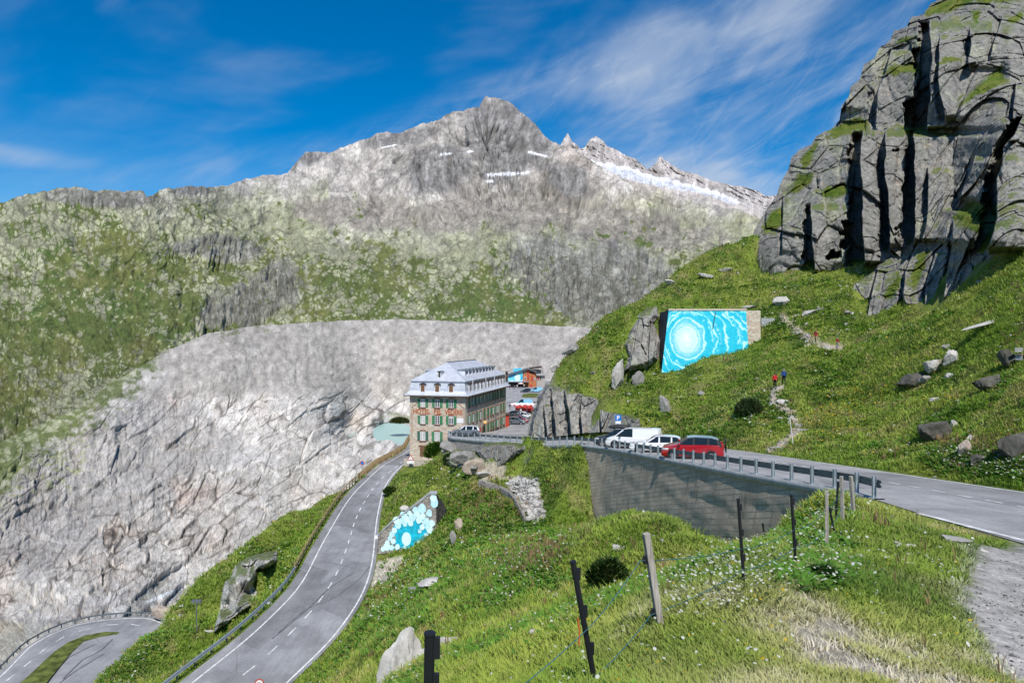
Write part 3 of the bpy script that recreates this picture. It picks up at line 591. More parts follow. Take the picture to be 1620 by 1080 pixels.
G_ctl = [(1184,560,128),(1184,412,141),(1190,400,140),(1215,330,150),(1250,255,157),(1240,430,129),(1335,160,163),(1480,4,175),(1620,-80,180),(1300,425,126),(1320,320,134),(1400,392,122),(1380,300,133),(1470,372,118),(1400,200,144),(1500,200,128),(1460,290,130),(1500,60,150),(1620,100,128),(1620,250,98),(1560,300,103),(1520,370,100),(1620,378,78),(1560,430,82),(1480,498,96),(1420,560,105),(1620,560,75),(1350,560,112),(1740,-60,190),(1740,300,120),(1740,560,95)]
cr = [([Z(505,470),Z(498,560),Z(505,700),Z(508,930)], 9, 70), ([Z(583,470),Z(585,600),Z(598,700),Z(602,870)], 5.5, 60), ([Z(690,470),Z(693,620),Z(688,760),Z(690,850)], 7, 60),
      ([Z(742,80),Z(748,200),Z(745,330),Z(738,450)], 9, 60), ([Z(780,130),Z(775,210),Z(778,330),Z(800,410)], 3.5, 30), ([Z(888,100),Z(893,160),Z(885,225)], 4, 50),
      ([Z(320,730),Z(326,830),Z(332,960)], 5, 50), ([Z(222,700),Z(220,880)], 1.6, 40), ([Z(1075,420),Z(1015,520),Z(985,640),Z(985,780),Z(955,880)], 8, 90),
      ([Z(610,180),Z(560,330),Z(555,440)], 4, 40), ([Z(740,600),Z(735,760),Z(720,850)], 3, 40), ([Z(830,790),Z(822,900),Z(800,1010)], 4, 50), ([Z(1050,300),Z(1040,420)], 3, 40), ([Z(905,560),Z(880,640),Z(850,700)], 4, 60), ([Z(1000,60),Z(960,200)], 3, 40), ([Z(430,290),Z(445,380)], 3, 30), ([Z(600,880),Z(690,960),Z(690,1050)], 2, 30)]
lg = [([Z(380,480),Z(560,470),Z(740,462)], 6), ([Z(560,275),Z(620,250),Z(700,265)], 4), ([Z(760,235),Z(870,225)], 3), ([Z(840,370),Z(930,310),Z(1010,290)], 4), ([Z(350,690),Z(460,680)], 3), ([Z(815,760),Z(960,800)], 6), ([Z(230,700),Z(340,610)], 3)]
gp = [[Z(380,490),Z(400,455),Z(500,415),Z(530,430),Z(520,468),Z(450,478)], [Z(585,272),Z(610,240),Z(700,228),Z(712,262),Z(640,262)], [Z(620,470),Z(640,452),Z(735,450),Z(735,468),Z(690,482)], [Z(765,240),Z(790,208),Z(860,208),Z(820,225)],
      [Z(845,378),Z(900,320),Z(1000,230),Z(1005,260),Z(1020,290),Z(900,350)], [Z(355,690),Z(380,665),Z(440,650),Z(460,690),Z(380,705)], [Z(815,770),Z(900,715),Z(985,730),Z(990,800),Z(950,860),Z(880,820)], [Z(235,690),Z(280,630),Z(345,600),Z(320,650),Z(260,690)], [Z(150,830),Z(170,760),Z(215,735),Z(220,800)],
      [Z(605,165),Z(640,130),Z(690,135),Z(660,155)], [Z(700,60),Z(790,0),Z(1000,-40),Z(1080,10),Z(1000,10),Z(900,12),Z(800,50)], [Z(1020,80),Z(1080,20),Z(1080,60),Z(1040,90)], [Z(290,560),Z(340,505),Z(345,520),Z(300,600)], [Z(890,40),Z(925,30),Z(920,90),Z(900,80)]]
rock_face('cliff', G_ctl, G_top, G_bot, 760, 620, cr, lg, gp, back=(20, .25), lich=.32)
# low cliff beside the parking bay
A_poly = [(838,696),(846,660),(856,628),(868,612),(884,612),(902,618),(918,622),(942,630),(955,650),(985,655),(1010,662),(1014,684),(985,686),(955,684),(925,686),(895,690),(870,694)]
rock_face('cliff_low', [(838,696,102.5),(846,650,104),(868,612,106),(902,616,101.5),(884,660,100.5),(900,688,97.5),(940,632,96.5),(955,684,89.5),(930,660,95.5),(1010,664,82),(1012,686,79.5),(1030,640,83),(830,600,110),(1030,700,80),(830,720,101)],
          [(830,600),(1030,600)], [(830,712),(1030,704)], 300, 170, [([(872,615),(876,650),(880,690)], 2.2, 12), ([(860,640),(866,690)], 1.4, 12), ([(893,618),(900,650),(904,690)], 2.0, 14), ([(921,624),(918,655),(922,688)], 1.6, 14), ([(948,640),(952,686)], 1.2, 14), ([(975,655),(980,686)], .8, 10)], [], [], bound=A_poly, lich=.12, dark=1.2, back=(1, .02), seed=5, sc=.45)
C_poly = [(1336,474),(1350,448),(1384,430),(1398,406),(1428,398),(1452,376),(1478,352),(1505,330),(1540,318),(1580,330),(1600,380),(1585,412),(1560,430),(1520,464),(1482,500),(1462,502),(1440,494),(1428,470),(1405,500),(1372,508),(1362,490),(1378,472),(1345,480)]
rock_face('outcrop', [(1300,480,108),(1336,474,107),(1384,430,110),(1428,398,112),(1480,352,112),(1540,318,108),(1600,330,100),(1405,500,98),(1482,500,90),(1440,440,102),(1500,400,97),(1560,430,82),(1600,390,79),(1380,520,100),(1560,480,80),(1300,380,120),(1340,320,125)],
          [(1310,300),(1625,300)], [(1310,525),(1625,525)], 420, 300, [([(1388,428),(1378,470),(1372,500)], 1.6, 14), ([(1455,378),(1432,430),(1428,480)], 2.4, 22), ([(1510,350),(1505,410),(1492,470)], 3.0, 30), ([(1480,400),(1465,450),(1462,500)], 1.5, 18)], [], [[(1440,440),(1452,400),(1470,395),(1460,430),(1446,460)], [(1395,468),(1420,430),(1430,440),(1410,480)]], bound=C_poly, lich=.3, back=(1, .02), seed=13, sc=.55)
# ================================================================== mesh builder
class MB:
    def __init__(s): s.v = []; s.f = []; s.mi = []
    def add(s, vs, fs, mi=0):
        b = len(s.v); s.v += [tuple(v) for v in vs]; s.f += [tuple(b+i for i in f) for f in fs]; s.mi += [mi]*len(fs); return s
    def box(s, x0, x1, y0, y1, z0, z1, mi=0, M=None):
        vs = [Vector((x, y, z)) for z in (z0, z1) for y in (y0, y1) for x in (x0, x1)]
        if M: vs = [M @ v for v in vs]
        return s.add(vs, [(0,2,3,1),(4,5,7,6),(0,1,5,4),(1,3,7,5),(3,2,6,7),(2,0,4,6)], mi)
    def poly(s, pts, mi=0): return s.add(pts, [tuple(range(len(pts)))], mi)
    def prism(s, pts, d, mi=0):
        """pts: 3-D outline, d: extrusion vector"""
        n = len(pts); d = Vector(d); vs = [Vector(p) for p in pts]+[Vector(p)+d for p in pts]
        return s.add(vs, [tuple(range(n))[::-1], tuple(range(n, 2*n))]+[(i, (i+1) % n, n+(i+1) % n, n+i) for i in range(n)], mi)
    def tube(s, pts, r, n=8, mi=0, cap=True):
        pts = [Vector(p) for p in pts]; rs = r if isinstance(r, (list, tuple)) else [r]*len(pts); b = len(s.v); prev = None
        for i, p in enumerate(pts):
            t = (pts[min(i+1, len(pts)-1)]-pts[max(i-1, 0)]).normalized()
            if prev is None:
                a = Vector((0, 0, 1)) if abs(t.z) < .9 else Vector((1, 0, 0)); u = t.cross(a).normalized()
            else: u = (prev-t*prev.dot(t)).normalized()
            prev = u; w = t.cross(u)
            for k in range(n):
                a = 2*math.pi*k/n; s.v.append(tuple(p+(u*math.cos(a)+w*math.sin(a))*rs[i]))
        for i in range(len(pts)-1):
            for k in range(n):
                s.f.append((b+i*n+k, b+i*n+(k+1) % n, b+(i+1)*n+(k+1) % n, b+(i+1)*n+k)); s.mi.append(mi)
        if cap:
            s.f.append(tuple(b+k for k in range(n))[::-1]); s.mi.append(mi); m = b+(len(pts)-1)*n; s.f.append(tuple(m+k for k in range(n))); s.mi.append(mi)
        return s
    def disc(s, c, r, nrm, th=.02, n=20, mi=0, r2=None):
        c = Vector(c); nrm = Vector(nrm).normalized(); a = Vector((0, 0, 1)) if abs(nrm.z) < .9 else Vector((1, 0, 0)); u = nrm.cross(a).normalized(); w = nrm.cross(u)
        return s.prism([c+(u*math.cos(2*math.pi*k/n)*(r2 or r)+w*math.sin(2*math.pi*k/n)*r)-nrm*th/2 for k in range(n)], nrm*th, mi)
    def build(s, name, mat, parent=None, smooth=False, bevel=0, uv=None):
        me = bpy.data.meshes.new(name); me.from_pydata(s.v, [], s.f); mats = mat if isinstance(mat, (list, tuple)) else [mat]
        for m in mats: me.materials.append(m)
        if len(mats) > 1: me.polygons.foreach_set('material_index', s.mi)
        bm = bmesh.new(); bm.from_mesh(me); bmesh.ops.recalc_face_normals(bm, faces=bm.faces); bm.to_mesh(me); bm.free()
        if smooth: me.polygons.foreach_set('use_smooth', [True]*len(me.polygons))
        me.update(); o = bpy.data.objects.new(name, me); COL.objects.link(o)
        if bevel:
            b = o.modifiers.new('bevel', 'BEVEL'); b.width = bevel; b.segments = 2; b.limit_method = 'ANGLE'; b.angle_limit = R(40)
            if smooth: o.modifiers.new('wn', 'WEIGHTED_NORMAL').keep_sharp = True
        if parent: o.parent = parent
        return o
def copy_tree(o, parent=None):
    c = o.copy(); COL.objects.link(c)
    if parent is not None: c.parent = parent
    for ch in list(o.children): copy_tree(ch, c)
    return c
def gz(x, y): return float(ground([(x, y)])[0])
def hit(px, py, Y0=3., Y1=320.):
    Y = np.exp(np.linspace(math.log(Y0), math.log(Y1), 500)); q = np.c_[(px-810)/F*Y, Y]; z = ground(q); r = (540-py)/F*Y
    b = np.where(r <= z)[0]
    if len(b) == 0: i = int(np.argmin(np.abs(r-z))); return Vector((q[i, 0], q[i, 1], z[i]))
    i = b[0]; return Vector((q[i, 0], q[i, 1], z[i]))

# ================================================================== ROADS (structure)
def asphalt(name, base, side=.1):
    m = NM(name, .85, .3); p = m.pos(); n1 = m.noise(p, .35, 5, .6); n2 = m.noise(p, 9, 6, .75); n3 = m.noise(m.mapping(p, (1.2, .12, 1)), 1.0, 4, .6)
    k = m.math('MULTIPLY', m.rng(n1, .3, .7, .78, 1.16), m.math('MULTIPLY', m.rng(n2, .25, .75, .8, 1.2), m.rng(n3, .3, .7, .88, 1.1)))
    s = m.n('ShaderNodeVectorMath', operation='SCALE'); s.inputs[0].default_value = base; m.l(k, s.inputs['Scale'])
    pv = m.n('ShaderNodeTexVoronoi', feature='F1', distance='CHEBYCHEV'); m.l(m.mapping(p, (1, .45, 1), (0, 0, .35)), pv.inputs['Vector']); pv.inputs['Scale'].default_value = .16; sc2 = m.n('ShaderNodeSeparateColor'); m.l(pv.outputs['Color'], sc2.inputs[0])
    s2 = m.n('ShaderNodeVectorMath', operation='SCALE'); m.l(s.outputs[0], s2.inputs[0]); m.l(m.rng(sc2.outputs[0], .68, .72, 1.0, .80), s2.inputs['Scale']); s = s2
    cr = m.rng(m.vor(m.mapping(p, (1, .6, 1)), .22), .0, .012, 1., 0.); gate = m.rng(m.noise(p, .12, 2), .5, .6)
    m.col(m.mix(m.math('MULTIPLY', m.math('MULTIPLY', cr, gate), .5), s.outputs[0], tuple(x*.45 for x in base))); m.bump(n2, .5, .02)
    return m.m
M_road = asphalt('asphalt_pale', (.31, .305, .305)); M_road2 = asphalt('asphalt_grey', (.25, .25, .257))
M_paint = simple('road_paint', (.60, .60, .58), .7, .3, 0, .28, 2.2)
def pair(L, Rr, per=10, it=8):
    n = (len(L)-1)*per+1; t = np.linspace(0, len(L)-1, n); k = np.arange(len(L)); out = []
    for A in (L, Rr):
        A = np.array(A, float); S = np.c_[np.interp(t, k, A[:, 0]), np.interp(t, k, A[:, 1])]
        for _ in range(it): S[1:-1] = (S[:-2]+2*S[1:-1]+S[2:])/4
        out.append(S)
    return out
def ribbon(name, L, Rr, zf, mat, cols=6, dz=0., kind='structure'):
    n = len(L); T = np.linspace(0, 1, cols+1); V = (L[:, None]*(1-T[None, :, None])+Rr[:, None]*T[None, :, None]).reshape(-1, 2)
    V = np.c_[V, zf(V[:, 1])+dz]; return tag(grid_mesh(name, V, cols+1, n, mat), kind=kind)
def offs(C, d):
    t = np.gradient(C, axis=0); t /= np.linalg.norm(t, axis=1, keepdims=True)+1e-9; return C+np.c_[t[:, 1], -t[:, 0]]*d       # + = right of travel
def line(name, C, w, zf, mat=None, dz=.012, kind='structure'): return ribbon(name, offs(C, -w/2), offs(C, w/2), zf, mat or M_paint, 1, dz, kind)
upL, upR = pair(UL, UR); upL = offs(upL, -.05)
ribbon('road_upper', upL, upR, zr, M_road, 8)
c = np.stack([np.interp(np.linspace(-10, 84, 120), URs[:, 1], URs[:, 0])-.30, np.linspace(-10, 84, 120)], 1); line('road_edge_line', c, .15, zr)
Yn = np.linspace(-5, 23.0, 60); line('road_edge_line', np.c_[13.1+.3*np.clip((Yn-12)/10, 0, 1)+.25, Yn], .20, zr)
def dashes(name, C, on, period, w, zf, off=0):
    d = np.r_[0, np.cumsum(np.linalg.norm(np.diff(C, axis=0), axis=1))]; V = []; Fc = []; s = off
    N = offs(C, 1)-C
    while s+on < d[-1]:
        for k in (s, s+on):
            p = np.array([np.interp(k, d, C[:, 0]), np.interp(k, d, C[:, 1])]); nn = np.array([np.interp(k, d, N[:, 0]), np.interp(k, d, N[:, 1])])
            for sg in (-w/2, w/2): a = p+nn*sg; V.append((a[0], a[1], float(zf(a[1]))+.012))
        b = len(V)-4; Fc.append((b, b+1, b+3, b+2)); s += period
    mb = MB(); mb.v = V; mb.f = Fc; mb.mi = [0]*len(Fc); return tag(mb.build(name, M_paint), kind='structure')
Yc = np.linspace(-5, 72, 120); dashes('road_dashes', np.c_[18.35-.9*sst(55, 75, Yc)*1.2, Yc], .95, 1.68, .13, zr, .3)
# lower road
lowLr, lowRr = np.c_[lowL, lowY], np.c_[lowR, lowY]
ex = np.array([(-18.3, 160), (-14, 180), (-12, 205)]); exr = np.array([(-12.5, 160), (-9, 180), (-7, 205)])
ribbon('road_lower', np.vstack([lowLr, ex])-(.5, 0), np.vstack([lowRr, exr])+(.35, 0), zl, M_road2, 6)
k = lowY > 30
line('road_edge_line', (lowLr+(.55, 0))[k], .14, zl); line('road_edge_line', (lowRr+(-.05, 0))[k], .15, zl)
DP = [(377,1073),(418,1041),(448,1012),(475,985.6),(497,961),(514,938),(527,918),(538,895),(546,874),(553,852),(559,831),(568,808),(579,789),(590,772),(603,757),(618,745),(631,735)]
DPw = [lowpt(*p) for p in DP]; Cc = smooth([(-24.5, 44)]+DPw+[(-19.2, 124)], 200, 4); dashes('road_dashes', Cc, 1.45, 3.15, .13, zl, .4)
M_tyre = simple('tyre_marks', (.10, .10, .105), .8, .3, 0, .25, 2)
for pts, w in (([(430,1010),(455,990),(490,960),(520,930),(560,905)], .14), ([(440,1000),(480,965),(530,945),(570,915),(585,895)], .10)):
    c = smooth([lowpt(*p) for p in pts], 40, 3); line('tyre_mark', c, w, zl, M_tyre, .006)
# hairpin below
def z3(Y): return np.full(np.shape(Y), -38.0)+(np.asarray(Y)-85)*.02
def pt3(px, py):
    Y = 85.
    for _ in range(20): Y = float(z3(Y))*F/(540-py)
    return ((px-810)/F*Y, Y)
o3 = [pt3(*p) for p in [(-200,1250),(-60,1120),(0,1066),(40,1024),(75,1004),(110,990),(150,981),(195,977),(225,976),(245,978),(262,985)]]
i3 = [pt3(*p) for p in [(-60,1400),(30,1300),(110,1200),(140,1150),(160,1110),(190,1080),(215,1060),(235,1045),(255,1030),(270,1015),(280,1000)]]
L3, R3 = pair(o3, i3); ribbon('road_hairpin', L3, R3, z3, M_road2, 10, .12)
line('road_edge_line', offs(L3, .5), .16, z3, None, .135)
i2 = [pt3(*p) for p in [(-10,1120),(14,1100),(40,1078),(62,1056),(85,1034),(108,1017),(135,1006),(165,1000),(190,1000.5),(186,1004),(160,1008),(132,1016),(114,1033),(97,1054),(80,1076),(62,1100),(48,1120)]]
M_verge = simple('verge_grass', (.10, .12, .03), .9, .1, 0, .5, 1.2)
tag(flat_poly('verge', i2, -37.8, M_verge), kind='structure')
dashes('road_dashes', np.array(smooth([pt3(*p) for p in [(10,1078),(45,1050),(75,1024),(105,1006),(135,996),(170,989),(205,988),(230,992)]], 80, 3)), 1.4, 3.2, .14, lambda Y: z3(Y)+.125)
for pts in ([(90,1085),(120,1062),(140,1050),(165,1035)], [(100,1075),(130,1045),(160,1030),(178,1012)], [(80,1070),(110,1040),(150,1020)]):
    line('tyre_mark', smooth([pt3(*p) for p in pts], 30, 2), .2, z3, M_tyre, .128)

# ================================================================== GUARDRAILS and RETAINING WALLS
M_galv = NM('galvanised_steel', .42, .5, .55); M_galv.col(M_galv.mix(M_galv.rng(M_galv.noise(M_galv.pos(), 3, 4), .3, .7), (.34, .40, .44), (.46, .52, .56))); M_galv = M_galv.m
M_dkst = simple('weathered_steel', (.16, .185, .20), .5, .5, .4, .2, 4)
def wall_mat(name, base, course=.45):
    m = NM(name, .9, .2); uvn = m.n('ShaderNodeUVMap'); uv = uvn.outputs[0]; p = m.pos()
    mp = m.mapping(uv, (1, 1, 1), (0, 0, R(-9))); n0 = m.noise(p, .6, 5, .65); n1 = m.noise(p, 5, 6, .7)
    wv = m.n('ShaderNodeTexWave', wave_type='BANDS', bands_direction='Y'); m.l(mp, wv.inputs['Vector']); wv.inputs['Scale'].default_value = 1/course/2; wv.inputs['Distortion'].default_value = .8; wv.inputs['Detail'].default_value = 2
    st = m.noise(m.mapping(uv, (2.2, .22, 1)), 1.4, 5, .7); ln = m.rng(wv.outputs[0], .0, .22, 1, 0)
    c = m.mix(m.rng(n0, .3, .7), tuple(x*.72 for x in base), tuple(x*1.2 for x in base)); c = m.mix(m.rng(st, .52, .70, 0, .6), c, tuple(x*.32 for x in base)); c = m.mix(m.rng(n1, .55, .8, 0, .5), c, tuple(x*1.5 for x in base))
    c = m.mix(m.math('MULTIPLY', m.math('MULTIPLY', ln, m.rng(n0, .35, .65, .1, 1)), .75), c, tuple(x*.4 for x in base))
    cr = m.rng(m.vor(m.mapping(uv, (.5, .16, 1), (0, 0, .5)), .5), 0, .012, 1, 0); c = m.mix(m.math('MULTIPLY', cr, .0), c, (.03, .03, .03))
    m.col(c); m.bump(n1, .6, .05); m.bump(ln, -.5, .04); return m.m
def uv_grid(o, U, Vv, nx, ny):
    uvl = o.data.uv_layers.new(name='uv'); li = np.zeros(len(o.data.loops), np.int32); o.data.loops.foreach_get('vertex_index', li)
    uvl.data.foreach_set('uv', np.c_[U[li], Vv[li]].ravel().astype(np.float32))
def retaining(name, top, dz_top, zbot, batter, mat, parent, nrow=24, noise=.10):
    """face following the polyline top (plan), from the road level down to zbot, battered outwards (left of travel)"""
    n = len(top); d = np.r_[0, np.cumsum(np.linalg.norm(np.diff(top, axis=0), axis=1))]; N = top-offs(top, 1); V = []; U = []; W = []
    zt = zr(top[:, 1])+dz_top; zb = zbot(top) if callable(zbot) else np.full(n, zbot)
    for r in range(nrow+1):
        z = zt+(zb-zt)*r/nrow; o = .02+(zt-z)*batter; q = top+N*o[:, None]
        V.append(np.c_[q, z]); U.append(d); W.append(zt-z)
    V = np.vstack(V); U = np.concatenate(U); W = np.concatenate(W); a = noise*fbm(np.c_[U*.4, W*2.2, W*0], 1.0, 4, .6, 61); Nn = np.tile(N, (nrow+1, 1)); V[:, :2] += Nn*a[:, None]
    o = grid_mesh(name, V, n, nrow+1, mat); uv_grid(o, U, W, n, nrow+1); o.parent = parent; return o
RL = smooth(UL, 900, 6); RL = RL[(RL[:, 1] > 26.6) & (RL[:, 1] < 108.2) & (np.arange(len(RL)) < 620)]
RL = resamp(RL, 500); RD = np.r_[0, np.cumsum(np.linalg.norm(np.diff(RL, axis=0), axis=1))]
def railpt(s, off=0.):
    p = np.array([np.interp(s, RD, RL[:, 0]), np.interp(s, RD, RL[:, 1])]); q = np.array([np.interp(s+.1, RD, RL[:, 0]), np.interp(s+.1, RD, RL[:, 1])]); t = (q-p)
    if s+.1 > RD[-1]: q2 = np.array([np.interp(s-.1, RD, RL[:, 0]), np.interp(s-.1, RD, RL[:, 1])]); t = p-q2
    t /= np.linalg.norm(t)+1e-9; p = p+np.array([t[1], -t[0]])*off; return p, t
sc_ = float(np.interp(73.0, RL[:, 1], RD))     # arc length of the wall corner
W1 = RL[(RD < sc_)]; W1 = resamp(W1, 240)
wallE = empty('retaining_wall', (11.4, 51, float(zr(51))-4), label='tall grey concrete retaining wall carrying the upper road with parked cars', cat='wall')
loc = Vector(wallE.location)
def parent_keep(o, e): o.parent = e; o.matrix_parent_inverse = Matrix.Translation(-Vector(e.location)) if e.rotation_euler.z == 0 else (Matrix.Translation(Vector(e.location)) @ Matrix.Rotation(e.rotation_euler.z, 4, 'Z')).inverted(); return o
M_wall = wall_mat('stained_concrete', (.42, .355, .275), .55)
w_ = retaining('wall_face', W1, -.30, lambda t: np.interp(t[:, 1], [26, 33, 45, 60, 73], [-9.5, -12.5, -16, -20, -23.0]), .16, M_wall, None, 30); parent_keep(w_, wallE)
# return face at the corner
ce, te = W1[-1], (W1[-1]-W1[-2])/np.linalg.norm(W1[-1]-W1[-2]); nn = np.array([-te[1], te[0]]); V = []; U = []; W = []
zt = float(zr(73))-.3
for r in range(25):
    z = zt+(-23-zt)*r/24; base = ce+nn*(.02+(zt-z)*.16)
    for k2 in range(8): q = base+np.array([.96, .28])*k2*1.1+te*.0; V.append((q[0], q[1]+.02, z)); U.append(k2*1.1); W.append(zt-z)
o = grid_mesh('wall_return', np.array(V), 8, 25, M_wall); uv_grid(o, np.array(U), np.array(W), 8, 25); parent_keep(o, wallE)
def coping(name, C, mat, parent, h0=-.34, h1=.05, outw=.14, inw=.25):
    a, b = offs(C, -outw), offs(C, inw); z0, z1 = zr(C[:, 1])+h0, zr(C[:, 1])+h1; n = len(C)
    V = np.vstack([np.c_[b, z1-.25], np.c_[b, z1], np.c_[a, z1], np.c_[a, z0], np.c_[offs(C, .06), z0]]); o = grid_mesh(name, V, n, 5, mat, smooth=False); return parent_keep(o, parent)
M_cop = simple('concrete_coping', (.33, .345, .35), .85, .2, 0, .18, 1.5, .02)
coping('coping', W1, M_cop, wallE)
# second, pale wall under the far rail
k = RD >= sc_; W2 = resamp(RL[k], 160)
farE = empty('retaining_wall', (-5, 97, -16), label='pale concrete retaining wall under the guardrail in front of the hotel', cat='wall')
coping('coping', W2, M_cop, farE, -.55, .12, .10, .5)
W3 = resamp(RL[RD > float(np.interp(88, RL[:, 1], RD))], 120)
w_ = retaining('wall_face', W3, -.5, lambda t: zr(t[:, 1])-3.6, .10, wall_mat('pale_concrete', (.31, .285, .26), .8), None, 12, .05); parent_keep(w_, farE)

def wbeam(mb, P3, side, h=.31, z=.42, mi=0):
    """W profile extruded along a list of (point, tangent, z)"""
    prof = [(0, .0), (.05, .03), (.05, .10), (0, .135), (0, .175), (.05, .21), (.05, .28), (0, .31)]; prof = [(a, b*h/.31+z) for a, b in prof]; prof = prof+[(a-.012, b) for a, b in prof[::-1]]
    b0 = len(mb.v); m = len(prof)
    for p, t, zz in P3:
        nx_, ny_ = t[1]*side, -t[0]*side
        for a, hh in prof: mb.v.append((p[0]+nx_*a, p[1]+ny_*a, zz+hh))
    for i in range(len(P3)-1):
        for j in range(m): mb.f.append((b0+i*m+j, b0+i*m+(j+1) % m, b0+(i+1)*m+(j+1) % m, b0+(i+1)*m+j)); mb.mi.append(mi)
    for i in (0, len(P3)-1): mb.f.append(tuple(b0+i*m+j for j in range(m))); mb.mi.append(mi)
def ipost(h, d=.11, w=.10):
    mb = MB(); mb.box(-w/2, w/2, -.006, .006, 0, h); mb.box(-w/2, -w/2+.008, -d/2, d/2, 0, h); mb.box(w/2-.008, w/2, -d/2, d/2, 0, h); mb.box(-w/2-.03, w/2+.03, -d/2-.02, d/2+.02, 0, .02); return mb
railE = empty('guardrail', (14.4, 27, float(zr(27))), label='long galvanised guardrail along the upper road beside the parked cars', cat='guardrail')
mb = MB(); wbeam(mb, [(*railpt(s, .08), float(zr(railpt(s)[0][1]))+.05) for s in np.linspace(-.0, RD[-1], 220)], 1, z=.40)
parent_keep(mb.build('beam', M_dkst, smooth=False), railE)
post_me = ipost(.84, .13, .13).build('post', M_galv, None); parent_keep(post_me, railE); s = .35; first = True; NP = 0
while s < RD[-1]:
    p, t = railpt(s, -.02); o = post_me if first else post_me.copy()
    if not first: COL.objects.link(o)
    first = False; o.location = (p[0], p[1], float(zr(p[1]))+.05); o.rotation_euler = (0, 0, math.atan2(t[1], t[0])+math.pi/2); NP += 1; s += 1.73
# lower steel guardrail and timber fence beside the lower road
def lowline(Y0, Y1, off, n):
    Y = np.linspace(Y0, Y1, n); x = np.interp(Y, lowY, lowL)+off; return np.c_[x, Y]
lrE = empty('guardrail', (float(np.interp(60, lowY, lowL)), 60, float(zl(60))), label='galvanised guardrail on the outer edge of the lower road', cat='guardrail')
Cq = lowline(30, 72.5, -.75, 90); tt = np.gradient(Cq, axis=0); tt /= np.linalg.norm(tt, axis=1, keepdims=True)
mb = MB(); wbeam(mb, [(Cq[i], tt[i], float(zl(Cq[i, 1]))) for i in range(90)], 1, z=.45, h=.34); parent_keep(mb.build('beam', M_galv), lrE)
pm = ipost(.78, .12, .1).build('post', M_dkst); parent_keep(pm, lrE); Cp = resamp(lowline(31, 72, -.86, 90), 22)
for i, p in enumerate(Cp):
    o = pm if i == 0 else pm.copy()
    if i: COL.objects.link(o)
    o.location = (p[0], p[1], float(zl(p[1])))
M_timber = simple('weathered_timber', (.27, .20, .11), .8, .2, 0, .25, 4, .01)
tfE = empty('timber_fence', (float(np.interp(95, lowY, lowL)), 95, float(zl(95))), label='brown timber post and rail fence along the lower road', cat='fence')
Cq = lowline(72.8, 109, -.8, 80)
mb = MB()
for hz in (.45, .9): mb.tube([(p[0], p[1], float(zl(p[1]))+hz) for p in Cq[::4]], .06, 6)
parent_keep(mb.build('rail', M_timber), tfE); mb = MB(); mb.tube([(0, 0, -.5), (0, 0, 1.02)], .075, 7); pm = mb.build('post', M_timber); parent_keep(pm, tfE)
for i, p in enumerate(resamp(Cq-(.1, 0), 26)):
    o = pm if i == 0 else pm.copy()
    if i: COL.objects.link(o)
    o.location = (p[0], p[1], float(zl(p[1])))
pfE = empty('timber_parapet', (float(np.interp(122, lowY, lowL)), 122, float(zl(122))), label='closed timber board parapet where the lower road passes the hotel', cat='fence')
Cq = lowline(109.4, 148, -.8, 60); mb = MB()
V = np.vstack([np.c_[Cq, zl(Cq[:, 1])-.4], np.c_[Cq, zl(Cq[:, 1])+.95], np.c_[Cq-(.16, 0), zl(Cq[:, 1])+.95], np.c_[Cq-(.16, 0), zl(Cq[:, 1])-.6]]); parent_keep(grid_mesh('board', V, 60, 4, M_timber, smooth=False), pfE)
pm = MB().box(-.09, .09, -.1, .1, -.4, 1.1).build('post', M_timber); parent_keep(pm, pfE)
for i, p in enumerate(resamp(Cq+(.08, 0), 14)):
    o = pm if i == 0 else pm.copy()
    if i: COL.objects.link(o)
    o.location = (p[0], p[1], float(zl(p[1])))
# guardrail round the hairpin
hE = empty('guardrail', (*pt3(110, 990), -38), label='grey guardrail curving round the outside of the hairpin below', cat='guardrail')
C3 = offs(L3, -.25); tt = np.gradient(C3, axis=0); tt /= np.linalg.norm(tt, axis=1, keepdims=True); mb = MB(); wbeam(mb, [(C3[i], tt[i], float(z3(C3[i, 1]))+.12) for i in range(0, len(C3))], 1, z=.36, h=.22)
parent_keep(mb.build('beam', M_dkst), hE); pm = ipost(.6).build('post', M_dkst); parent_keep(pm, hE)
for i, p in enumerate(resamp(C3-(.1, 0), 30)):
    o = pm if i == 0 else pm.copy()
    if i: COL.objects.link(o)
    o.location = (p[0], p[1], float(z3(p[1]))+.1)
# ================================================================== HOTEL
M_stone = NM('hotel_masonry', .9, .2); _p = M_stone.pos(True); _mp = M_stone.mapping(_p, (1, 1, 1.7))
_v = M_stone.vor(_mp, 2.3); _vc = M_stone.n('ShaderNodeTexVoronoi', feature='F1'); M_stone.l(_mp, _vc.inputs['Vector']); _vc.inputs['Scale'].default_value = 2.3
_hs = M_stone.n('ShaderNodeSeparateColor'); M_stone.l(_vc.outputs['Color'], _hs.inputs[0])
_c = M_stone.mix(_hs.outputs[0], (.38, .315, .245), (.62, .56, .46)); _c = M_stone.mix(M_stone.rng(_hs.outputs[1], .72, .8), _c, (.50, .33, .25)); _c = M_stone.mix(M_stone.rng(_v, .015, .06, .75, 0), _c, (.52, .48, .41))
_c = M_stone.mix(M_stone.rng(M_stone.noise(_p, .35, 4), .35, .75, 0, .35), _c, (.42, .36, .28)); M_stone.col(_c); M_stone.bump(_v, .5, .05); M_stone = M_stone.m
M_zinc = NM('zinc_roof', .45, .5, .25); _p = M_zinc.pos(True)
_w = M_zinc.n('ShaderNodeTexWave', wave_type='BANDS', bands_direction='X'); M_zinc.l(_p, _w.inputs['Vector']); _w.inputs['Scale'].default_value = .8; _w2 = M_zinc.n('ShaderNodeTexWave', wave_type='BANDS', bands_direction='Y'); M_zinc.l(_p, _w2.inputs['Vector']); _w2.inputs['Scale'].default_value = .8
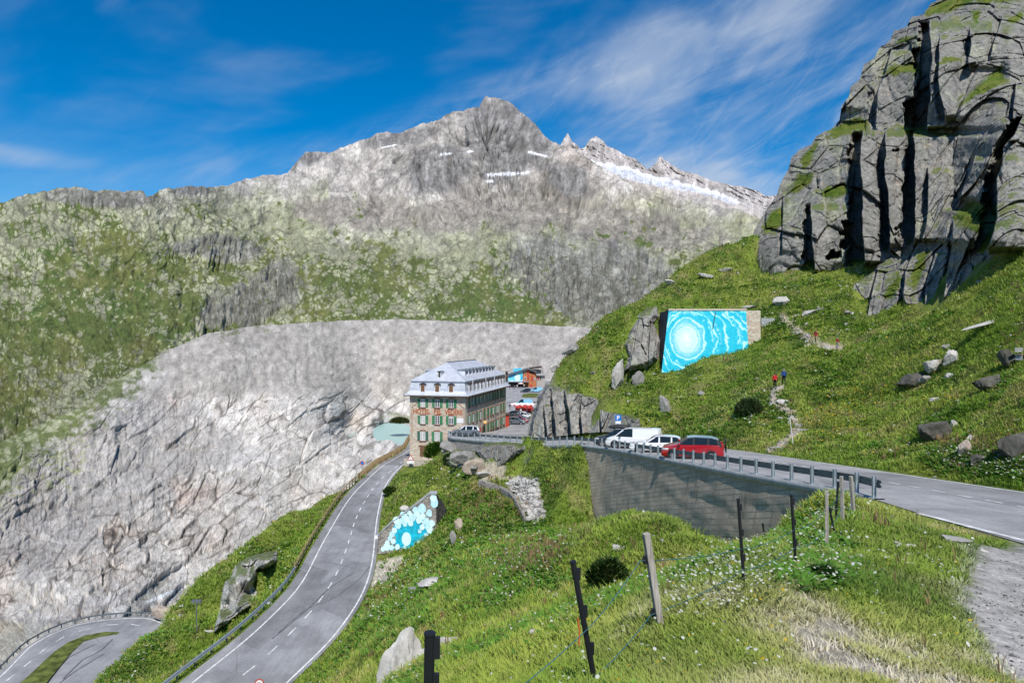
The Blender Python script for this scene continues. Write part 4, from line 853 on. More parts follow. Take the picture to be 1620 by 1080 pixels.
_c = M_zinc.mix(M_zinc.rng(M_zinc.noise(_p, .9, 5), .3, .7), (.50, .52, .57), (.64, .655, .70)); _c = M_zinc.mix(M_zinc.rng(M_zinc.math('MINIMUM', _w.outputs[0], _w2.outputs[0]), 0, .05, .35, 0), _c, (.27, .29, .34)); M_zinc.col(_c); M_zinc = M_zinc.m
M_green = simple('green_shutter', (.045, .20, .085), .6, .3, 0, .15, 3); M_green2 = simple('dark_green_shutter', (.05, .13, .10), .6, .3, 0, .15, 3)
M_brown = simple('brown_timber', (.16, .085, .045), .7, .3, 0, .2, 4); M_dbrown = simple('dark_eave_timber', (.06, .035, .025), .7, .3, 0, .2, 4)
M_white = simple('white_paint', (.72, .72, .72), .5, .4, 0, .04, 4); M_glass = NM('dark_glass', .08, .6); M_glass.col((.03, .035, .045)); M_glass = M_glass.m
M_rust = simple('rust_red_letters', (.36, .10, .04), .7, .3, 0, .15, 5); M_red = simple('red_paint', (.42, .05, .03), .55, .4, 0, .1, 3); M_lintel = simple('red_sandstone', (.22, .09, .06), .8, .2, 0, .15, 3)
ang = math.atan2(-.24, .97); RC = Vector((-7.88, 115, -21.4))
hotel = empty('hotel', RC, ang, label='five storey stone hotel with grey mansard roof and green shutters in the road bend', cat='hotel')
HW, HL, Z0 = 10.0, 27.6, 21.4        # local: x in [-HW,0], y in [0,HL], z from 0
def zz(z): return z+Z0
def hp(mb, name, mat, **k): return mb.build(name, mat, hotel, **k)
eave = zz(-9.3)
hp(MB().box(-HW, 0, 0, HL, 0, eave), 'wall', M_stone)
hp(MB().box(-HW-.9, -3.5, -.5, 0.003, -.3, 1.3), 'plinth', simple('concrete_plinth', (.42, .38, .32), .85, .2))
# roof: flared lower skirt, steep mansard, break, hipped top
def ringz(i, z): return [(-HW+i, i, z), (-i, i, z), (-i, HL-i, z), (-HW+i, HL-i, z)]
def roof(rings, name, mat, cap=False):
    mb = MB(); vs = [v for r in rings for v in r]; fs = []
    for k in range(len(rings)-1):
        for j in range(4): fs.append((k*4+j, k*4+(j+1) % 4, k*4+4+(j+1) % 4, k*4+4+j))
    if cap: b = (len(rings)-1)*4; fs.append((b, b+1, b+2, b+3))
    return hp(mb.add(vs, fs), name, mat)
roof([ringz(-.85, eave+.02), ringz(-.85, eave+.22), ringz(-.35, eave+.42), ringz(-.05, eave+.85), ringz(.22, zz(-6.75))], 'lower_roof', M_zinc)
roof([ringz(-.80, eave), ringz(0.01, eave-.02)], 'soffit', M_dbrown); roof([ringz(-.86, eave-.02), ringz(-.86, eave+.12)], 'gutter', M_dbrown)
mb = MB(); a = ringz(.0, zz(-6.72)); b = [(-HW/2, 5.2, zz(-3.7)), (-HW/2, HL-5.0, zz(-3.7))]
mb.add(a+b, [(0,1,4),(1,2,5,4),(2,3,5),(3,0,4,5)]); mb.box(-HW, 0, 0, .10, zz(-6.86), zz(-6.73)); mb.box(-.1, 0, .1, HL, zz(-6.86), zz(-6.73)); mb.box(-HW, -HW+.1, .1, HL, zz(-6.86), zz(-6.73))
hp(mb, 'upper_roof', M_zinc); hp(MB().tube([b[0], b[1]], .12, 6), 'ridge_cap', M_dkst)
def wface(face, s, z):
    """matrix: local x along the wall, -y outwards"""
    if face == 'f': return Matrix.Translation((-s, 0, zz(z)))
    return Matrix.Translation((0, s, zz(z))) @ Matrix.Rotation(R(90), 4, 'Z')
WR = random.Random(4); M_curt = simple('curtain_cloth', (.45, .44, .42), .9, .1, 0, .3, 5); M_green3 = simple('faded_green_shutter', (.075, .21, .11), .8, .2, 0, .3, 3)
def window(face, s, z, w=.86, h=1.42, sh=.48, mat=M_green, curtain=False, k=1):
    if mat is M_green and WR.random() < .4: mat = M_green3
    closed = face == 's' and WR.random() < .3
    M0 = M = wface(face, s, z); mb = MB(); mb.box(-w/2, w/2, -.05, .0-.004, -h/2, h/2, 0, M)
    f = hp(MB().box(-w/2-.07, w/2+.07, -.09, -.003, h/2, h/2+.22, 0, M), 'window', M_lintel); MB().box(-w/2-.14, w/2+.14, -.16, -.003, -h/2-.12, -h/2, 0, M).build('sill', M_lintel, f)
    mb.build('pane', M_curt if curtain else M_glass, f)
    if not curtain and WR.random() < .6: MB().box(-w/2+.06, w/2-.06, -.0515, -.0505, h/2-.2-.5*WR.random(), h/2-.05, 0, M).build('blind', M_curt, f)
    fr = MB(); t = .075
    for a, b_, c, d in ((-w/2, -w/2+t, -h/2, h/2), (w/2-t, w/2, -h/2, h/2), (-t*.7, t*.7, -h/2, h/2), (-w/2, w/2, -h/2, -h/2+t), (-w/2, w/2, h/2-t, h/2), (-w/2, w/2, -h*.02-.02, -h*.02+.02), (-w/2, w/2, h*.22, h*.22+.04), (-w/2, w/2, -h*.28, -h*.28+.04)): fr.box(a, b_, -.075-(.004 if a > -.2 else 0), -.052, c, d, 0, M)
    fr.build('frame', M_white, f)
    if sh:
        for sg in (-1, 1):
            m2 = MB(); x0 = sg*(w/2+.03); x1 = sg*(w/2+.03+sh)
            if closed: x0, x1 = 0.004*sg, sg*(w/2+.02); M = M0 @ Matrix.Translation((0, -.035, 0))
            m2.box(min(x0, x1), max(x0, x1), -.065, -.012, -h/2-.02, h/2+.02, 0, M)
            for j in range(9): zz0 = -h/2+.08+j*(h-.16)/9; m2.box(min(x0, x1)+.06, max(x0, x1)-.06, -.078, -.0655, zz0, zz0+.06, 0, M)
            m2.build('shutter', mat, hotel)
FS = (7.58, 4.96, 2.47)
for i, s in enumerate(FS): window('f', s, -10.5, curtain=(i == 0)); window('f', s, -13.35, curtain=(i == 0))
for s, m_ in ((7.6, M_green2), (5.0, M_green)): window('f', s, -16.15, .95, 1.6, mat=m_, curtain=True)
M = wface('f', 7.62, -18.75); dr = hp(MB().box(-.5, .5, -.07, -.004, -.9, .85, 0, M), 'door', M_brown); MB().box(-.75, .75, -.12, -.003, .86, .98, 0, M).build('lintel', M_lintel, dr)
M = wface('f', 5.1, -18.6); hp(MB().box(-.6, .5, -.07, -.004, -.7, .75, 0, M), 'cellar_door', M_brown)
SS = (2.2, 4.5, 6.6, 8.9, 11.4, 13.9, 16.0, 17.5, 19.4, 20.9, 23.3, 25.6)
for i, s in enumerate(SS):
    tight = i in (6, 7, 8, 9)
    for z in (-10.5, -13.35, -16.15):
        if z < -16 and i < 4: continue
        window('s', s, z, .72 if tight else .86, 1.42, .33 if tight else .48)
M = wface('s', 8.3, -16.9); hp(MB().box(-.5, .5, -.06, -.004, -1.1, 1.0, 0, M), 'door', M_green2)
M = wface('s', 10.4, -16.9); hp(MB().box(-.45, .45, -.10, -.004, -.9, 1.3, 0, M), 'door', M_brown); M = wface('s', 10.2, -14.9)
lm = hp(MB().box(-.05, .05, -.55, -.003, -.12, -.04, 0, M), 'wall_lamp', M_dkst); MB().box(-.28, .28, -.85, -.30, -.03, .42, 0, M).build('lamp_shade', simple('amber_glass', (.85, .55, .22), .3, .5), lm)
# painted sign
def text_mesh(name, body, size, mat, M, depth=.02, parent=None, bold=.02, xs=1.0, space=1.0):
    cu = bpy.data.curves.new(name, 'FONT'); cu.body = body; cu.size = size; cu.extrude = depth/2; cu.offset = bold; cu.align_x = 'LEFT'; cu.space_character = space
    t = bpy.data.objects.new(name, cu); COL.objects.link(t); dg = bpy.context.evaluated_depsgraph_get(); dg.update()
    me = bpy.data.meshes.new_from_object(t.evaluated_get(dg)); bpy.data.objects.remove(t); me.name = name; me.transform(M @ Matrix.Rotation(R(90), 4, 'X') @ Matrix.Diagonal((xs, 1, 1, 1)))
    me.materials.clear(); me.materials.append(mat); o = bpy.data.objects.new(name, me); COL.objects.link(o)
    if parent: o.parent = parent
    return o
pan = hp(MB().box(-9.45, -.35, -.012, -.0035, zz(-12.42), zz(-11.42)), 'sign_band', simple('cream_render', (.50, .41, .31), .8, .2, 0, .15, 2))
for wd, x0, x1 in (("HÔTEL", -9.35, -6.28), ("BEL", -5.6, -4.15), ("VÉDÈRE", -3.65, -.45)):
    t = text_mesh('sign_letters', wd, .98, M_rust, Matrix.Translation((0, 0, 0)), .02, None, .035); xs = [v.co.x for v in t.data.vertices]; zs = [v.co.z for v in t.data.vertices]
    kx = (x1-x0)/(max(xs)-min(xs)); mn = min(xs)
    base = 0
    for v in t.data.vertices: v.co.x = x0+(v.co.x-mn)*kx; v.co.z = zz(-12.36)+v.co.z*1.16; v.co.y = -.024+v.co.y*.5
    t.parent = hotel
for x, a in ((-9.6, 1), (-.2, -1)):
    m2 = MB(); m2.box(x-.04, x+.04, -.02, -.003, zz(-16.5 if a > 0 else -14.9), zz(-11.3)); p0 = Vector((x, -.012, zz(-11.3))); p1 = Vector((x+a*1.05, -.012, zz(-10.5))); m2.tube([p0, p1], .05, 4); hp(m2, 'painted_line', M_lintel)
hp(MB().box(-1.5, -.3, -.05, -.003, zz(-13.75), zz(-12.95)), 'plaque', M_white)
# quoins and drainpipe
m2 = MB()
for k_ in range(14):
    w_ = .5 if k_ % 2 else .32; z_ = .3+k_*.86; m2.box(-w_, .012, -.012, w_+.05, z_, z_+.62)
hp(m2, 'quoins', simple('quoin_stone', (.40, .36, .30), .85, .2, 0, .2, 2)); hp(MB().tube([(.12, 6, 1.5), (.12, 6, eave)], .06, 6).tube([(.12, 19.0, 3), (.12, 19.0, eave)], .06, 6), 'drainpipe', M_dkst)
# dormers
def dormer(M, w, h, brown=True, small=False):
    d = MB(); d.box(-w/2, w/2, 0, 1.3, 0, h, 0, M); o = hp(d, 'dormer', M_zinc)
    n = 8; pts = []
    for k_ in range(n+1):
        a = math.pi*k_/n; pts.append(M @ Vector((-math.cos(a)*(w/2+.13), -.16, h+math.sin(a)*w*.34)))
    low = [M @ Vector((math.cos(math.pi*k_/n)*(w/2-.02), -.16, h-.02+math.sin(math.pi*k_/n)*(w*.22))) for k_ in range(n+1)]
    MB().prism(pts+low, (M.to_3x3() @ Vector((0, 1.5, 0)))).build('dormer_roof', M_dbrown if not small else M_dkst, o)
    MB().box(-w/2+.12, w/2-.12, -.03, -.002, .06, h-.02, 0, M).build('shutter' if brown else 'pane', M_brown if brown else M_glass, o)
    MB().box(-w/2+.02, -w/2+.115, -.04, -.002, .02, h, 0, M).box(w/2-.115, w/2-.02, -.04, -.002, .02, h, 0, M).build('jamb', M_white, o)
for s in FS: dormer(Matrix.Translation((-s, -.10, zz(-8.65))), .95, 1.25)
dormer(Matrix.Translation((-FS[1], 1.0, zz(-6.2))), .62, .95, False, True)
for i in range(11):
    dormer(Matrix.Translation((.12, 2.3+i*2.3, zz(-8.6))) @ Matrix.Rotation(R(90), 4, 'Z'), .85, 1.25)
for i in range(10):
    dormer(Matrix.Translation((-1.35, 4.2+i*2.15, zz(-6.1))) @ Matrix.Rotation(R(90), 4, 'Z'), .45, 1.05, True, True)
hp(MB().box(-2.3, -1.3, 4.0, 24.2, zz(-5.08), zz(-4.98)), 'dormer_band', M_zinc); hp(MB().box(-HW+1.3, -HW+2.3, 3.5, 24.2, zz(-5.08), zz(-4.98)).box(-HW+1.35, -HW+2.2, 4, 24, zz(-6.1), zz(-5.09)), 'dormer_band', M_zinc)
for y in (3.3, 11.5, 17.5): hp(MB().tube([(.30, y, zz(-8.9)), (.30, y, zz(-5.6))], .09, 6), 'vent_pipe', M_zinc)

# ================================================================== kiosk buildings beyond
def at(px, py, Y): return Vector(P(px, py, Y))
def wallpoly(mb, pts, Y, d, mi=0): return mb.prism([at(a, b, Y) for a, b in pts], (0, d, 0), mi)
kb = empty('gift_shop', at(825, 613, 300), label='gabled shop with ice blue left front and red timber right front', cat='shop')
def kp(mb, name, mat): return parent_keep(mb.build(name, mat), kb)
M_ice = NM('ice_mural_paint', .6, .3); _p = M_ice.pos(); _n = M_ice.noise(_p, .35, 4, .6, .8); M_ice.col(M_ice.mix(M_ice.rng(_n, .35, .7), (.02, .35, .58), (.25, .75, .82))); M_ice = M_ice.m
kp(wallpoly(MB(), [(804,604),(804,593),(827,586.5),(827,604)], 300, 9), 'wall', M_ice); kp(wallpoly(MB(), [(827.2,604),(827.2,586.4),(835,584),(848,588),(848,613),(827.2,613)], 300.2, 9), 'timber_wall', simple('orange_timber', (.42, .15, .06), .7, .3, 0, .35, 1.2))
kp(wallpoly(MB(), [(804.5,615),(804.5,604),(827,604),(827,615)], 303, 6), 'ground_floor', simple('dark_shopfront', (.03, .03, .04), .4, .4)); kp(wallpoly(MB(), [(802,604.5),(802,603.6),(837,603.6),(837,604.5)], 296, 4.2), 'canopy', simple('canopy_grey', (.20, .20, .24), .6, .3))
m2 = MB(); m2.prism([at(801.5,593.6,300),at(835,583,300),at(835,583.9,300),at(801.5,594.6,300)], (0, 11, 0)).prism([at(835.1,583,300),at(849.5,588,300),at(849.5,589.2,300),at(835.1,583.9,300)], (0, 11, 0)); ro = kp(m2, 'roof', simple('slate_roof', (.10, .11, .13), .6, .3)); ro.location.y -= 1
kp(MB().prism([at(812,607-24,308),at(826,607-25,308),at(826,590,308),at(812,592,308)], (0, 3, 0)), 'roof_panel', M_ice)
for x0, x1, y0, y1, mt in ((829,832,586.5,590,M_white),(838,845,587.5,590.5,M_dbrown),(829.5,832.5,596,600.5,M_white),(840,843,594.5,602,M_red),(844.8,847,597,601.5,M_white),(838.5,842.5,608,612,M_red),(834.5,836.5,586,601,M_red)):
    f = kp(wallpoly(MB(), [(x0,y1),(x0,y0),(x1,y0),(x1,y1)], 300.1, .08), 'window', mt)
    if mt is M_white:
        g = wallpoly(MB(), [(x0+.5,y1-.6),(x0+.5,y0+.6),(x1-.5,y0+.6),(x1-.5,y1-.6)], 300.02, .07).build('pane', M_glass, f); 
M_iw = simple('pale_ice_paint', (.62, .82, .86), .6, .3)
kp(MB().disc(at(818.5, 597, 299.97), 1.7, (0, 1, 0), .05, 18, 0, 1.25), 'painted_cave', M_iw)
kp(MB().prism([at(804,603.6,300.02)+Vector((0,-.08,0)),at(809,601,299.95),at(816,602.5,299.95),at(827,601,299.95),at(827,603.6,299.95)], (0, .04, 0)), 'painted_ice', M_iw)
an = empty('annexe', at(853, 612, 302), label='low grey annexe with red shutters right of the shop', cat='building')
parent_keep(wallpoly(MB(), [(848.6,614),(848.6,594),(862,594),(862,614)], 302, 8).build('wall', simple('grey_render', (.36, .34, .31), .85, .2)), an); parent_keep(wallpoly(MB(), [(848.3,594),(848.3,592.6),(864,592),(864,594)], 301, 10).build('roof', simple('tin_roof', (.33, .34, .34), .6, .3)), an)
for x0, x1, mt in ((850.2,853,M_red),(854.5,856,M_dbrown)): parent_keep(wallpoly(MB(), [(x0,601),(x0,595.5),(x1,595.5),(x1,601)], 301.9, .08).build('shutter', mt), an)
bk = empty('back_building', at(849, 600, 325), label='grey building with dark roof rising behind the annexe', cat='building')
parent_keep(wallpoly(MB(), [(836,600),(836,584),(860,586),(860,600)], 325, 8).build('wall', simple('grey_boards', (.30, .28, .26), .85, .2)), bk); parent_keep(wallpoly(MB(), [(838,583.5),(838,582.5),(857,580),(857,581.5)], 322, 12).build('roof', M_dbrown), bk)
hutb = empty('hut', at(802, 600, 305), label='small brown hut at the left end of the shop', cat='hut')
parent_keep(wallpoly(MB(), [(799.5,605),(799.5,588.5),(803.4,588.5),(803.4,605)], 304, 4).build('wall', M_brown), hutb); parent_keep(wallpoly(MB(), [(799,588.5),(799,587.6),(804.6,587.6),(804.6,588.5)], 303, 6).build('roof', M_dkst), hutb)
# red lean-to beside the hotel
lt = empty('red_shed', Vector((-.98, 141.5, -18.4)), label='narrow red boarded shed at the far corner of the hotel', cat='shed')
MB().box(-.52, .36, 0, 2.6, -.4, 3.1).build('wall', M_red, lt); MB().box(-.75, .62, -.2, 2.8, 3.1, 3.3).build('roof', M_dbrown, lt)

# ================================================================== MURAL WALLS
def mural_mat(name, cx, cz, s=1.0):
    m = NM(name, .6, .3); tcn = m.n('ShaderNodeTexCoord').outputs['Object']; p = m.mapping(tcn, (1/s, 1/s, 1/s), (0, 0, 0), (-cx/s, 0, -cz/s)); nz = m.noise(p, .5, 4, .6); nz2 = m.noise(p, 2.2, 5, .65)
    sep = m.n('ShaderNodeSeparateXYZ'); m.l(p, sep.inputs[0]); X = m.math('MULTIPLY', sep.outputs[0], m.math('ADD', .72, m.math('MULTIPLY', sep.outputs[0], -.028))); Zc = sep.outputs[2]
    r = m.math('SQRT', m.math('ADD', m.math('MULTIPLY', X, X), m.math('MULTIPLY', m.math('MULTIPLY', Zc, Zc), .38))); r2 = m.math('ADD', r, m.math('MULTIPLY', nz, 1.3))
    w = m.math('SINE', m.math('MULTIPLY', r2, 8.0)); w2 = m.math('SINE', m.math('ADD', m.math('MULTIPLY', r2, 12), m.math('MULTIPLY', nz2, 3.5)))
    c = m.mix(m.rng(nz2, .35, .65), (.0, .42, .60), (.02, .52, .68)); c = m.mix(m.math('MULTIPLY', m.rng(w, .7, .98), m.rng(nz, .3, .55, .25, 1)), c, (.45, .86, .90)); c = m.mix(m.math('MULTIPLY', m.rng(w2, .6, .97), m.rng(nz, .42, .6, 0, .7)), c, (.62, .92, .95))
    c = m.mix(m.rng(m.math('ADD', r2, m.math('MULTIPLY', nz2, 1.6)), 3.7, 1.6, 0, .88), c, (.74, .90, .93)); m.col(c); return m.m
big = empty('mural_wall', Vector((29.3, 105, -2)), label='large avalanche wall painted with a blue ice tunnel on the hillside', cat='wall')
zt_ = 4.76; X0, X1, XL = 24.1, 36.0, 22.85; loc0 = Vector(big.location)
def bl(x, y, z): return Vector((x, y, z))-loc0
def face_y(z): return 105-(zt_-z)*.12
mb = MB(); zb_ = -9
mb.add([bl(X0, face_y(zt_), zt_), bl(X1, face_y(zt_), zt_), bl(X1+.3, face_y(zb_), zb_), bl(X0-(zt_-zb_)*.143, face_y(zb_), zb_)], [(0, 1, 2, 3)])
mb.build('mural', mural_mat('ice_tunnel_paint', -2.6, 2.4), big)
mb = MB(); mb.add([bl(X0, 105, zt_), bl(X0-(zt_-zb_)*.143, face_y(zb_), zb_), bl(X0-(zt_-zb_)*.143+.25, 112, zb_), bl(X0+.2, 112, zt_), bl(X1, 112, zt_), bl(X1, 105, zt_)], [(0, 1, 2, 3), (0, 3, 4, 5)]); mb.build('side_wall', simple('shaded_side_concrete', (.07, .07, .075), .9, .2, 0, .2, 1), big)  # side away from the sun, its shade put into the concrete colour
MB().box(X0-loc0.x-.05, X1-loc0.x+.05, -.10, .5, zt_-loc0.z, zt_-loc0.z+.26).build('coping', simple('pale_coping', (.50, .44, .38), .85, .2), big)
MB().box(X1-loc0.x+.003, X1-loc0.x+2.25, .05, 1.2, -6, zt_-loc0.z-.02).build('wing_wall', M_stone, big)
MB().add([bl(31.2, 104.86, 4.55), bl(31.35, 104.86, 4.55), bl(30.85, 104.55, 2.0), bl(30.7, 104.55, 2.0)], [(0, 1, 2, 3)]).build('pole_shadow', simple('pole_shadow_paint', (.03, .10, .16), .6, .3), big)  # cast shadow of a pole, painted on the mural as a dark strip
tr = hit(1218, 512); cb = empty('concrete_trough', tr, label='low concrete block beside the path, right of the large mural', cat='trough'); MB().box(-1.5, .6, -.4, .4, -.6, .75).build('block', M_cop, cb, bevel=.04); MB().box(.61, 1.9, -.3, .3, -.6, .55).build('step', M_cop, cb)

sm = empty('small_mural_wall', Vector((-12, 78, -24)), label='stepped stone wall by the lower road painted with a turquoise ice cave', cat='wall'); Ys = 78.
def sp(px, py, dy=0): return Vector(P(px, py, Ys))+Vector((0, dy, 0))-Vector(sm.location)
outl = [(597,876),(598,848),(606,838),(618,827),(640,811),(655,800),(680,780),(690,781),(690.5,872)]
M_rub = NM('rubble_masonry', .9, .2); _p = M_rub.pos(); _v = M_rub.vor(M_rub.mapping(_p, (1, 1, 1.8)), 1.9); _n = M_rub.noise(_p, 1.2, 5); M_rub.col(M_rub.mix(M_rub.rng(_v, .02, .08, .8, 0), M_rub.mix(M_rub.rng(_n, .3, .7), (.20, .18, .16), (.38, .35, .31)), (.08, .075, .07))); M_rub.bump(_v, .8, .08); M_rub = M_rub.m
MB().prism([sp(*p) for p in outl], (0, 1.0, 0)).build('wall', M_rub, sm)
m2 = MB(); top = [(597,847),(606,837),(618,826),(640,810),(655,799),(680,779),(691,780)]
for a, b in zip(top[:-1], top[1:]): m2.prism([sp(*a, -.08), sp(*b, -.08), sp(b[0], b[1]+2, -.08), sp(a[0], a[1]+2, -.08)], (0, 1.2, 0))
m2.build('coping', M_cop, sm)
r0 = P(690.6, 781, Ys); m2 = MB(); l0 = Vector(sm.location)
m2.add([Vector(v)-l0 for v in [(r0[0]+.01, 78.01, r0[2]), (r0[0]+.01, 78.01, -25.2), (-7.15, 82.3, -25.2), (-7.15, 82.3, -21.4), (-7.7, 80.4, -19.9), (-8.3, 79, -18.2), (r0[0]-.5, 79, r0[2]), (-8.2, 83.5, -19.9), (-7.7, 84, -21.4)]], [(0, 1, 2, 3, 4, 5), (0, 5, 6), (5, 4, 7, 6), (4, 3, 8, 7)])
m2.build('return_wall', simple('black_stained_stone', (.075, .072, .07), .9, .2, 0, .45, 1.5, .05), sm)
rng = np.random.RandomState(5)
M_teal = mural_mat('turquoise_cave_paint', 1.6, 1.6, .55)
m2 = MB(); cc = sp(647, 844, -.015); pts = []
for k_ in range(26):
    a = 2*math.pi*k_/26; rr = 1+.10*math.sin(3*a+1)+.06*rng.randn(); pts.append(cc+Vector((math.cos(a)*1.95*rr, 0, max(-1.75, math.sin(a)*1.75*rr))))
cav = m2.prism(pts, (0, .02, 0)).build('painted_cave', simple('teal_cave_paint', (.01, .40, .55), .6, .3, 0, .35, 1.4), sm)
m2 = MB().disc(sp(643, 852, -.03), .78, (0, 1, 0), .02, 20, 0, .52)
m2.build('painted_glow', [simple('pale_glow_paint', (.62, .88, .92), .6, .3)], sm)
m2 = MB(); n_ = 0
ring = [(612,864,1.0),(620,866,.7),(629,865,.7),(640,866,.5),(662,860,.7),(672,858,.8),(683,856,.9),(686,845,.7),(680,838,.9),(674,846,.6),(683,827,.9),(675,825,.9),(668,833,.7),(664,840,.5),(622,856,.7),(620,845,.8),(624,838,.7),(630,830,.9),(627,822,.9),(636,823,.8),(643,820,1.1),(637,813,.7),(650,827,.7),(653,818,.9),(660,813,.8),(657,806,.8),(663,822,.9),(668,804,1.15),(669,816,.8),(679,811,.9),(648,812,.7),(641,829,.6),(613,858,.6),(687,795,1.1),(686,788,.9),(671,826,.6),(606,868,.6),(617,851,.6),(677,862,.5),(676,833,.6)]
for px, py, s_ in ring:
    c0 = sp(px, py, -.045-.006*(n_ % 5)); n_ += 1; pts = []; kk = 9
    for k_ in range(kk): a = 2*math.pi*k_/kk+rng.rand()*.3; pts.append(c0+Vector((math.cos(a)*.42*s_*(.85+.3*rng.rand()), 0, math.sin(a)*.50*s_*(.85+.3*rng.rand()))))
    m2.prism(pts, (0, .02, 0), n_ % 2)
m2.build('painted_ice', [simple('pale_ice_a', (.48, .74, .80), .6, .3), simple('pale_ice_b', (.60, .84, .88), .6, .3)], sm)
# ================================================================== VEHICLES
def paint(name, c, rough=.22, metal=.0):
    m = NM(name, rough, .5, metal); m.col(c); m.b.inputs['Coat Weight'].default_value = .8; m.b.inputs['Coat Roughness'].default_value = .05; return m.m
M_tyre2 = simple('rubber', (.02, .02, .02), .8, .3, 0, .1); M_rim = simple('alloy_rim', (.45, .46, .48), .35, .5, .7, .05); M_cg = NM('car_glass', .08, .35); M_cg.col((.012, .018, .022)); M_cg = M_cg.m
M_blackp = simple('black_plastic', (.02, .02, .022), .5, .4, 0, .05); M_head = NM('headlamp_glass', .08, .8); M_head.col((.62, .64, .66)); M_head = M_head.m; M_tail = simple('tail_lamp_red', (.35, .01, .01), .2, .6, 0, .02)
def car(name, loc, head, label, mat, L=4.3, H=1.5, Wd=1.78, style='hatch', cat='car', group=None, roofmat=None, scale=1.0, detail=True, lowmat=None):
    """local +X is the front.  profile by fractions of length, from nose to tail: (x, hood/roof z, belt z)"""
    e = empty(name, loc, head, label=label, cat=cat, group=group); e.scale = (scale,)*3; hw = Wd/2
    P_ = {'hatch': dict(prof=[(.5,.42,.30),(.495,.62,.28),(.46,.78,.20),(.36,.90,.17),(.22,1.0,.17),(0,1.02,.17),(-.25,1.05,.17),(-.42,1.06,.18),(-.485,1.02,.22),(-.5,.72,.28),(-.495,.45,.32)], gh=[(.24,.98,1.0),(.08,1.44,1.0),(-.05,1.50,1.0),(-.30,1.48,1.0),(-.42,1.36,1.0),(-.485,1.02,1.0)]),
          'wagon': dict(prof=[(.5,.40,.30),(.495,.58,.28),(.46,.70,.20),(.36,.82,.17),(.20,.90,.17),(0,.93,.17),(-.25,.96,.17),(-.43,.97,.18),(-.49,.93,.22),(-.5,.66,.28),(-.495,.45,.32)], gh=[(.20,.90,1.0),(.04,1.36,1.0),(-.10,1.43,1.0),(-.34,1.40,1.0),(-.43,1.28,1.0),(-.49,.93,1.0)]),
          'van': dict(prof=[(.5,.42,.30),(.497,.72,.26),(.47,.90,.20),(.40,1.02,.17),(.30,1.12,.17),(0,1.12,.17),(-.25,1.12,.17),(-.45,1.12,.18),(-.495,1.12,.22),(-.5,.80,.28),(-.498,.45,.32)], gh=[(.33,1.12,1.0),(.17,1.72,1.0),(.06,1.84,1.0),(-.30,1.86,1.0),(-.475,1.84,1.0),(-.497,1.12,1.0)])}[style]
    k = H/{'hatch': 1.5, 'wagon': 1.43, 'van': 1.86}[style]
    st = []
    for fx, zt, zb in P_['prof']:
        x = fx*L; zt *= k; t = abs(fx)*2; w = hw*(1-.10*max(0, t-.72)/.28-.06*max(0, t-.93)/.07)
        st.append([(x, 0, zb), (x, w*.88, zb), (x, w*.985, zb+.12), (x, w, zb+(zt-zb)*.52), (x, w*.955, zt-.05), (x, w*.87, zt), (x, 0, zt+.03)])
    mb = MB(); n = 7; vs = []
    for sct in st: vs += sct+[(a, -b, c) for a, b, c in sct[1:-1][::-1]]
    m = n+n-2; fs = []
    for i in range(len(st)-1):
        for j in range(m): fs.append((i*m+j, i*m+(j+1) % m, (i+1)*m+(j+1) % m, (i+1)*m+j))
    fs += [tuple(range(m))[::-1], tuple((len(st)-1)*m+j for j in range(m))]
    body = mb.add(vs, fs).build('body', mat, e, smooth=True, bevel=.02)
    # greenhouse: dark glass volume, roof skin and pillars
    gh = [(a*L, b*k) for a, b, c in P_['gh']]; xb0, xb1 = gh[0][0], gh[-1][0]; zb_ = gh[0][1]-.04
    def gx(x, z, out=0): f = (z-zb_)/(gh[2][1]-zb_+1e-6); return (hw*(.90-.15*f)+out)
    mb = MB(); vs = []; top = gh; bot = [(xb0+.05, zb_)]+[(xb0+(xb1-xb0)*i/5, zb_) for i in range(1, 5)]+[(xb1-.0, zb_)]
    for sg in (1, -1): vs += [(x, sg*gx(x, z), z) for x, z in top]+[(x, sg*gx(x, z), z) for x, z in bot]
    fs = []
    for sg in (0, 1):
        o = sg*12
        for i in range(5): fs.append((o+i, o+i+1, o+6+i+1, o+6+i))
    for i in range(5): fs.append((i, i+1, 12+i+1, 12+i))
    van = style == 'van'
    mb.add(vs, fs).build('windows', M_cg, e)
    rm = roofmat or mat; mb = MB()
    def skin(pts, th=.035, inset=0):
        a = []; 
        for x, z in pts: w = gx(x, z, .012)-inset; a.append([(x, w, z+.01), (x, w*.8, z+th), (x, 0, z+th*1.5), (x, -w*.8, z+th), (x, -w, z+.01)])
        v = [q for s_ in a for q in s_]; f = []
        for i in range(len(a)-1):
            for j in range(4): f.append((i*5+j, i*5+j+1, (i+1)*5+j+1, (i+1)*5+j))
        return v, f
    v, f = skin(top[1:5] if not van else top[1:6]); mb.add(v, f).build('roof', rm, e, smooth=True)
    def sidepanel(poly, out=.014):
        for sg in (1, -1): mb2.prism([(x, sg*(gx(x, z)+out), z) for x, z in poly], (0, -sg*.01, 0))
    mb2 = MB()
    def xz(i): return top[i]
    A0, A1 = top[0], top[1]
    sidepanel([(A0[0]+.02, zb_), (A0[0]-.10, zb_), (A1[0]-.10, A1[1]-.03), (A1[0]+.02, A1[1]+.01)])
    bx = xb0+(xb1-xb0)*(.36 if not van else .42); pw = .07 if not van else .0
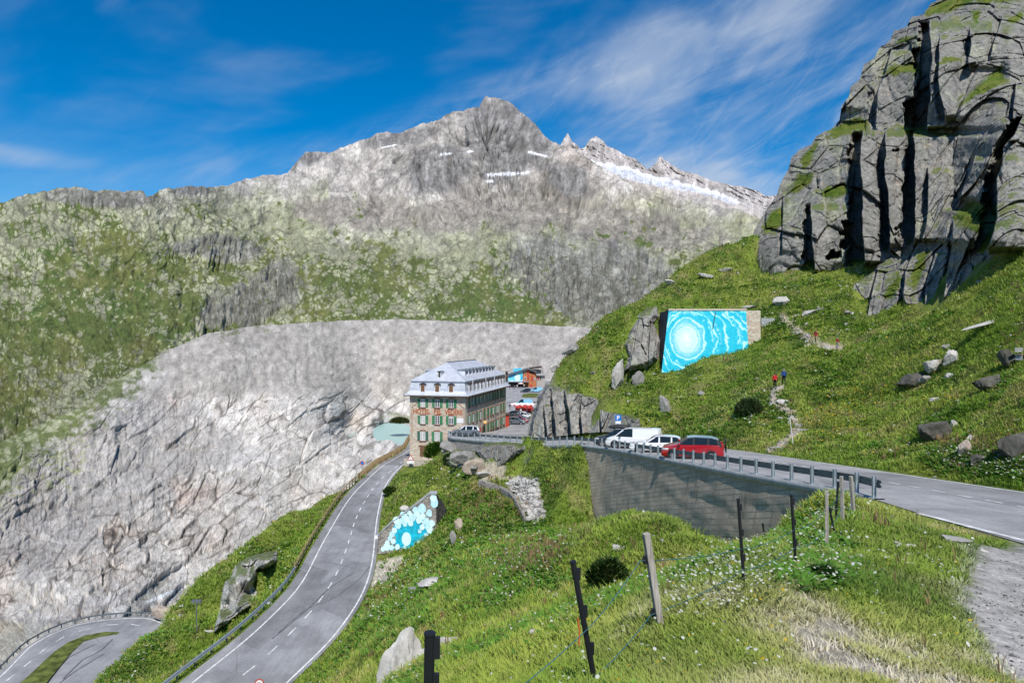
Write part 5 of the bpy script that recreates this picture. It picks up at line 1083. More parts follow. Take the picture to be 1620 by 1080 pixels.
    if van:
        zt = top[3][1]+.02; sidepanel([(bx, zb_-.02), (bx+.02, top[2][1]+.01), (top[3][0], zt), (top[4][0], top[4][1]+.02), (top[5][0]-.01, zb_-.02)])
        mb2.box(top[5][0]-.02, top[5][0]+.004, -gx(0, 1.2)+.1, gx(0, 1.2)-.1, zb_-.05, 1.30)
    else:
        for xx in (bx, xb0+(xb1-xb0)*.68): sidepanel([(xx+pw, zb_), (xx-pw, zb_), (xx-pw, top[3][1]-.02), (xx+pw*.6, top[3][1]-.02)])
        sidepanel([(top[4][0]+.02, top[4][1]+.01), (top[5][0]+.02, zb_), (top[5][0]+.34, zb_), (top[4][0]+.17, top[4][1]+.01)])
    mb2.build('pillars', M_blackp if roofmat is M_slp else (roofmat or mat), e)
    xw = (L*.31, -L*.30); r = .33 if not van else .34
    for x in xw:
        for sg in (1, -1):
            MB().disc((x, sg*(hw-.02), r+.03), r+.075, (0, 1, 0), .06, 22).build('wheel_arch', M_blackp, e)
            wl = MB().tube([(x, sg*(hw-.20), r), (x, sg*(hw+.005), r), (x, sg*(hw+.02), r)], [r, r, r*.93], 22).build('wheel', M_tyre2, e)
            MB().disc((x, sg*(hw+.022), r), r*.66, (0, 1, 0), .02, 16).build('rim', M_rim, wl)
            if detail:
                sp_ = MB()
                for a_ in range(5): a = 2*math.pi*a_/5; sp_.disc((x+math.cos(a+.63)*r*.42, sg*(hw+.036), r+math.sin(a+.63)*r*.42), r*.13, (0, 1, 0), .006, 8)
                sp_.build('rim_opening', M_blackp, wl)
    zn = st[2][4][2]
    for sg in (1, -1):
        MB().prism([(L*.488, sg*hw*.88, zn-.10), (L*.47, sg*hw*.93, zn+.0), (L*.37, sg*hw*.955, zn+.045), (L*.40, sg*hw*.97, zn-.09)], (0, -sg*.10, .02)).build('headlight', M_head, e)
        MB().box(-L*.502, -L*.46, sg*hw*.80-.09, sg*hw*.80+.09, .80*k, 1.12*k if not van else .98).build('taillight', M_tail, e)
        MB().box(L*.19, L*.225, sg*(hw+.02), sg*(hw+.19), zb_+.06, zb_+.21).build('mirror', mat if not van else M_blackp, e, bevel=.02)
    MB().box(L*.488, L*.503, -hw*.55, hw*.55, .36, .52).build('grille', M_blackp, e); MB().box(-L*.506, -L*.49, -.26, .26, .50, .61).build('number_plate', M_white, e)
    MB().box(-L*.30+.4, L*.31-.4, -hw-.006, hw+.006, .16, .30).build('sill', lowmat or M_blackp, e)
    if not van:
        h_ = MB()
        for sg in (1, -1):
            for xx in (bx-.12, xb0+(xb1-xb0)*.70): h_.box(xx-.10, xx+.10, sg*(hw-.0), sg*(hw+.012), .80*k, .83*k)
        h_.build('door_handles', mat, e)
    return e
def zroad(x, y): return float(zr(y))+.004
M_redp = paint('red_car_paint', (.33, .005, .012)); M_whp = paint('white_car_paint', (.74, .74, .75)); M_dkp = paint('dark_blue_car_paint', (.015, .025, .045)); M_gyp = paint('grey_car_paint', (.12, .14, .16)); M_slp = paint('silver_paint', (.40, .42, .44), .3, .4); M_ltb = paint('light_blue_paint', (.22, .48, .68)); M_tealp = paint('dark_teal_paint', (.02, .06, .075))
HD = math.atan2(.24, -.97)
car('parked_car', (13.45, 51.0, zroad(0, 51.2)), HD, 'small red hatchback with a bicycle on its tail, nearest of the parked cars', M_redp, 4.25, 1.60, 1.75, 'hatch', group='vehicles parked by the guardrail', roofmat=M_slp, scale=1.05)
car('parked_car', (12.55, 59.2, zroad(0, 59.4)), HD, 'white estate car parked between the red hatchback and the white van', M_whp, 4.5, 1.44, 1.8, 'wagon', group='vehicles parked by the guardrail', scale=1.03)
car('parked_van', (11.75, 65.9, zroad(0, 66)), math.atan2(.40, -.92), 'white delivery van with plain sides parked beside the guardrail', M_whp, 4.9, 1.86, 1.85, 'van', 'van', 'vehicles parked by the guardrail', scale=1.06)
dk = car('parked_car', (10.9, 69.8, zroad(0, 70)), math.atan2(.35, -.93), 'dark blue car with black roof box half hidden behind the white van', M_dkp, 4.7, 1.68, 1.85, 'hatch', group='vehicles parked by the guardrail', scale=1.03)
rb = empty('roof_box', dk.matrix_world @ Vector((0, 0, 0)), 0, label='long black roof box strapped on the dark blue car', cat='roof box'); rb.location = Vector((10.9, 69.8, zroad(0, 70)+1.86)); rb.rotation_euler = (0, 0, math.atan2(.35, -.93)); rb.scale = (1.03,)*3
mb = MB(); vs = []; secs = [(1.0,.16,.06),(.9,.30,.20),(.5,.38,.30),(-.3,.40,.34),(-.9,.38,.32),(-1.05,.30,.16)]
for x, w, h in secs: vs += [(x, -w, 0), (x, -w*1.05, h*.5), (x, -w*.75, h), (x, w*.75, h), (x, w*1.05, h*.5), (x, w, 0)]
fs = [(i*6+j, i*6+(j+1) % 6, (i+1)*6+(j+1) % 6, (i+1)*6+j) for i in range(5) for j in range(6)]+[tuple(range(6)), tuple(30+j for j in range(6))]; mb.add(vs, fs).build('shell', M_blackp, rb, smooth=True, bevel=.02)
for x in (.5, -.5): MB().box(x-.03, x+.03, -.68, .68, -.16, -.003).build('roof_bar', M_galv, rb)
car('parked_car', (-7.1, 104.9, zroad(0, 105)), math.pi, 'black and white small car parked behind the rail in front of the hotel', M_gyp, 4.1, 1.5, 1.75, 'hatch', group=None, roofmat=M_whp, scale=1.12)
# far car park
far = [((.95,147.5),'grey car parked nearest beside the red shed',M_gyp,'hatch'), ((1.7,151.5),'dark red car in the row beyond the red shed',paint('dark_red_paint',(.25,.01,.015)),'hatch'), ((1.6,156.5),'dark green car in the row beyond the red car',M_tealp,'wagon'), ((3.2,160.5),'white car parked beyond the dark green car',M_whp,'wagon'), ((1.4,164.5),'dark blue car parked farthest in the row by the hotel',M_dkp,'hatch')]
for (x, y), lb, mt, stl in far: car('parked_car', (x, y, zroad(0, y)), R(-14), lb, mt, 4.1, 1.55, 1.75, stl, group='cars parked beyond the hotel', detail=False)
car('parked_van', (9.4, 262, zroad(0, 262)), R(180), 'light blue van parked in front of the shop', M_ltb, 4.8, 1.95, 1.9, 'van', 'van', detail=False, lowmat=M_blackp)
car('parked_car', (5.3, 262, zroad(0, 262)), R(180), 'dark car parked left of the light blue van', M_dkp, 4.3, 1.5, 1.8, 'hatch', detail=False)
car('parked_van', (3.2, 195, zroad(0, 195)), R(180), 'pale blue camper parked behind the market parasols, left one', M_ltb, 5.2, 2.2, 2.0, 'van', 'van', detail=False)
car('parked_van', (6.9, 191, zroad(0, 191)), R(172), 'pale blue and white camper right behind the parasols by the rock', paint('pale_blue_paint', (.45, .62, .78)), 5.0, 1.9, 1.9, 'van', 'van', detail=False)
# grass island in the far car park
tag(flat_poly('grass_island', [(3.2, 236), (5.5, 231), (9.5, 231), (13, 238), (11, 250), (7, 254), (4, 248)], float(zr(242))+.12, M_verge), kind='structure')
# market stall and parasols
M_pw = simple('white_canvas', (.74, .70, .68), .8, .2); M_pr = simple('red_canvas', (.50, .05, .05), .8, .2)
def parasol(x, y, z, label, r=1.45, h=2.35, group='parasols of the market stall'):
    e = empty('parasol', (x, y, z), label=label, cat='parasol', group=group); MB().tube([(0, 0, 0), (0, 0, h)], .03, 6).build('pole', M_galv, e); n = 16; mb = MB(); v = [(0, 0, h+.28)]
    for k_ in range(n): a = 2*math.pi*k_/n; v.append((math.cos(a)*r, math.sin(a)*r, h-.12+(.05 if k_ % 2 else 0)))
    for k_ in range(n): a = 2*math.pi*k_/n; v.append((math.cos(a)*r, math.sin(a)*r, h-.36))
    mb.add(v, [(0, 1+k_, 1+(k_+1) % n) for k_ in range(0, n)], 0); mb.mi = [0]*n
    for k_ in range(n): mb.f.append((1+k_, 1+n+k_, 1+n+(k_+1) % n, 1+(k_+1) % n)); mb.mi.append(k_ % 2)
    mb.build('canopy', [M_pw, M_pr], e)
for i, (x, lb) in enumerate(((.85, 'white parasol with red valance, left one of the row'), (2.35, 'white parasol with red valance, middle left of the row'), (3.85, 'white parasol with red valance, middle right of the row'), (5.1, 'white parasol with red valance beside the rock'))): parasol(x, 176-.4*(i % 2), zroad(0, 176), lb)
parasol(3.7, 290, zroad(0, 290), 'small white and red parasol in front of the shop', 1.2, 2.2, None)
st_ = empty('market_stall', (3.2, 177, zroad(0, 177)), label='red cloth market stall counter under the parasols', cat='stall'); MB().box(-2.2, 2.2, 0, 1.2, 0, .9).build('counter', M_pr, st_); MB().box(-2.3, 2.3, 1.6, 1.7, 0, 2.2).build('back_cloth', M_pr, st_)
rr_ = np.random.RandomState(3); mb = MB()
for k_ in range(26): x = -2.1+4.2*rr_.rand(); mb.box(x-.08, x+.08, .2, .5, .905, 1.05+.25*rr_.rand(), k_ % 3)
mb.build('goods', [M_white, M_green, M_brown], st_).data.update(); st_.children[-1]['kind'] = 'stuff'
ff = empty('snack_table', (2.9, 171, zroad(0, 171)), label='white round table standing behind the parked cars', cat='table'); MB().disc((0, 0, .74), .55, (0, 0, 1), .03, 18).build('table_top', M_white, ff); MB().tube([(0, 0, 0), (0, 0, .72)], .04, 6).build('leg', M_galv, ff)

# ================================================================== PEOPLE
SK = simple('skin', (.45, .27, .19), .6, .3, 0, .05)
def person(loc, head, label, shirt, legs, hair, pack=None, pose='walk', scale=1., group=None, hat=None):
    x, y, z = loc; e = bpy.data.meshes.new('person'); st = {'walk': .22, 'stand': .06, 'sit': 0}[pose]
    J = {'pel': (0, 0, .95), 'w': (0, 0, 1.10), 'ch': (.01, 0, 1.32), 'nk': (.02, 0, 1.50), 'h0': (.03, 0, 1.57), 'h1': (.045, 0, 1.66), 'h2': (.04, 0, 1.74)}
    R_ = {'pel': .15, 'w': .13, 'ch': .155, 'nk': .055, 'h0': .075, 'h1': .098, 'h2': .07}; E = [('pel', 'w'), ('w', 'ch'), ('ch', 'nk'), ('nk', 'h0'), ('h0', 'h1'), ('h1', 'h2')]
    for sg, nme in ((1, 'l'), (-1, 'r')):
        a = st*sg
        J.update({nme+'hip': (0, sg*.09, .90), nme+'kn': (a*.75+.03, sg*.10, .50), nme+'an': (a*1.15-(.06 if a < 0 else 0), sg*.10, .10+(.05 if a < 0 else 0)), nme+'to': (a*1.15+.13, sg*.11, .04), nme+'sh': (.0, sg*.19, 1.41), nme+'el': (-a*.5-.02, sg*.25, 1.14), nme+'wr': (-a*.9+.10, sg*.24, .92), nme+'ha': (-a*1.0+.14, sg*.235, .83)})
        R_.update({nme+'hip': .10, nme+'kn': .065, nme+'an': .045, nme+'to': .038, nme+'sh': .066, nme+'el': .045, nme+'wr': .030, nme+'ha': .035}); E += [('pel', nme+'hip'), (nme+'hip', nme+'kn'), (nme+'kn', nme+'an'), (nme+'an', nme+'to'), ('ch', nme+'sh'), (nme+'sh', nme+'el'), (nme+'el', nme+'wr'), (nme+'wr', nme+'ha')]
    ks = list(J); me = bpy.data.meshes.new('person'); me.from_pydata([J[k_] for k_ in ks], [(ks.index(a), ks.index(b)) for a, b in E], []); o = bpy.data.objects.new('person', me); COL.objects.link(o)
    sk = o.modifiers.new('s', 'SKIN'); o.modifiers.new('ss', 'SUBSURF').levels = 1
    for i, k_ in enumerate(ks): v = me.skin_vertices[0].data[i]; v.radius = (R_[k_]*(.78 if k_ in ('pel', 'w', 'ch') else 1), R_[k_]); v.use_root = (k_ == 'pel')
    dg = bpy.context.evaluated_depsgraph_get(); dg.update(); m2 = bpy.data.meshes.new_from_object(o.evaluated_get(dg)); o.modifiers.clear(); o.data = m2; m2.name = 'person'
    m2.materials.clear(); 
    for m in (SK, shirt, legs, M_blackp): m2.materials.append(m)
    for p in m2.polygons:
        c = p.center; p.use_smooth = True
        if c.z > 1.50: p.material_index = 0
        elif c.z < .11: p.material_index = 3
        elif abs(c.y) > .17 and c.z < 1.18: p.material_index = 0 if c.z < .95 else 1
        elif c.z < .98: p.material_index = 2
        else: p.material_index = 1
    o.location = loc; o.rotation_euler = (0, 0, head); o.scale = (scale,)*3; tag(o, label, 'person', group)
    hb = MB(); vs = []; 
    for i in range(5):
        for k_ in range(10):
            a = 2*math.pi*k_/10; ph = math.pi*.5*i/4.6; vs.append((.02+math.cos(a)*.108*math.cos(ph)-.012, math.sin(a)*.10*math.cos(ph), 1.655+math.sin(ph)*.13-(.06 if math.cos(a) < 0 and i == 0 else 0)))
    hb.add(vs, [(i*10+k_, i*10+(k_+1) % 10, (i+1)*10+(k_+1) % 10, (i+1)*10+k_) for i in range(4) for k_ in range(10)]+[tuple(40+k_ for k_ in range(10))]).build('hat' if hat else 'hair', hat or hair, o, smooth=True)
    fb = MB(); fb.box(.115, .145, -.014, .014, 1.64, 1.675).build('nose', SK, o)
    fb = MB(); fb.box(.128, .134, -.04, -.02, 1.675, 1.69).box(.128, .134, .02, .04, 1.675, 1.69).build('eyes', M_blackp, o); MB().box(.118, .126, -.025, .025, 1.605, 1.615).build('mouth', M_lintel, o)
    if pack:
        b = MB(); b.box(-.34, -.13, -.15, .15, 1.02, 1.50).box(-.40, -.341, -.10, .10, 1.05, 1.25).build('backpack', pack, o, bevel=.05)
    return o
c_red = simple('red_jacket', (.50, .02, .03), .8, .2); c_blue = simple('blue_jacket', (.02, .06, .22), .8, .2); c_blk = simple('black_cloth', (.02, .02, .025), .85, .2); c_kh = simple('khaki_cloth', (.30, .24, .16), .85, .2); c_jean = simple('denim', (.05, .08, .16), .85, .2); c_wh = simple('white_cloth', (.65, .65, .65), .85, .2); c_hair = simple('brown_hair', (.06, .035, .02), .7, .3); c_grey = simple('grey_cloth', (.20, .20, .22), .85, .2); c_dred = simple('maroon_cloth', (.25, .02, .03), .85, .2); c_helm = simple('blue_cap', (.06, .16, .40), .6, .3)
HK = 'hikers on the slope'
person(hit(1226, 617), R(70), 'hiker in red jacket and black trousers climbing the stone steps', c_red, c_blk, c_hair, c_red, 'walk', 1.05, HK)
person(hit(1240, 610), R(75), 'hiker in blue jacket and dark trousers just behind the red one on the steps', c_blue, c_blk, c_hair, c_blue, 'walk', 1.05, HK, c_grey)
person(hit(1291, 545), R(-130), 'hiker in dark red shirt with bare legs coming down the upper path', c_dred, c_kh, c_hair, None, 'walk', 1.08, HK)
person(hit(1325, 552), R(-140), 'small hiker with blue cap and maroon top farthest right on the upper path', c_dred, c_grey, c_hair, None, 'walk', .85, HK, c_helm)
PG = 'people in the car park beyond the hotel'
for i, (x, y, sh, lg_, lb, rz) in enumerate([(4.6,163,c_blk,c_blk,'person in black walking on the plaza near the white car',-80),(5.6,164.5,c_grey,c_jean,'person in grey top and jeans walking nearest the rock',100),(2.2,170,c_wh,c_jean,'person in white shirt standing behind the parked cars',60),(4.9,171.5,c_red,c_blk,'person in red top at the stall under the parasols',-60),(3.7,172.5,c_dred,c_jean,'person in maroon top queueing at the stall',90),(6.1,172,c_wh,c_blk,'person in white top by the rock at the right of the stall',180),(-.6,185,c_blk,c_blk,'person in black left of the market parasols',30),(.4,285,c_blk,c_jean,'person in black top before the shop, left one',0),(1.1,283,c_grey,c_blk,'person in grey top before the shop, next to the black one',90),(2.2,288,c_wh,c_kh,'person in white top beside the small parasol',-90),(5.2,292,c_wh,c_blk,'person in white top at the shop entrance',-90),(-1.0,279,c_red,c_jean,'person in red top crossing the lot before the shop',45)]):
    person((x, y, zroad(0, y)), R(rz), lb, sh, lg_, c_hair, None, 'walk' if i % 2 else 'stand', 1., PG)

# ================================================================== BICYCLE on the red car
bk_ = empty('bicycle', (15.75, 50.35, zroad(0, 50)+.45), HD+R(90), label='dark bicycle hanging behind the tail of the red hatchback', cat='bicycle')
for x in (-.50, .50):
    mb = MB(); mb.tube([(x+math.cos(2*math.pi*k_/20)*.33, 0, .34+math.sin(2*math.pi*k_/20)*.33) for k_ in range(21)], .022, 6, cap=False); w_ = mb.build('wheel', M_tyre2, bk_); mb = MB()
    for k_ in range(8): a = math.pi*2*k_/8; mb.tube([(x, 0, .34), (x+math.cos(a)*.32, 0, .34+math.sin(a)*.32)], .004, 4)
    mb.build('spokes', M_rim, w_)
MB().tube([(-.5, 0, .34), (-.12, 0, .30), (.32, 0, .78), (-.22, 0, .80), (-.5, 0, .34)], .02, 6).tube([(-.12, 0, .30), (-.24, 0, .92)], .018, 6).tube([(.5, 0, .34), (.33, 0, .90)], .018, 6).build('frame', M_blackp, bk_)
MB().tube([(.33, -.27, .96), (.36, 0, .94), (.33, .27, .96)], .015, 6).build('handlebar', M_blackp, bk_); MB().box(-.36, -.12, -.07, .07, .92, .97).build('saddle', M_blackp, bk_, bevel=.02); MB().disc((-.12, .03, .30), .09, (0, 1, 0), .02, 14).build('chainring', M_rim, bk_)

# ================================================================== SIGNS, POLES
ps = Vector(P(978, 681, 77)); ps.z = gz(ps.x, ps.y)-.1
pk = empty('parking_sign', ps, R(0), label='blue square parking sign on a pole behind the white van', cat='sign'); hz = (540-661)/F*ps.y-ps.z
MB().tube([(0, .04, 0), (0, .04, hz+.40)], .035, 8).build('pole', M_galv, pk); MB().tube([(.28, .3, 0), (.02, .05, hz-.5)], .025, 6).build('brace', M_galv, pk)
M_sblue = simple('sign_blue', (.015, .16, .52), .4, .4, 0, .03); bd = MB().box(-.34, .34, -.012, .012, hz-.32, hz+.36).build('sign_board', M_sblue, pk, bevel=.01)
text_mesh('letter', 'P', .62, M_white, Matrix.Translation((-.17, -.018, hz-.18)), .008, bd, .02); MB().box(-.30, .30, -.014, .010, hz-.64, hz-.345).build('plate', M_white, pk)
def sgn(name, px, py, pyb, Y, lab, cat='sign', gzf=None):
    x, y, z = P(px, py, Y); zb = P(px, pyb, Y)[2]; return empty(name, (x, y, zb), label=lab, cat=cat), z-zb
e, h = sgn('no_stopping_sign', 573, 732, 757, 111.5, 'small round red and blue no stopping sign on a pole by the timber fence')
MB().tube([(0, .03, 0), (0, .03, h+.2)], .03, 6).build('pole', M_dkst, e); bd = MB().disc((0, 0, h), .36, (0, 1, 0), .02, 20).build('sign_disc', M_red, e); MB().disc((0, -.014, h), .25, (0, 1, 0), .006, 20).build('sign_centre', M_sblue, bd)
e, h = sgn('warning_sign', 649.5, 724, 729.5, 115.6, 'white triangular warning sign with red edge at the foot of the hotel corner')
MB().prism([(-.62, 0, h-.45), (.62, 0, h-.45), (0, 0, h+.60)], (0, .02, 0)).build('border', M_red, e); MB().prism([(-.42, -.01, h-.33), (.42, -.01, h-.33), (0, -.01, h+.38)], (0, .006, 0)).build('face', M_white, e); MB().box(-.62, .62, 0, .03, h-.95, h-.48).build('plate', M_white, e); MB().tube([(0, .06, -.3), (0, .06, h+.3)], .04, 6).build('pole', M_galv, e)
e, h = sgn('speed_sign', 410.5, 1080.5, 1160, 46, 'round white sign with red rim just showing over the lower road')
MB().tube([(0, .04, 0), (0, .04, h+.2)], .035, 8).build('pole', M_galv, e); bd = MB().disc((0, 0, h), .32, (0, 1, 0), .02, 26).build('rim', M_red, e); f_ = MB().disc((0, -.014, h), .24, (0, 1, 0), .006, 26).build('face', M_white, bd); text_mesh('number', '80', .26, M_blackp, Matrix.Translation((-.155, -.022, h-.09)), .004, f_, .006)
e, h = sgn('marker_board', 596.5, 845, 862, 83, 'small white board leaning at the verge left of the ice cave wall'); MB().prism([(-.22, 0, 0), (.24, 0, .1), (.05, .05, 1.25), (-.30, .05, 1.1)], (0, .04, 0)).build('board', M_white, e)
g_ = hit(311, 1005); e = empty('crosspiece_pole', g_, label='slim grey pole with a short crosspiece standing on the green bank', cat='pole'); hh = (540-952)/F*g_.y-g_.z  # plain pole with a crosspiece, carries no lamp
MB().tube([(0, 0, -.3), (0, 0, hh)], .05, 6).build('pole', M_dkst, e); MB().box(-.45, .45, -.12, .12, hh-.05, hh+.22).build('crosspiece', M_dkst, e)
a_, b_ = hit(1255, 702), None; e = empty('snow_pole', a_, label='thin white snow pole leaning beside the foot of the steps', cat='pole'); tp = Vector(P(1249.5, 661, a_.y)); MB().tube([(0, 0, -.2), tuple(tp-a_)], .03, 6).build('pole', M_white, e)
pl = empty('stone_platform', (*lowpt(524, 793), float(zl(102))-.4), label='pale flat stone slab platform beside the timber fence', cat='slab'); pl.location.x = (524-810)/F*102; pl.location.y = 102; pl.location.z = (540-796)/F*102
MB().box(-.75, .75, -.6, .6, -.12, .12).build('slab', M_cop, pl); MB().box(-.6, .6, -.5, .5, -1.6, -.123).build('footing', M_rub, pl)
bn = hit(1618, 572); e = empty('bench', bn, R(35), label='weathered pale wooden bench in the shaded hollow at the right edge', cat='bench')
MB().box(-.8, .8, -.2, .2, .42, .47).build('seat', M_timber, e); MB().box(-.8, .8, .22, .26, .6, .95).build('backrest', M_cop, e)
for x in (-.65, .65): MB().box(x-.04, x+.04, -.2, .25, 0, .42).build('leg', M_cop, e)

# ================================================================== PASTURE FENCE near the camera
M_bpost = simple('black_plastic_post', (.012, .013, .016), .45, .4, 0, .1); M_wpost = NM('grey_weathered_wood', .85, .2); _p = M_wpost.pos(True); _n = M_wpost.noise(M_wpost.mapping(_p, (14, 14, .9)), 3, 5, .7); M_wpost.col(M_wpost.mix(M_wpost.rng(_n, .3, .7), (.20, .175, .15), (.46, .42, .37))); M_wpost.bump(_n, .5, .01); M_wpost = M_wpost.m; M_rope = simple('blue_green_rope', (.035, .12, .15), .6, .3, 0, .1)
M_cap = simple('metal_cap', (.35, .36, .38), .4, .5, .5)
FP = [(680,1003,676,1215,4.05,'b',.032,'thick black plastic post nearest the camera at the bottom edge'),
      (906.5,889,946,1106,6.2,'b',.028,'black plastic fence post leaning right beside the grey wooden post'),
      (1022,843,1047,1008,7.4,'w',.036,'weathered grey wooden fence post leaning right, nearest of the wooden ones'),
      (1168,790,1178,937,8.2,'b',.020,'slim black fence post standing right of the grey wooden post'),
      (1252,783,1259.5,904,10.0,'b',.022,'slim black fence post in front of the dark wall, second from the right group'),
      (1308,776,1308,872,12.8,'w',.030,'thin pale wooden post left of the guardrail end'),
      (1312,802,1322,852,14.0,'b',.022,'short black post leaning beside the pale wooden post'),
      (1326,762,1322,820,16.0,'b',.026,'slim black post just before the guardrail end'),
      (1331,753,1333,824,15.6,'w',.034,'grey wooden post just before the end of the guardrail'),
      (1346,753,1349,795,20.5,'w',.045,'brown wooden post nearest the guardrail end'),
      (1206,828,1213,860,17,'b',.020,'short black stub post low on the slope under the wall'),
      (1003,927,1011,960,14,'b',.022,'short thin stub post in the grass below the grey wooden post')]
posts = []
for x0, y0, x1, y1, Y, kd, r, lb in FP:
    t_ = Vector(P(x0, y0, Y)); b_ = Vector(P(x1, y1, Y+.05)); e = empty('fence_post', b_, label=lb, cat='fence post', group='posts of the pasture fence'); d = t_-b_; u = d.normalized()
    if kd == 'b':
        MB().tube([tuple(-u*.5), tuple(d*.5), tuple(d)], r, 10).tube([tuple(d), tuple(d+u*.012)], r*1.12, 10).build('post', M_bpost, e, smooth=False); mb = MB(); n_ = 3 if Y < 12 else 1
        for k_ in range(n_): c_ = d*(.93-.27*k_); MB().box(r*.5, r*1.9, -r*.5, r*.5, -r*2.6, r*1.3, 0, Matrix.Translation(c_)).build('clip', M_bpost, e)
    else:
        M = u.to_track_quat('Z', 'Y').to_matrix().to_4x4(); MB().box(-r, r, -r, r, -.4, d.length, 0, M).build('post', M_wpost, e, bevel=.006)
        if Y < 9:
            for fr in (.745, .24): MB().box(-r*2.0, -r*1.02, -.02, .02, -.045, .045, 0, Matrix.Translation(d*fr)).tube([tuple(d*fr+Vector((-r*1.9, 0, -.03))), tuple(d*fr+Vector((-r*2.5, 0, 0))), tuple(d*fr+Vector((-r*1.9, 0, .03)))], .008, 6).build('insulator', M_bpost, e)
def rope(name, pts, lab, r=.0042):
    w = [Vector(P(*p)) for p in pts]; out = []
    for a, b in zip(w[:-1], w[1:]):
        n = 14; sag = (b-a).length*.022
        for k_ in range(n): t = k_/n; out.append(a.lerp(b, t)-Vector((0, 0, sag*4*t*(1-t))))
    out.append(w[-1]); c0 = out[0].copy(); o = MB().tube([p-c0 for p in out], r, 5).build(name, M_rope); o.location = c0; tag(o, lab, 'rope', 'ropes of the pasture fence')
rope('fence_rope', [(640,1215,4.02),(934,990,6.2),(1013,886,7.36),(1172,868,8.2),(1256,838,10),(1307,806,12.8),(1333,772,15.6)], 'upper blue green rope strung between the pasture fence posts')
rope('fence_rope', [(720,1150,5.2),(940,1072,6.2),(1030,972,7.36),(1175,902,8.2),(1258,866,10),(1308,838,12.8),(1333,800,15.6)], 'lower blue green rope strung between the pasture fence posts')
o = MB().tube([(0, 0, 0), (.005, 0, .12), (-.01, 0, .25)], .008, 5).build('marker_ribbon', simple('orange_ribbon', (.55, .12, .03), .7, .2)); o.location = P(916, 1020, 6.25); tag(o, 'orange ribbon hanging on the rope beside the leaning black post', 'ribbon')
# ================================================================== ROCKS
def rock_material(name, a, b, c, li=.25):
    m = NM(name, .92, .15); p = m.pos(); n1 = m.noise(p, .8, 6, .65); n2 = m.noise(p, 4, 6, .7); n3 = m.noise(m.mapping(p, (1, 1, .3)), 2, 5, .65)
    k = m.mix(m.rng(n1, .3, .7), a, b); k = m.mix(m.rng(n3, .55, .7, 0, .65), k, c); k = m.mix(m.rng(n2, .58, .75, 0, li), k, (.27, .31, .14)); m.col(k); m.bump(n2, .8, .06); m.bump(n3, .6, .08); return m.m
MR1 = rock_material('pale_boulder', (.34, .325, .30), (.50, .48, .45), (.16, .15, .14)); MR2 = rock_material('grey_boulder', (.19, .185, .175), (.32, .31, .29), (.07, .068, .065)); MR3 = rock_material('shade_dark_boulder', (.06, .06, .052), (.13, .12, .105), (.02, .02, .018), .4); MR4 = rock_material('tan_boulder', (.33, .27, .21), (.45, .38, .32), (.14, .11, .09), .1)  # darkest boulder tones are lowered to stand in for shade under overhangs
def ico(sub):
    bm = bmesh.new(); bmesh.ops.create_icosphere(bm, subdivisions=sub, radius=1); v = np.array([x.co[:] for x in bm.verts]); f = [[x.index for x in fc.verts] for fc in bm.faces]; bm.free(); return v, f
ICO = {k: ico(k) for k in (2, 3, 5)}
def rock_shape(seed, sub=5, planes=12, rough=.14):
    r_ = np.random.RandomState(seed); v, f = ICO[sub]; n = r_.randn(planes, 3); n /= np.linalg.norm(n, axis=1, keepdims=True); d = .46+.54*r_.rand(planes); dt = v @ n.T; rad = np.min(np.where(dt > .08, d/np.maximum(dt, .08), 9), axis=1); rad = np.minimum(rad, 1.25)
    w = v*rad[:, None]; w = w*(1+rough*fbm(w+seed*3.1, .7, 4, .55, seed)+rough*.6*fbm(w*np.array((1, 1, .3)), .25, 3, .5, seed+3, True))[:, None]; return w, f
RS = 0
def boulder(px, py, wpx, hpx, mat, label, cat='boulder', name='boulder', tilt=0., dp=.7, sink=.35, group=None, Y=None, rz=None):
    global RS; RS += 1; g = hit(px, py+hpx*.5) if Y is None else Vector(P(px, py+hpx*.5, Y)); k = g.y/F; a, h = wpx*k*.50, hpx*k*.52
    w, f = rock_shape(RS*7+1); w = w*np.array((a, a*dp, h)); t = R(tilt); c, s_ = math.cos(t), math.sin(t); w = np.c_[w[:, 0]*c-w[:, 2]*s_, w[:, 1], w[:, 0]*s_+w[:, 2]*c]
    mb = MB(); mb.v = [tuple(x) for x in w]; mb.f = f; mb.mi = [0]*len(f); o = mb.build(name, mat, None, smooth=True); bm = bmesh.new(); bm.from_mesh(o.data)
    o.data.set_sharp_from_angle(angle=R(32)); bm.free(); o.location = (g.x, g.y+a*dp*.45, g.z+hpx*k*.42-h*sink*(.9 if mat is MR3 else .3)); o.rotation_euler = (0, 0, rz if rz is not None else 0); tag(o, label, cat, group); return o
B = boulder
B(1237,478,27,17,MR1,'pale angular boulder in the grass above the concrete block',tilt=25); B(1284,496,46,10,MR1,'long flat pale slab lying tilted in the grass above the upper hiker',tilt=17,dp=.35); B(1240,640,21,9,MR1,'grey slab beside the stone steps, above their bend',tilt=14)
B(1120,441,28,8,MR1,'flat pale rock in the grass above the large mural, left one',tilt=-12); B(1147,430,20,9,MR1,'flat pale rock high on the ridge below the cliff corner'); B(1190,486,30,6,MR1,'low pale rock ledge just above the right end of the large mural',tilt=4); B(1062,449,22,7,MR1,'long pale stone on the ridge left above the large mural',tilt=-25)
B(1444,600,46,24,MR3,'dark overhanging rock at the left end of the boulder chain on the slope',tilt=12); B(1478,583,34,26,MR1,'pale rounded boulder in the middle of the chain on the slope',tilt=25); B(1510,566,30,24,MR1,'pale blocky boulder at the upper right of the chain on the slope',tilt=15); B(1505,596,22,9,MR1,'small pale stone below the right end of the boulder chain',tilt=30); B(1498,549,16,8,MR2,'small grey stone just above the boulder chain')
B(1462,606,20,18,MR2,'pointed grey stone wedged under the boulder chain',tilt=40)
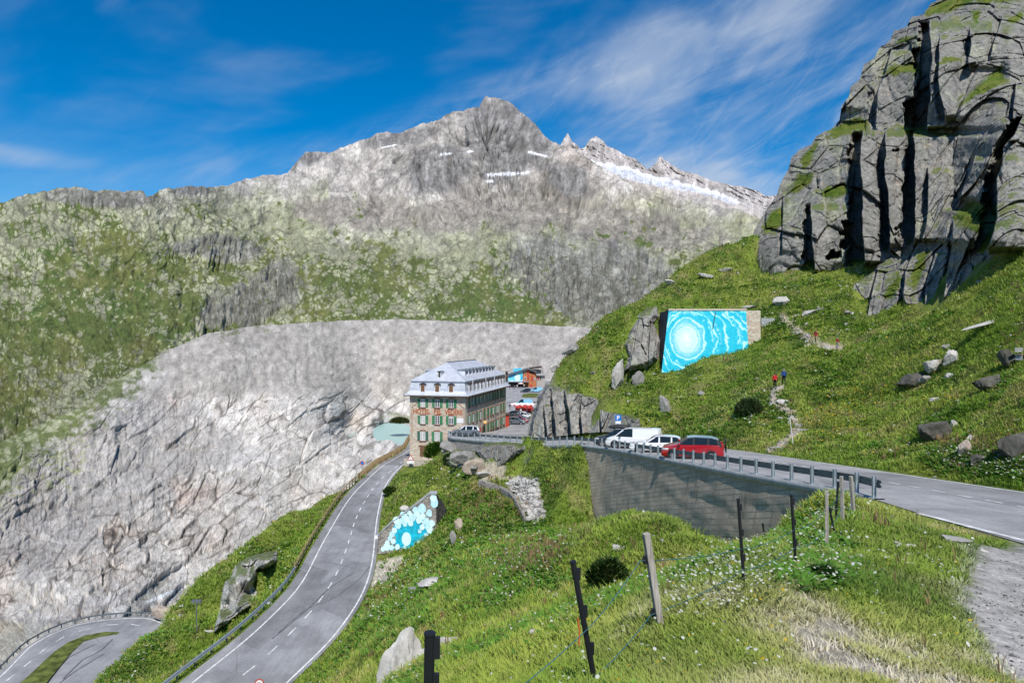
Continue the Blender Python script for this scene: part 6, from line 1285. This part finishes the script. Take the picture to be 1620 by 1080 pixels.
B(1478,632,16,9,MR1,'small rounded white stone alone on the slope above the dark rock'); B(1487,672,54,42,MR3,'dark cracked rock standing out of the slope above the road',tilt=20); B(1509,672,13,17,MR1,'small pale block at the right side of the dark cracked rock'); B(1525,709,22,32,MR4,'upright tan block just above the white flowers at the road verge'); B(1553,722,30,24,MR3,'dark stone beside the upright tan block above the road'); B(1537,692,12,9,MR1,'small pale stone on top of the tan block')
B(1606,700,50,56,MR3,'large boulder coloured dark for shade at the right edge of the hillside'); B(1570,600,44,30,MR3,'dark rock hollow below the bench at the right',tilt=10); B(1598,560,40,42,MR3,'dark rock behind the wooden bench'); B(1565,517,66,9,MR1,'long thin pale slab high on the right slope',tilt=15,dp=.4)
B(979,594,22,46,MR1,'upright pale rock in the grass left of the large mural',tilt=-20); B(1008,600,20,22,MR2,'grey rock in the grass between the upright rock and the mural'); B(905,556,30,18,MR2,'grey rock on the crest of the ridge behind the cliff',tilt=30); B(878,588,18,14,MR1,'pale rock low on the ridge crest',tilt=40); B(1110,622,9,9,MR2,'small dark stone in the grass below the large mural')
B(1030,700,26,12,MR2,'grey stone at the road edge behind the white estate car') ; B(1052,640,22,28,MR2,'grey crag in the grass above the parked van',tilt=30)
# foreground
B(624,1056,84,124,MR1,'large pale split rock at the bottom edge left of the black post, left half',tilt=-14,dp=.5,Y=19.5,rz=.1); B(662,1050,72,118,MR1,'large pale split rock at the bottom edge left of the black post, right half',tilt=-22,dp=.5,Y=19.8); B(704,1030,54,48,MR1,'pale rock right behind the thick black post',tilt=10,Y=20); B(712,1048,24,18,MR1,'small white stone below the pale rock behind the black post',Y=19.4); B(697,1070,42,30,MR1,'small pale rock at the bottom edge right of the black post',Y=19)
B(680,924,40,13,MR1,'long low pale rock in the meadow below the turquoise mural wall',tilt=14); B(655,931,28,11,MR2,'low grey rock left of the long pale rock in the meadow'); B(852,1000,26,10,MR1,'white stones in the meadow left of the leaning black post',dp=.8); B(868,985,18,7,MR1,'small white stone above the white stones in the meadow'); B(893,1002,14,9,MR1,'white stone just left of the leaning black post'); B(880,943,10,8,MR1,'small white stone left of the dark bush')
B(931,957,9,7,MR1,'small white stone right of the leaning black post'); B(925,1016,14,8,MR1,'white stone at the foot of the orange ribbon'); B(1440,862,12,8,MR1,'small white stone in the dry grass right of the fence'); B(1422,862,14,9,MR2,'small grey stone in the dry grass left of the white one'); B(1515,855,52,9,MR2,'flat grey slab set in the grass by the white road line',tilt=-10,dp=.5); B(1393,972,13,10,MR1,'small white stone near the bottom edge of the meadow'); B(980,868,26,9,MR1,'pale stones in the grass above the dark bush')
B(727,828,15,26,MR4,'tan stone pillar right behind the turquoise mural wall',dp=.6); B(716,850,12,34,MR2,'grey stone block beside the tan pillar',dp=.6)
# rocks under the far guardrail
B(752,742,34,28,MR4,'tan boulder below the layered crag'); B(735,727,44,24,MR2,'grey rock left of the layered crag',dp=.6); B(712,712,26,22,MR2,'grey rock below the left end of the guardrail'); B(770,752,26,12,MR1,'pale rock just above the dry stone wall'); B(640,808,14,9,MR1,'small pale rock above the turquoise mural wall'); B(684,800,8,6,MR1,'tiny pale stone behind the top of the turquoise mural wall')
B(208,990,16,9,MR2,'small dark stone at the hairpin road edge') if False else None
B(330,1005,14,6,MR1,'small pale slab on the green bank beside the slim grey pole'); B(262,968,46,18,MR4,'tan rock hump at the inner end of the hairpin',Y=92)
# rock outcrop on the green bank
D_poly = [(337,1003),(346,965),(356,918),(370,893),(392,880),(420,872),(440,869),(437,889),(425,899),(410,904),(401,925),(408,936),(397,956),(368,978)]
B_poly = [(985,590),(991,565),(984,545),(994,522),(1006,502),(1020,486),(1038,480),(1044,500),(1034,512),(1046,540),(1042,570),(1020,584)]
E_poly = [(752,714),(764,701),(800,698),(834,702),(830,712),(814,722),(802,736),(786,742),(766,732)]
F_poly = [(700,701),(722,706),(745,720),(762,734),(756,748),(735,746),(712,738),(698,722)]
def hit_face(poly, Y0, Y1, off, cracks, gp_, **k):
    a = np.array(poly, float); c_ = a.mean(0); pts = [tuple(p) for p in a]+[tuple(c_+(p-c_)*.5) for p in a]+[tuple(c_+(p-c_)*1.5) for p in a]+[tuple(c_)]; ctl = [(px, py, hit(px, py, Y0, Y1).y+off) for px, py in pts]
    x0, y0 = a.min(0)-14; x1, y1 = a.max(0)+14; rock_face('outcrop', ctl, [(x0, y0), (x1, y0)], [(x0, y1), (x1, y1)], 180, 180, cracks, [], gp_, bound=poly, back=(1, .02), **k)
hit_face(D_poly, 40, 130, -.6, [([(398,880),(390,920),(372,960)], 1.0, 12), ([(425,872),(412,905)], .6, 8)], [[(398,905),(420,900),(412,930),(404,925)]], lich=.3, seed=21, sc=.4, dark=1.9, bulge=2.2)
hit_face(B_poly, 60, 160, .2, [([(1012,498),(1005,540),(995,588)], 1.6, 10), ([(1030,505),(1026,575)], 1.2, 10)], [], lich=.3, seed=9, sc=.45, dark=1.3, bulge=3.0)
rock_face('outcrop', [(752,714,92.5),(764,701,93.5),(800,698,88.6),(834,702,84.6),(830,712,84),(802,736,85.6),(766,732,90.5),(786,742,87),(790,718,87.6),(738,680,97),(850,680,83.5),(850,760,80.5),(738,760,91)], [(738,686),(848,686)], [(738,756),(848,756)], 200, 150, [([(790,700),(786,738)], .6, 14), ([(812,698),(806,730)], .5, 10)], [], [], bound=E_poly, back=(1, .02), lich=.2, seed=31, sc=.3, dark=1.0, bulge=.8)
hit_face(F_poly, 60, 120, .2, [([(722,706),(724,742)], .8, 10), ([(742,720),(744,748)], .8, 10)], [], lich=.3, seed=37, sc=.3, dark=1.25, bulge=2.0)
# dry stone wall and rubble
dw = [(757,759),(772,764),(790,770),(804,778),(814,789),(822,803),(829,820)]; DWp = [hit(a, b+11) for a, b in dw]; dwe = empty('dry_stone_wall', DWp[3], label='curved dry stone wall in the meadow beside the rubble', cat='wall'); top = []
mb = MB(); vs = []
for (a, b), g in zip(dw, DWp): h_ = (540-b)/F*g.y; vs += [(g.x-.05, g.y-.25, g.z-.8), (g.x, g.y-.05, h_), (g.x+.25, g.y+.75, h_-.02), (g.x+.3, g.y+.9, g.z-.6)]
mb.add(vs, [(i*4+j, i*4+j+1, i*4+5+j, i*4+4+j) for i in range(len(dw)-1) for j in range(3)]+[(0,1,2,3), tuple(len(vs)-4+j for j in range(4))]); parent_keep(mb.build('wall', M_rub), dwe)
def stones(name, pts, sizes, mats, label=None):
    mb = MB(); sh = [rock_shape(900+i, 2, 9, .05) for i in range(6)]; V = []; Fc = []; mi = []; b = 0
    for i, (p, s_) in enumerate(zip(pts, sizes)):
        w, f = sh[i % 6]; a = rng.rand()*6.28; w = w*np.array((s_, s_*(.6+.4*rng.rand()), s_*(.45+.4*rng.rand()))); w = np.c_[w[:, 0]*math.cos(a)-w[:, 1]*math.sin(a), w[:, 0]*math.sin(a)+w[:, 1]*math.cos(a), w[:, 2]]+np.array(p)
        V.append(w); Fc += [(x[0]+b, x[1]+b, x[2]+b) for x in f]; b += len(w); k_ = int(rng.rand()*len(mats)); mi += [k_]*len(f)
    mb.v = [tuple(x) for x in np.vstack(V)]; mb.f = Fc; mb.mi = mi; return tag(mb.build(name, mats), label, kind='stuff')
rb_ = [(800,762),(822,752),(850,762),(858,790),(860,820),(838,826),(826,800),(808,780)]; pts = []; sz = []
while len(pts) < 420:
    q = (795+70*rng.rand(), 750+78*rng.rand())
    if inpoly(np.array([q]), rb_)[0]: pts.append(q)
W_ = []; 
Yr = np.array([hit(a, b, 60, 100) for a, b in [(805,765),(830,760),(850,775),(858,800),(845,822),(830,800),(820,780)]]); fr = RBF([(a/100, b/100) for a, b in [(805,765),(830,760),(850,775),(858,800),(845,822),(830,800),(820,780)]], Yr[:, 1], c=.2, lam=.01)
yy = fr(np.array(pts)/100); W_ = [P(a, b, y) for (a, b), y in zip(pts, yy)]; zg = ground(np.array([(w[0], w[1]) for w in W_])); stones('rubble', [(w[0], w[1], z+.05) for w, z in zip(W_, zg)], .10+.38*rng.rand(420)**2, [MR1, MR2, MR1], 'pale rubble stones')

# ================================================================== PATH with stone steps
def path_stones(name, line_, n, size, spread):
    L = resamp(line_, n); out = []; s_ = []
    ctr = [hit(a, b, 40, 130) for a, b in line_]; d = np.r_[0, np.cumsum(np.hypot(*np.diff(np.array(line_, float), axis=0).T))]; t = np.linspace(0, d[-1], n)
    X = np.interp(t, d, [c.x for c in ctr]); Y_ = np.interp(t, d, [c.y for c in ctr]); X = X+spread*rng.randn(n); Y_ = Y_+spread*rng.randn(n)*.6; Z_ = ground(np.c_[X, Y_]); mb = MB(); mi = []
    for i in range(n):
        a = rng.rand()*.6-.3; w, dd = size*(.6+.7*rng.rand()), size*(.4+.4*rng.rand()); kk = 7; c_ = Vector((X[i], Y_[i], Z_[i]+.02))
        pl_ = [c_+Vector((math.cos(2*math.pi*j/kk+a)*w*(.8+.3*rng.rand()), math.sin(2*math.pi*j/kk+a)*dd*(.8+.3*rng.rand()), 0)) for j in range(kk)]; mb.prism([p-Vector((0, 0, .25)) for p in pl_], (0, 0, .25+.12*rng.rand()), int(rng.rand()*2))
    return tag(mb.build(name, [MR1, MR4]), kind='structure')
path_stones('path', [(1218,713),(1236,706),(1248,695),(1262,686),(1263,672),(1253,662),(1250,652),(1236,643),(1224,637),(1224,620),(1236,613)], 90, .42, .22)
path_stones('path', [(1258,521),(1268,527),(1277,536),(1292,543),(1308,549),(1322,553),(1330,547)], 90, .45, .3)
path_stones('path', [(1238,500),(1240,507),(1233,513)], 14, .4, .15)

# ================================================================== PLANTS
GV = np.zeros(len(hill.data.vertices)*3, np.float32); hill.data.vertices.foreach_get('co', GV); GV = GV.reshape(ny, nx, 3)[:ny]
GC = np.zeros(len(hill.data.vertices)*4, np.float32); hill.data.color_attributes['Col'].data.foreach_get('color', GC); GC = GC.reshape(-1, nx, 4)[..., :3]
SX = 810+F*GV[..., 0]/GV[..., 1]; SY = 540-F*GV[..., 2]/GV[..., 1]
q_ = GV[..., :2].reshape(-1, 2); dB_, sB_, _ = dist_poly(q_, URs[::10]); dR2 = (dB_*sB_).reshape(ny, nx); dB_, sB_, _ = dist_poly(q_, ULs[::8]); dL2 = (dB_*sB_).reshape(ny, nx); dlow, okl = lowdist(q_); dlow = np.where(okl, dlow, 9).reshape(ny, nx)
inroad = ((dL2 > np.where(GV[..., 1] < 27.5, -.75, -.12)) & (dR2 < .55)) | (dlow < .75); grav = (inpoly(q_, GRAVEL).reshape(ny, nx))
green = (GC[..., 1] > GC[..., 0]*.82) & (GC[..., 1] > GC[..., 2]*1.6)
hotelbox = (GV[..., 1] > 112) & (GV[..., 0] > -21) & (GV[..., 0] < 3.5)
A_ = (SX[:-1, 1:]-SX[:-1, :-1])*(SY[:-1, :-1]-SY[1:, :-1]); vis = (SX[:-1, :-1] > -60) & (SX[:-1, :-1] < 1680) & (SY[:-1, :-1] > 330) & (SY[:-1, :-1] < 1110)
rockmask = np.zeros((ny, nx), bool); _pp = np.c_[SX.ravel(), SY.ravel()]
for pl_, y0_, y1_ in ((D_poly, 40, 130), (B_poly, 60, 160), (E_poly, 60, 110), (F_poly, 60, 120), (A_poly, 60, 120), (C_poly, 60, 140)):
    c_ = np.mean(np.array(pl_, float), 0); pz = [tuple(c_+(np.array(p)-c_)*.93) for p in pl_]; rockmask |= (inpoly(_pp, pz) & (GV[..., 1].ravel() > y0_) & (GV[..., 1].ravel() < y1_)).reshape(ny, nx)
inroad = inroad | rockmask
base_w = np.where(vis & ~inroad[:-1, :-1] & ~hotelbox[:-1, :-1], np.clip(A_, .15, 12), 0)
def scatter(n, wfun=None, seed=1):
    r_ = np.random.RandomState(seed); w = base_w if wfun is None else base_w*wfun; w = w.ravel()/w.sum(); i = r_.choice(len(w), n, p=w); a, b = i//(nx-1), i % (nx-1); u, v = r_.rand(n), r_.rand(n)
    V = (GV[a, b]*((1-u)*(1-v))[:, None]+GV[a, b+1]*(u*(1-v))[:, None]+GV[a+1, b]*((1-u)*v)[:, None]+GV[a+1, b+1]*(u*v)[:, None]); return V, GC[a, b], r_
def blades(name, V, C, r_, nb, h, w, lean, mat, jitter, kind='stuff', label=None, flat=.0, bend=.5):
    """V: tuft roots, C: colours, h, w per tuft"""
    n = len(V)*nb; I = np.repeat(np.arange(len(V)), nb); a = r_.rand(n)*2*math.pi; rr = np.sqrt(r_.rand(n))*jitter[I]; Bp = V[I]+np.c_[np.cos(a)*rr, np.sin(a)*rr, np.zeros(n)-.02]
    hh = h[I]*(.55+.8*r_.rand(n)); ww = w[I]*(.7+.6*r_.rand(n)); d = a+r_.randn(n)*.6; ln = lean*(.3+r_.rand(n)*1.2); D = np.c_[np.cos(d), np.sin(d), np.zeros(n)]; S = np.c_[-np.sin(d+r_.randn(n)*.5), np.cos(d+r_.randn(n)*.5), np.zeros(n)]
    mid = Bp+D*(hh*ln*bend*.55)[:, None]+np.c_[np.zeros((n, 2)), hh*.6]; tip = Bp+D*(hh*ln)[:, None]+np.c_[np.zeros((n, 2)), hh*(1-flat)]
    P5 = np.stack([Bp-S*ww[:, None]*.35, Bp+S*ww[:, None]*.35, mid+S*ww[:, None]*.5, mid-S*ww[:, None]*.5, tip], 1).reshape(-1, 3)
    k = np.arange(n)*5; lp = np.stack([k, k+1, k+2, k+3, k+3, k+2, k+4], 1).ravel(); me = bpy.data.meshes.new(name); me.vertices.add(n*5); me.vertices.foreach_set('co', P5.astype(np.float32).ravel())
    me.loops.add(n*7); me.loops.foreach_set('vertex_index', lp.astype(np.int32)); me.polygons.add(n*2); ls = np.stack([np.arange(n)*7, np.arange(n)*7+4], 1).ravel(); me.polygons.foreach_set('loop_start', ls.astype(np.int32)); me.polygons.foreach_set('loop_total', np.tile([4, 3], n).astype(np.int32)); me.update(calc_edges=True)
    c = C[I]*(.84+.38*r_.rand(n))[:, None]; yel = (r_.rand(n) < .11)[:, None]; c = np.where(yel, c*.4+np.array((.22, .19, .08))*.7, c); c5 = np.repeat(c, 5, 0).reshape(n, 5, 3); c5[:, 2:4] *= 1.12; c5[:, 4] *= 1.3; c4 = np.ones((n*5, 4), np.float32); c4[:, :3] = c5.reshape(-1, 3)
    at = me.color_attributes.new('Col', 'FLOAT_COLOR', 'POINT'); at.data.foreach_set('color', c4.ravel()); me.materials.append(mat); o = bpy.data.objects.new(name, me); COL.objects.link(o); return tag(o, label, kind=kind)
M_blade = NM('grass_blades', .7, .2); _c = M_blade.attr('Col'); M_blade.col(_c); _t = M_blade.n('ShaderNodeBsdfTranslucent'); M_blade.l(_c, _t.inputs[0]); _m = M_blade.n('ShaderNodeMixShader'); _m.inputs[0].default_value = .42
M_blade.l(M_blade.b.outputs[0], _m.inputs[1]); M_blade.l(_t.outputs[0], _m.inputs[2]); M_blade.l(_m.outputs[0], M_blade.nt.nodes['Material Output'].inputs[0]); M_blade = M_blade.m
gmask = np.where(green, 1., .12)[:-1, :-1]*np.where(grav, .004, 1.)[:-1, :-1]
V, C, r_ = scatter(98000, gmask, 11); Yv = V[:, 1]; pn = fbm(V, 2.2, 4, .6, 501); C = C*(2.05+.45*pn)[:, None]
short = np.clip(1-.55*sst(14, 5, Yv)*sst(-1, 3, V[:, 0]), .35, 1)
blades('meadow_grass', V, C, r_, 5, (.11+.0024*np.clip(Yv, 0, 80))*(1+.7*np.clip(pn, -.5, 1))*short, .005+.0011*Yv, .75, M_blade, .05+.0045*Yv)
# leafy herbs in patches
hn = fbm(GV[:-1, :-1].reshape(-1, 3), 5, 4, .6, 520).reshape(ny-1, nx-1); pyg, pxg = SY[:-1, :-1], SX[:-1, :-1]
def reg(cx, cy, rx, ry, rot=0): return ell(np.c_[pxg.ravel(), pyg.ravel()], cx, cy, rx, ry, rot).reshape(pxg.shape)
herb = sst(.12, .35, hn)*(1-reg(1500, 880, 170, 110))+1.6*reg(1560, 735, 110, 26, 8)+reg(780, 850, 120, 60, 20)*.8+reg(1290, 908, 55, 25, -10)*2+reg(640, 950, 100, 60, -40)*.7+reg(400, 1010, 110, 16, -38)+reg(1210, 655, 50, 30)*.8+reg(1250, 505, 80, 20)*.6
V, C, r_ = scatter(11000, gmask*herb, 12); Yv = V[:, 1]; C = np.array((.085, .19, .025))[None]*(.8+.7*r_.rand(len(V)))[:, None]
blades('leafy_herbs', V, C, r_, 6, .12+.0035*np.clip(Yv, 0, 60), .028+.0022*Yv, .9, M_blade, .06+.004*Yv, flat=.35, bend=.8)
# reddish dock and dry stalks
V, C, r_ = scatter(1700, gmask*(.12+.88*sst(10, 20, GV[:-1, :-1, 1]))*(reg(1565, 712, 60, 16)*.5+reg(1495, 705, 26, 12)+reg(830, 880, 60, 30)+reg(770, 800, 60, 25)+reg(1480, 790, 60, 8, 12)*.4+.02+reg(600, 930, 50, 24, -50)+.25*sst(.2, .4, -hn)), 13); Yv = V[:, 1]; C = np.array((.26, .17, .09))[None]*(.6+.7*r_.rand(len(V)))[:, None]
blades('dry_stalks', V, C, r_, 4, .22+.004*np.clip(Yv, 0, 60), .005+.0012*Yv, .25, M_blade, .05+.003*Yv)
# flowers: white umbels, a few yellow
def flowers(name, V, size, r_, cols, hgt):
    n = len(V); K = 6; a = np.linspace(0, 2*math.pi, K, endpoint=False); tl = r_.randn(n, 2)*.35; ctr = V+np.c_[np.zeros((n, 2)), hgt]; ring = np.stack([np.cos(a), np.sin(a)], 1)
    Pt = np.empty((n, K+1, 3)); Pt[:, 0] = ctr+np.array((0, 0, 1))*size[:, None]*.25
    for k in range(K): Pt[:, k+1] = ctr+np.c_[ring[k, 0]*size, ring[k, 1]*size, (ring[k, 0]*tl[:, 0]+ring[k, 1]*tl[:, 1])*size]
    idx = np.arange(n)[:, None, None]*(K+1)+np.array([[0, k+1, (k+1) % K+1] for k in range(K)])[None]; me = bpy.data.meshes.new(name); me.from_pydata(Pt.reshape(-1, 3), [], idx.reshape(-1, 3).tolist()); c = cols[r_.randint(0, len(cols), n)]; c4 = np.ones((n*(K+1), 4), np.float32); c4[:, :3] = np.repeat(c, K+1, 0)
    at = me.color_attributes.new('Col', 'FLOAT_COLOR', 'POINT'); at.data.foreach_set('color', c4.ravel()); me.materials.append(M_blade); o = bpy.data.objects.new(name, me); COL.objects.link(o); return tag(o, kind='stuff')
fl = .05+sst(.2, .4, hn)*.35+2.5*reg(1560, 740, 90, 18, 10)+.6*reg(1240, 900, 140, 50)+.9*reg(1330, 810, 60, 22, -20)+.8*reg(610, 930, 70, 50, -45)+1.2*reg(400, 1005, 100, 12, -38)+.8*reg(1190, 650, 40, 30)+.5*reg(820, 870, 90, 50)+.8*reg(1120, 950, 90, 50)+.3*reg(1230, 500, 150, 40)
V, C, r_ = scatter(3600, gmask*fl, 14); Yv = V[:, 1]
flowers('white_wildflowers', V, (.007+.0011*Yv)*(.5+.9*r_.rand(len(V))), r_, np.array([(.62, .62, .58), (.70, .70, .64), (.55, .58, .46)]), .12+.0035*np.clip(Yv, 0, 60)+.12*r_.rand(len(V)))
V, C, r_ = scatter(1100, gmask*(.04+2*reg(1330, 660, 90, 30, -30)+reg(1480, 640, 60, 20)+.5*reg(960, 640, 20, 12)+.5*reg(1270, 820, 40, 20)), 15); Yv = V[:, 1]
flowers('yellow_wildflowers', V, (.006+.001*Yv)*(.6+.8*r_.rand(len(V))), r_, np.array([(.60, .42, .04), (.50, .36, .03)]), .12+.003*np.clip(Yv, 0, 60)+.1*r_.rand(len(V)))
# loose stones
V, C, r_ = scatter(420, np.where(V is None, 1, 1)*(sst(.1, .4, -hn)+1.2*reg(900, 990, 80, 40)+reg(1310, 520, 90, 25)+reg(1040, 590, 70, 50)+reg(700, 770, 60, 30)+reg(1370, 470, 60, 40)), 16); Yv = V[:, 1]
stones('loose_stones', V, (.03+.0028*Yv)*(.4+1.1*r_.rand(len(V))**2), [MR1, MR2, MR1], 'stones scattered in the grass')
V, C, r_ = scatter(900, np.where(grav, 1., 0.)[:-1, :-1]+.0, 17); stones('gravel', V, .008+.02*r_.rand(len(V))**2, [MR2, MR3, MR1], 'loose gravel of the pull-off')
def bush(px, py, wpx, hpx, label, Y=None, col=(.03, .065, .012), seed=3, n=1500):
    g = hit(px, py+hpx*.45) if Y is None else Vector(P(px, py+hpx*.45, Y)); k = g.y/F; a, h = wpx*k*.5, hpx*k; r2_ = np.random.RandomState(seed); e = empty('bush', g, label=label, cat='bush')
    d = r2_.randn(n, 3); d /= np.linalg.norm(d, axis=1, keepdims=True); d[:, 2] = np.abs(d[:, 2]); rad = (.45+.55*r2_.rand(n)**.5)*(1+.22*fbm(d, .5, 3, .6, seed)); Pn = d*rad[:, None]*np.array((a, a*.8, h*.62)); Pn[:, 2] += h*.12
    C = np.array(col)[None]*(.7+.8*r2_.rand(n))[:, None]; lf = max(.035, .06*h+.0009*g.y); o = blades('foliage', Pn, C, r2_, 3, np.full(n, lf*1.6), np.full(n, lf*.75), .9, M_blade, np.full(n, lf), kind='stuff'); del o['kind']; o.parent = e
    mb = MB()
    for k_ in range(7): t = 2*math.pi*k_/7; mb.tube([(0, 0, -.1), (math.cos(t)*a*.25, math.sin(t)*a*.25, h*.3), (math.cos(t)*a*.6, math.sin(t)*a*.5, h*.55)], [.02*h+.01, .013*h+.005, .004], 5)
    mb.build('stem', M_brown, e)
bush(962, 903, 60, 54, 'dark round bush on the meadow between the leaning black post and the wooden post', seed=3, n=2600); bush(690, 712, 34, 34, 'bright green bush at the foot of the hotel front', Y=111, col=(.05, .12, .012), seed=4); bush(617, 777, 20, 16, 'small green bush on the kerb of the lower road', col=(.05, .10, .015), seed=5, n=700); bush(712, 728, 20, 16, 'small bush among the grey rocks below the guardrail end', seed=6, n=600); bush(632, 665, 30, 12, 'low dark scrub on the lake shore', Y=430, col=(.06, .075, .02), seed=7, n=900)
bush(1185, 643, 40, 34, 'grey green shrub left of the stone steps', col=(.05, .085, .03), seed=8); bush(1300, 905, 50, 30, 'low broad leaved clump at the foot of the slim black post', col=(.05, .12, .02), seed=9, n=1200)
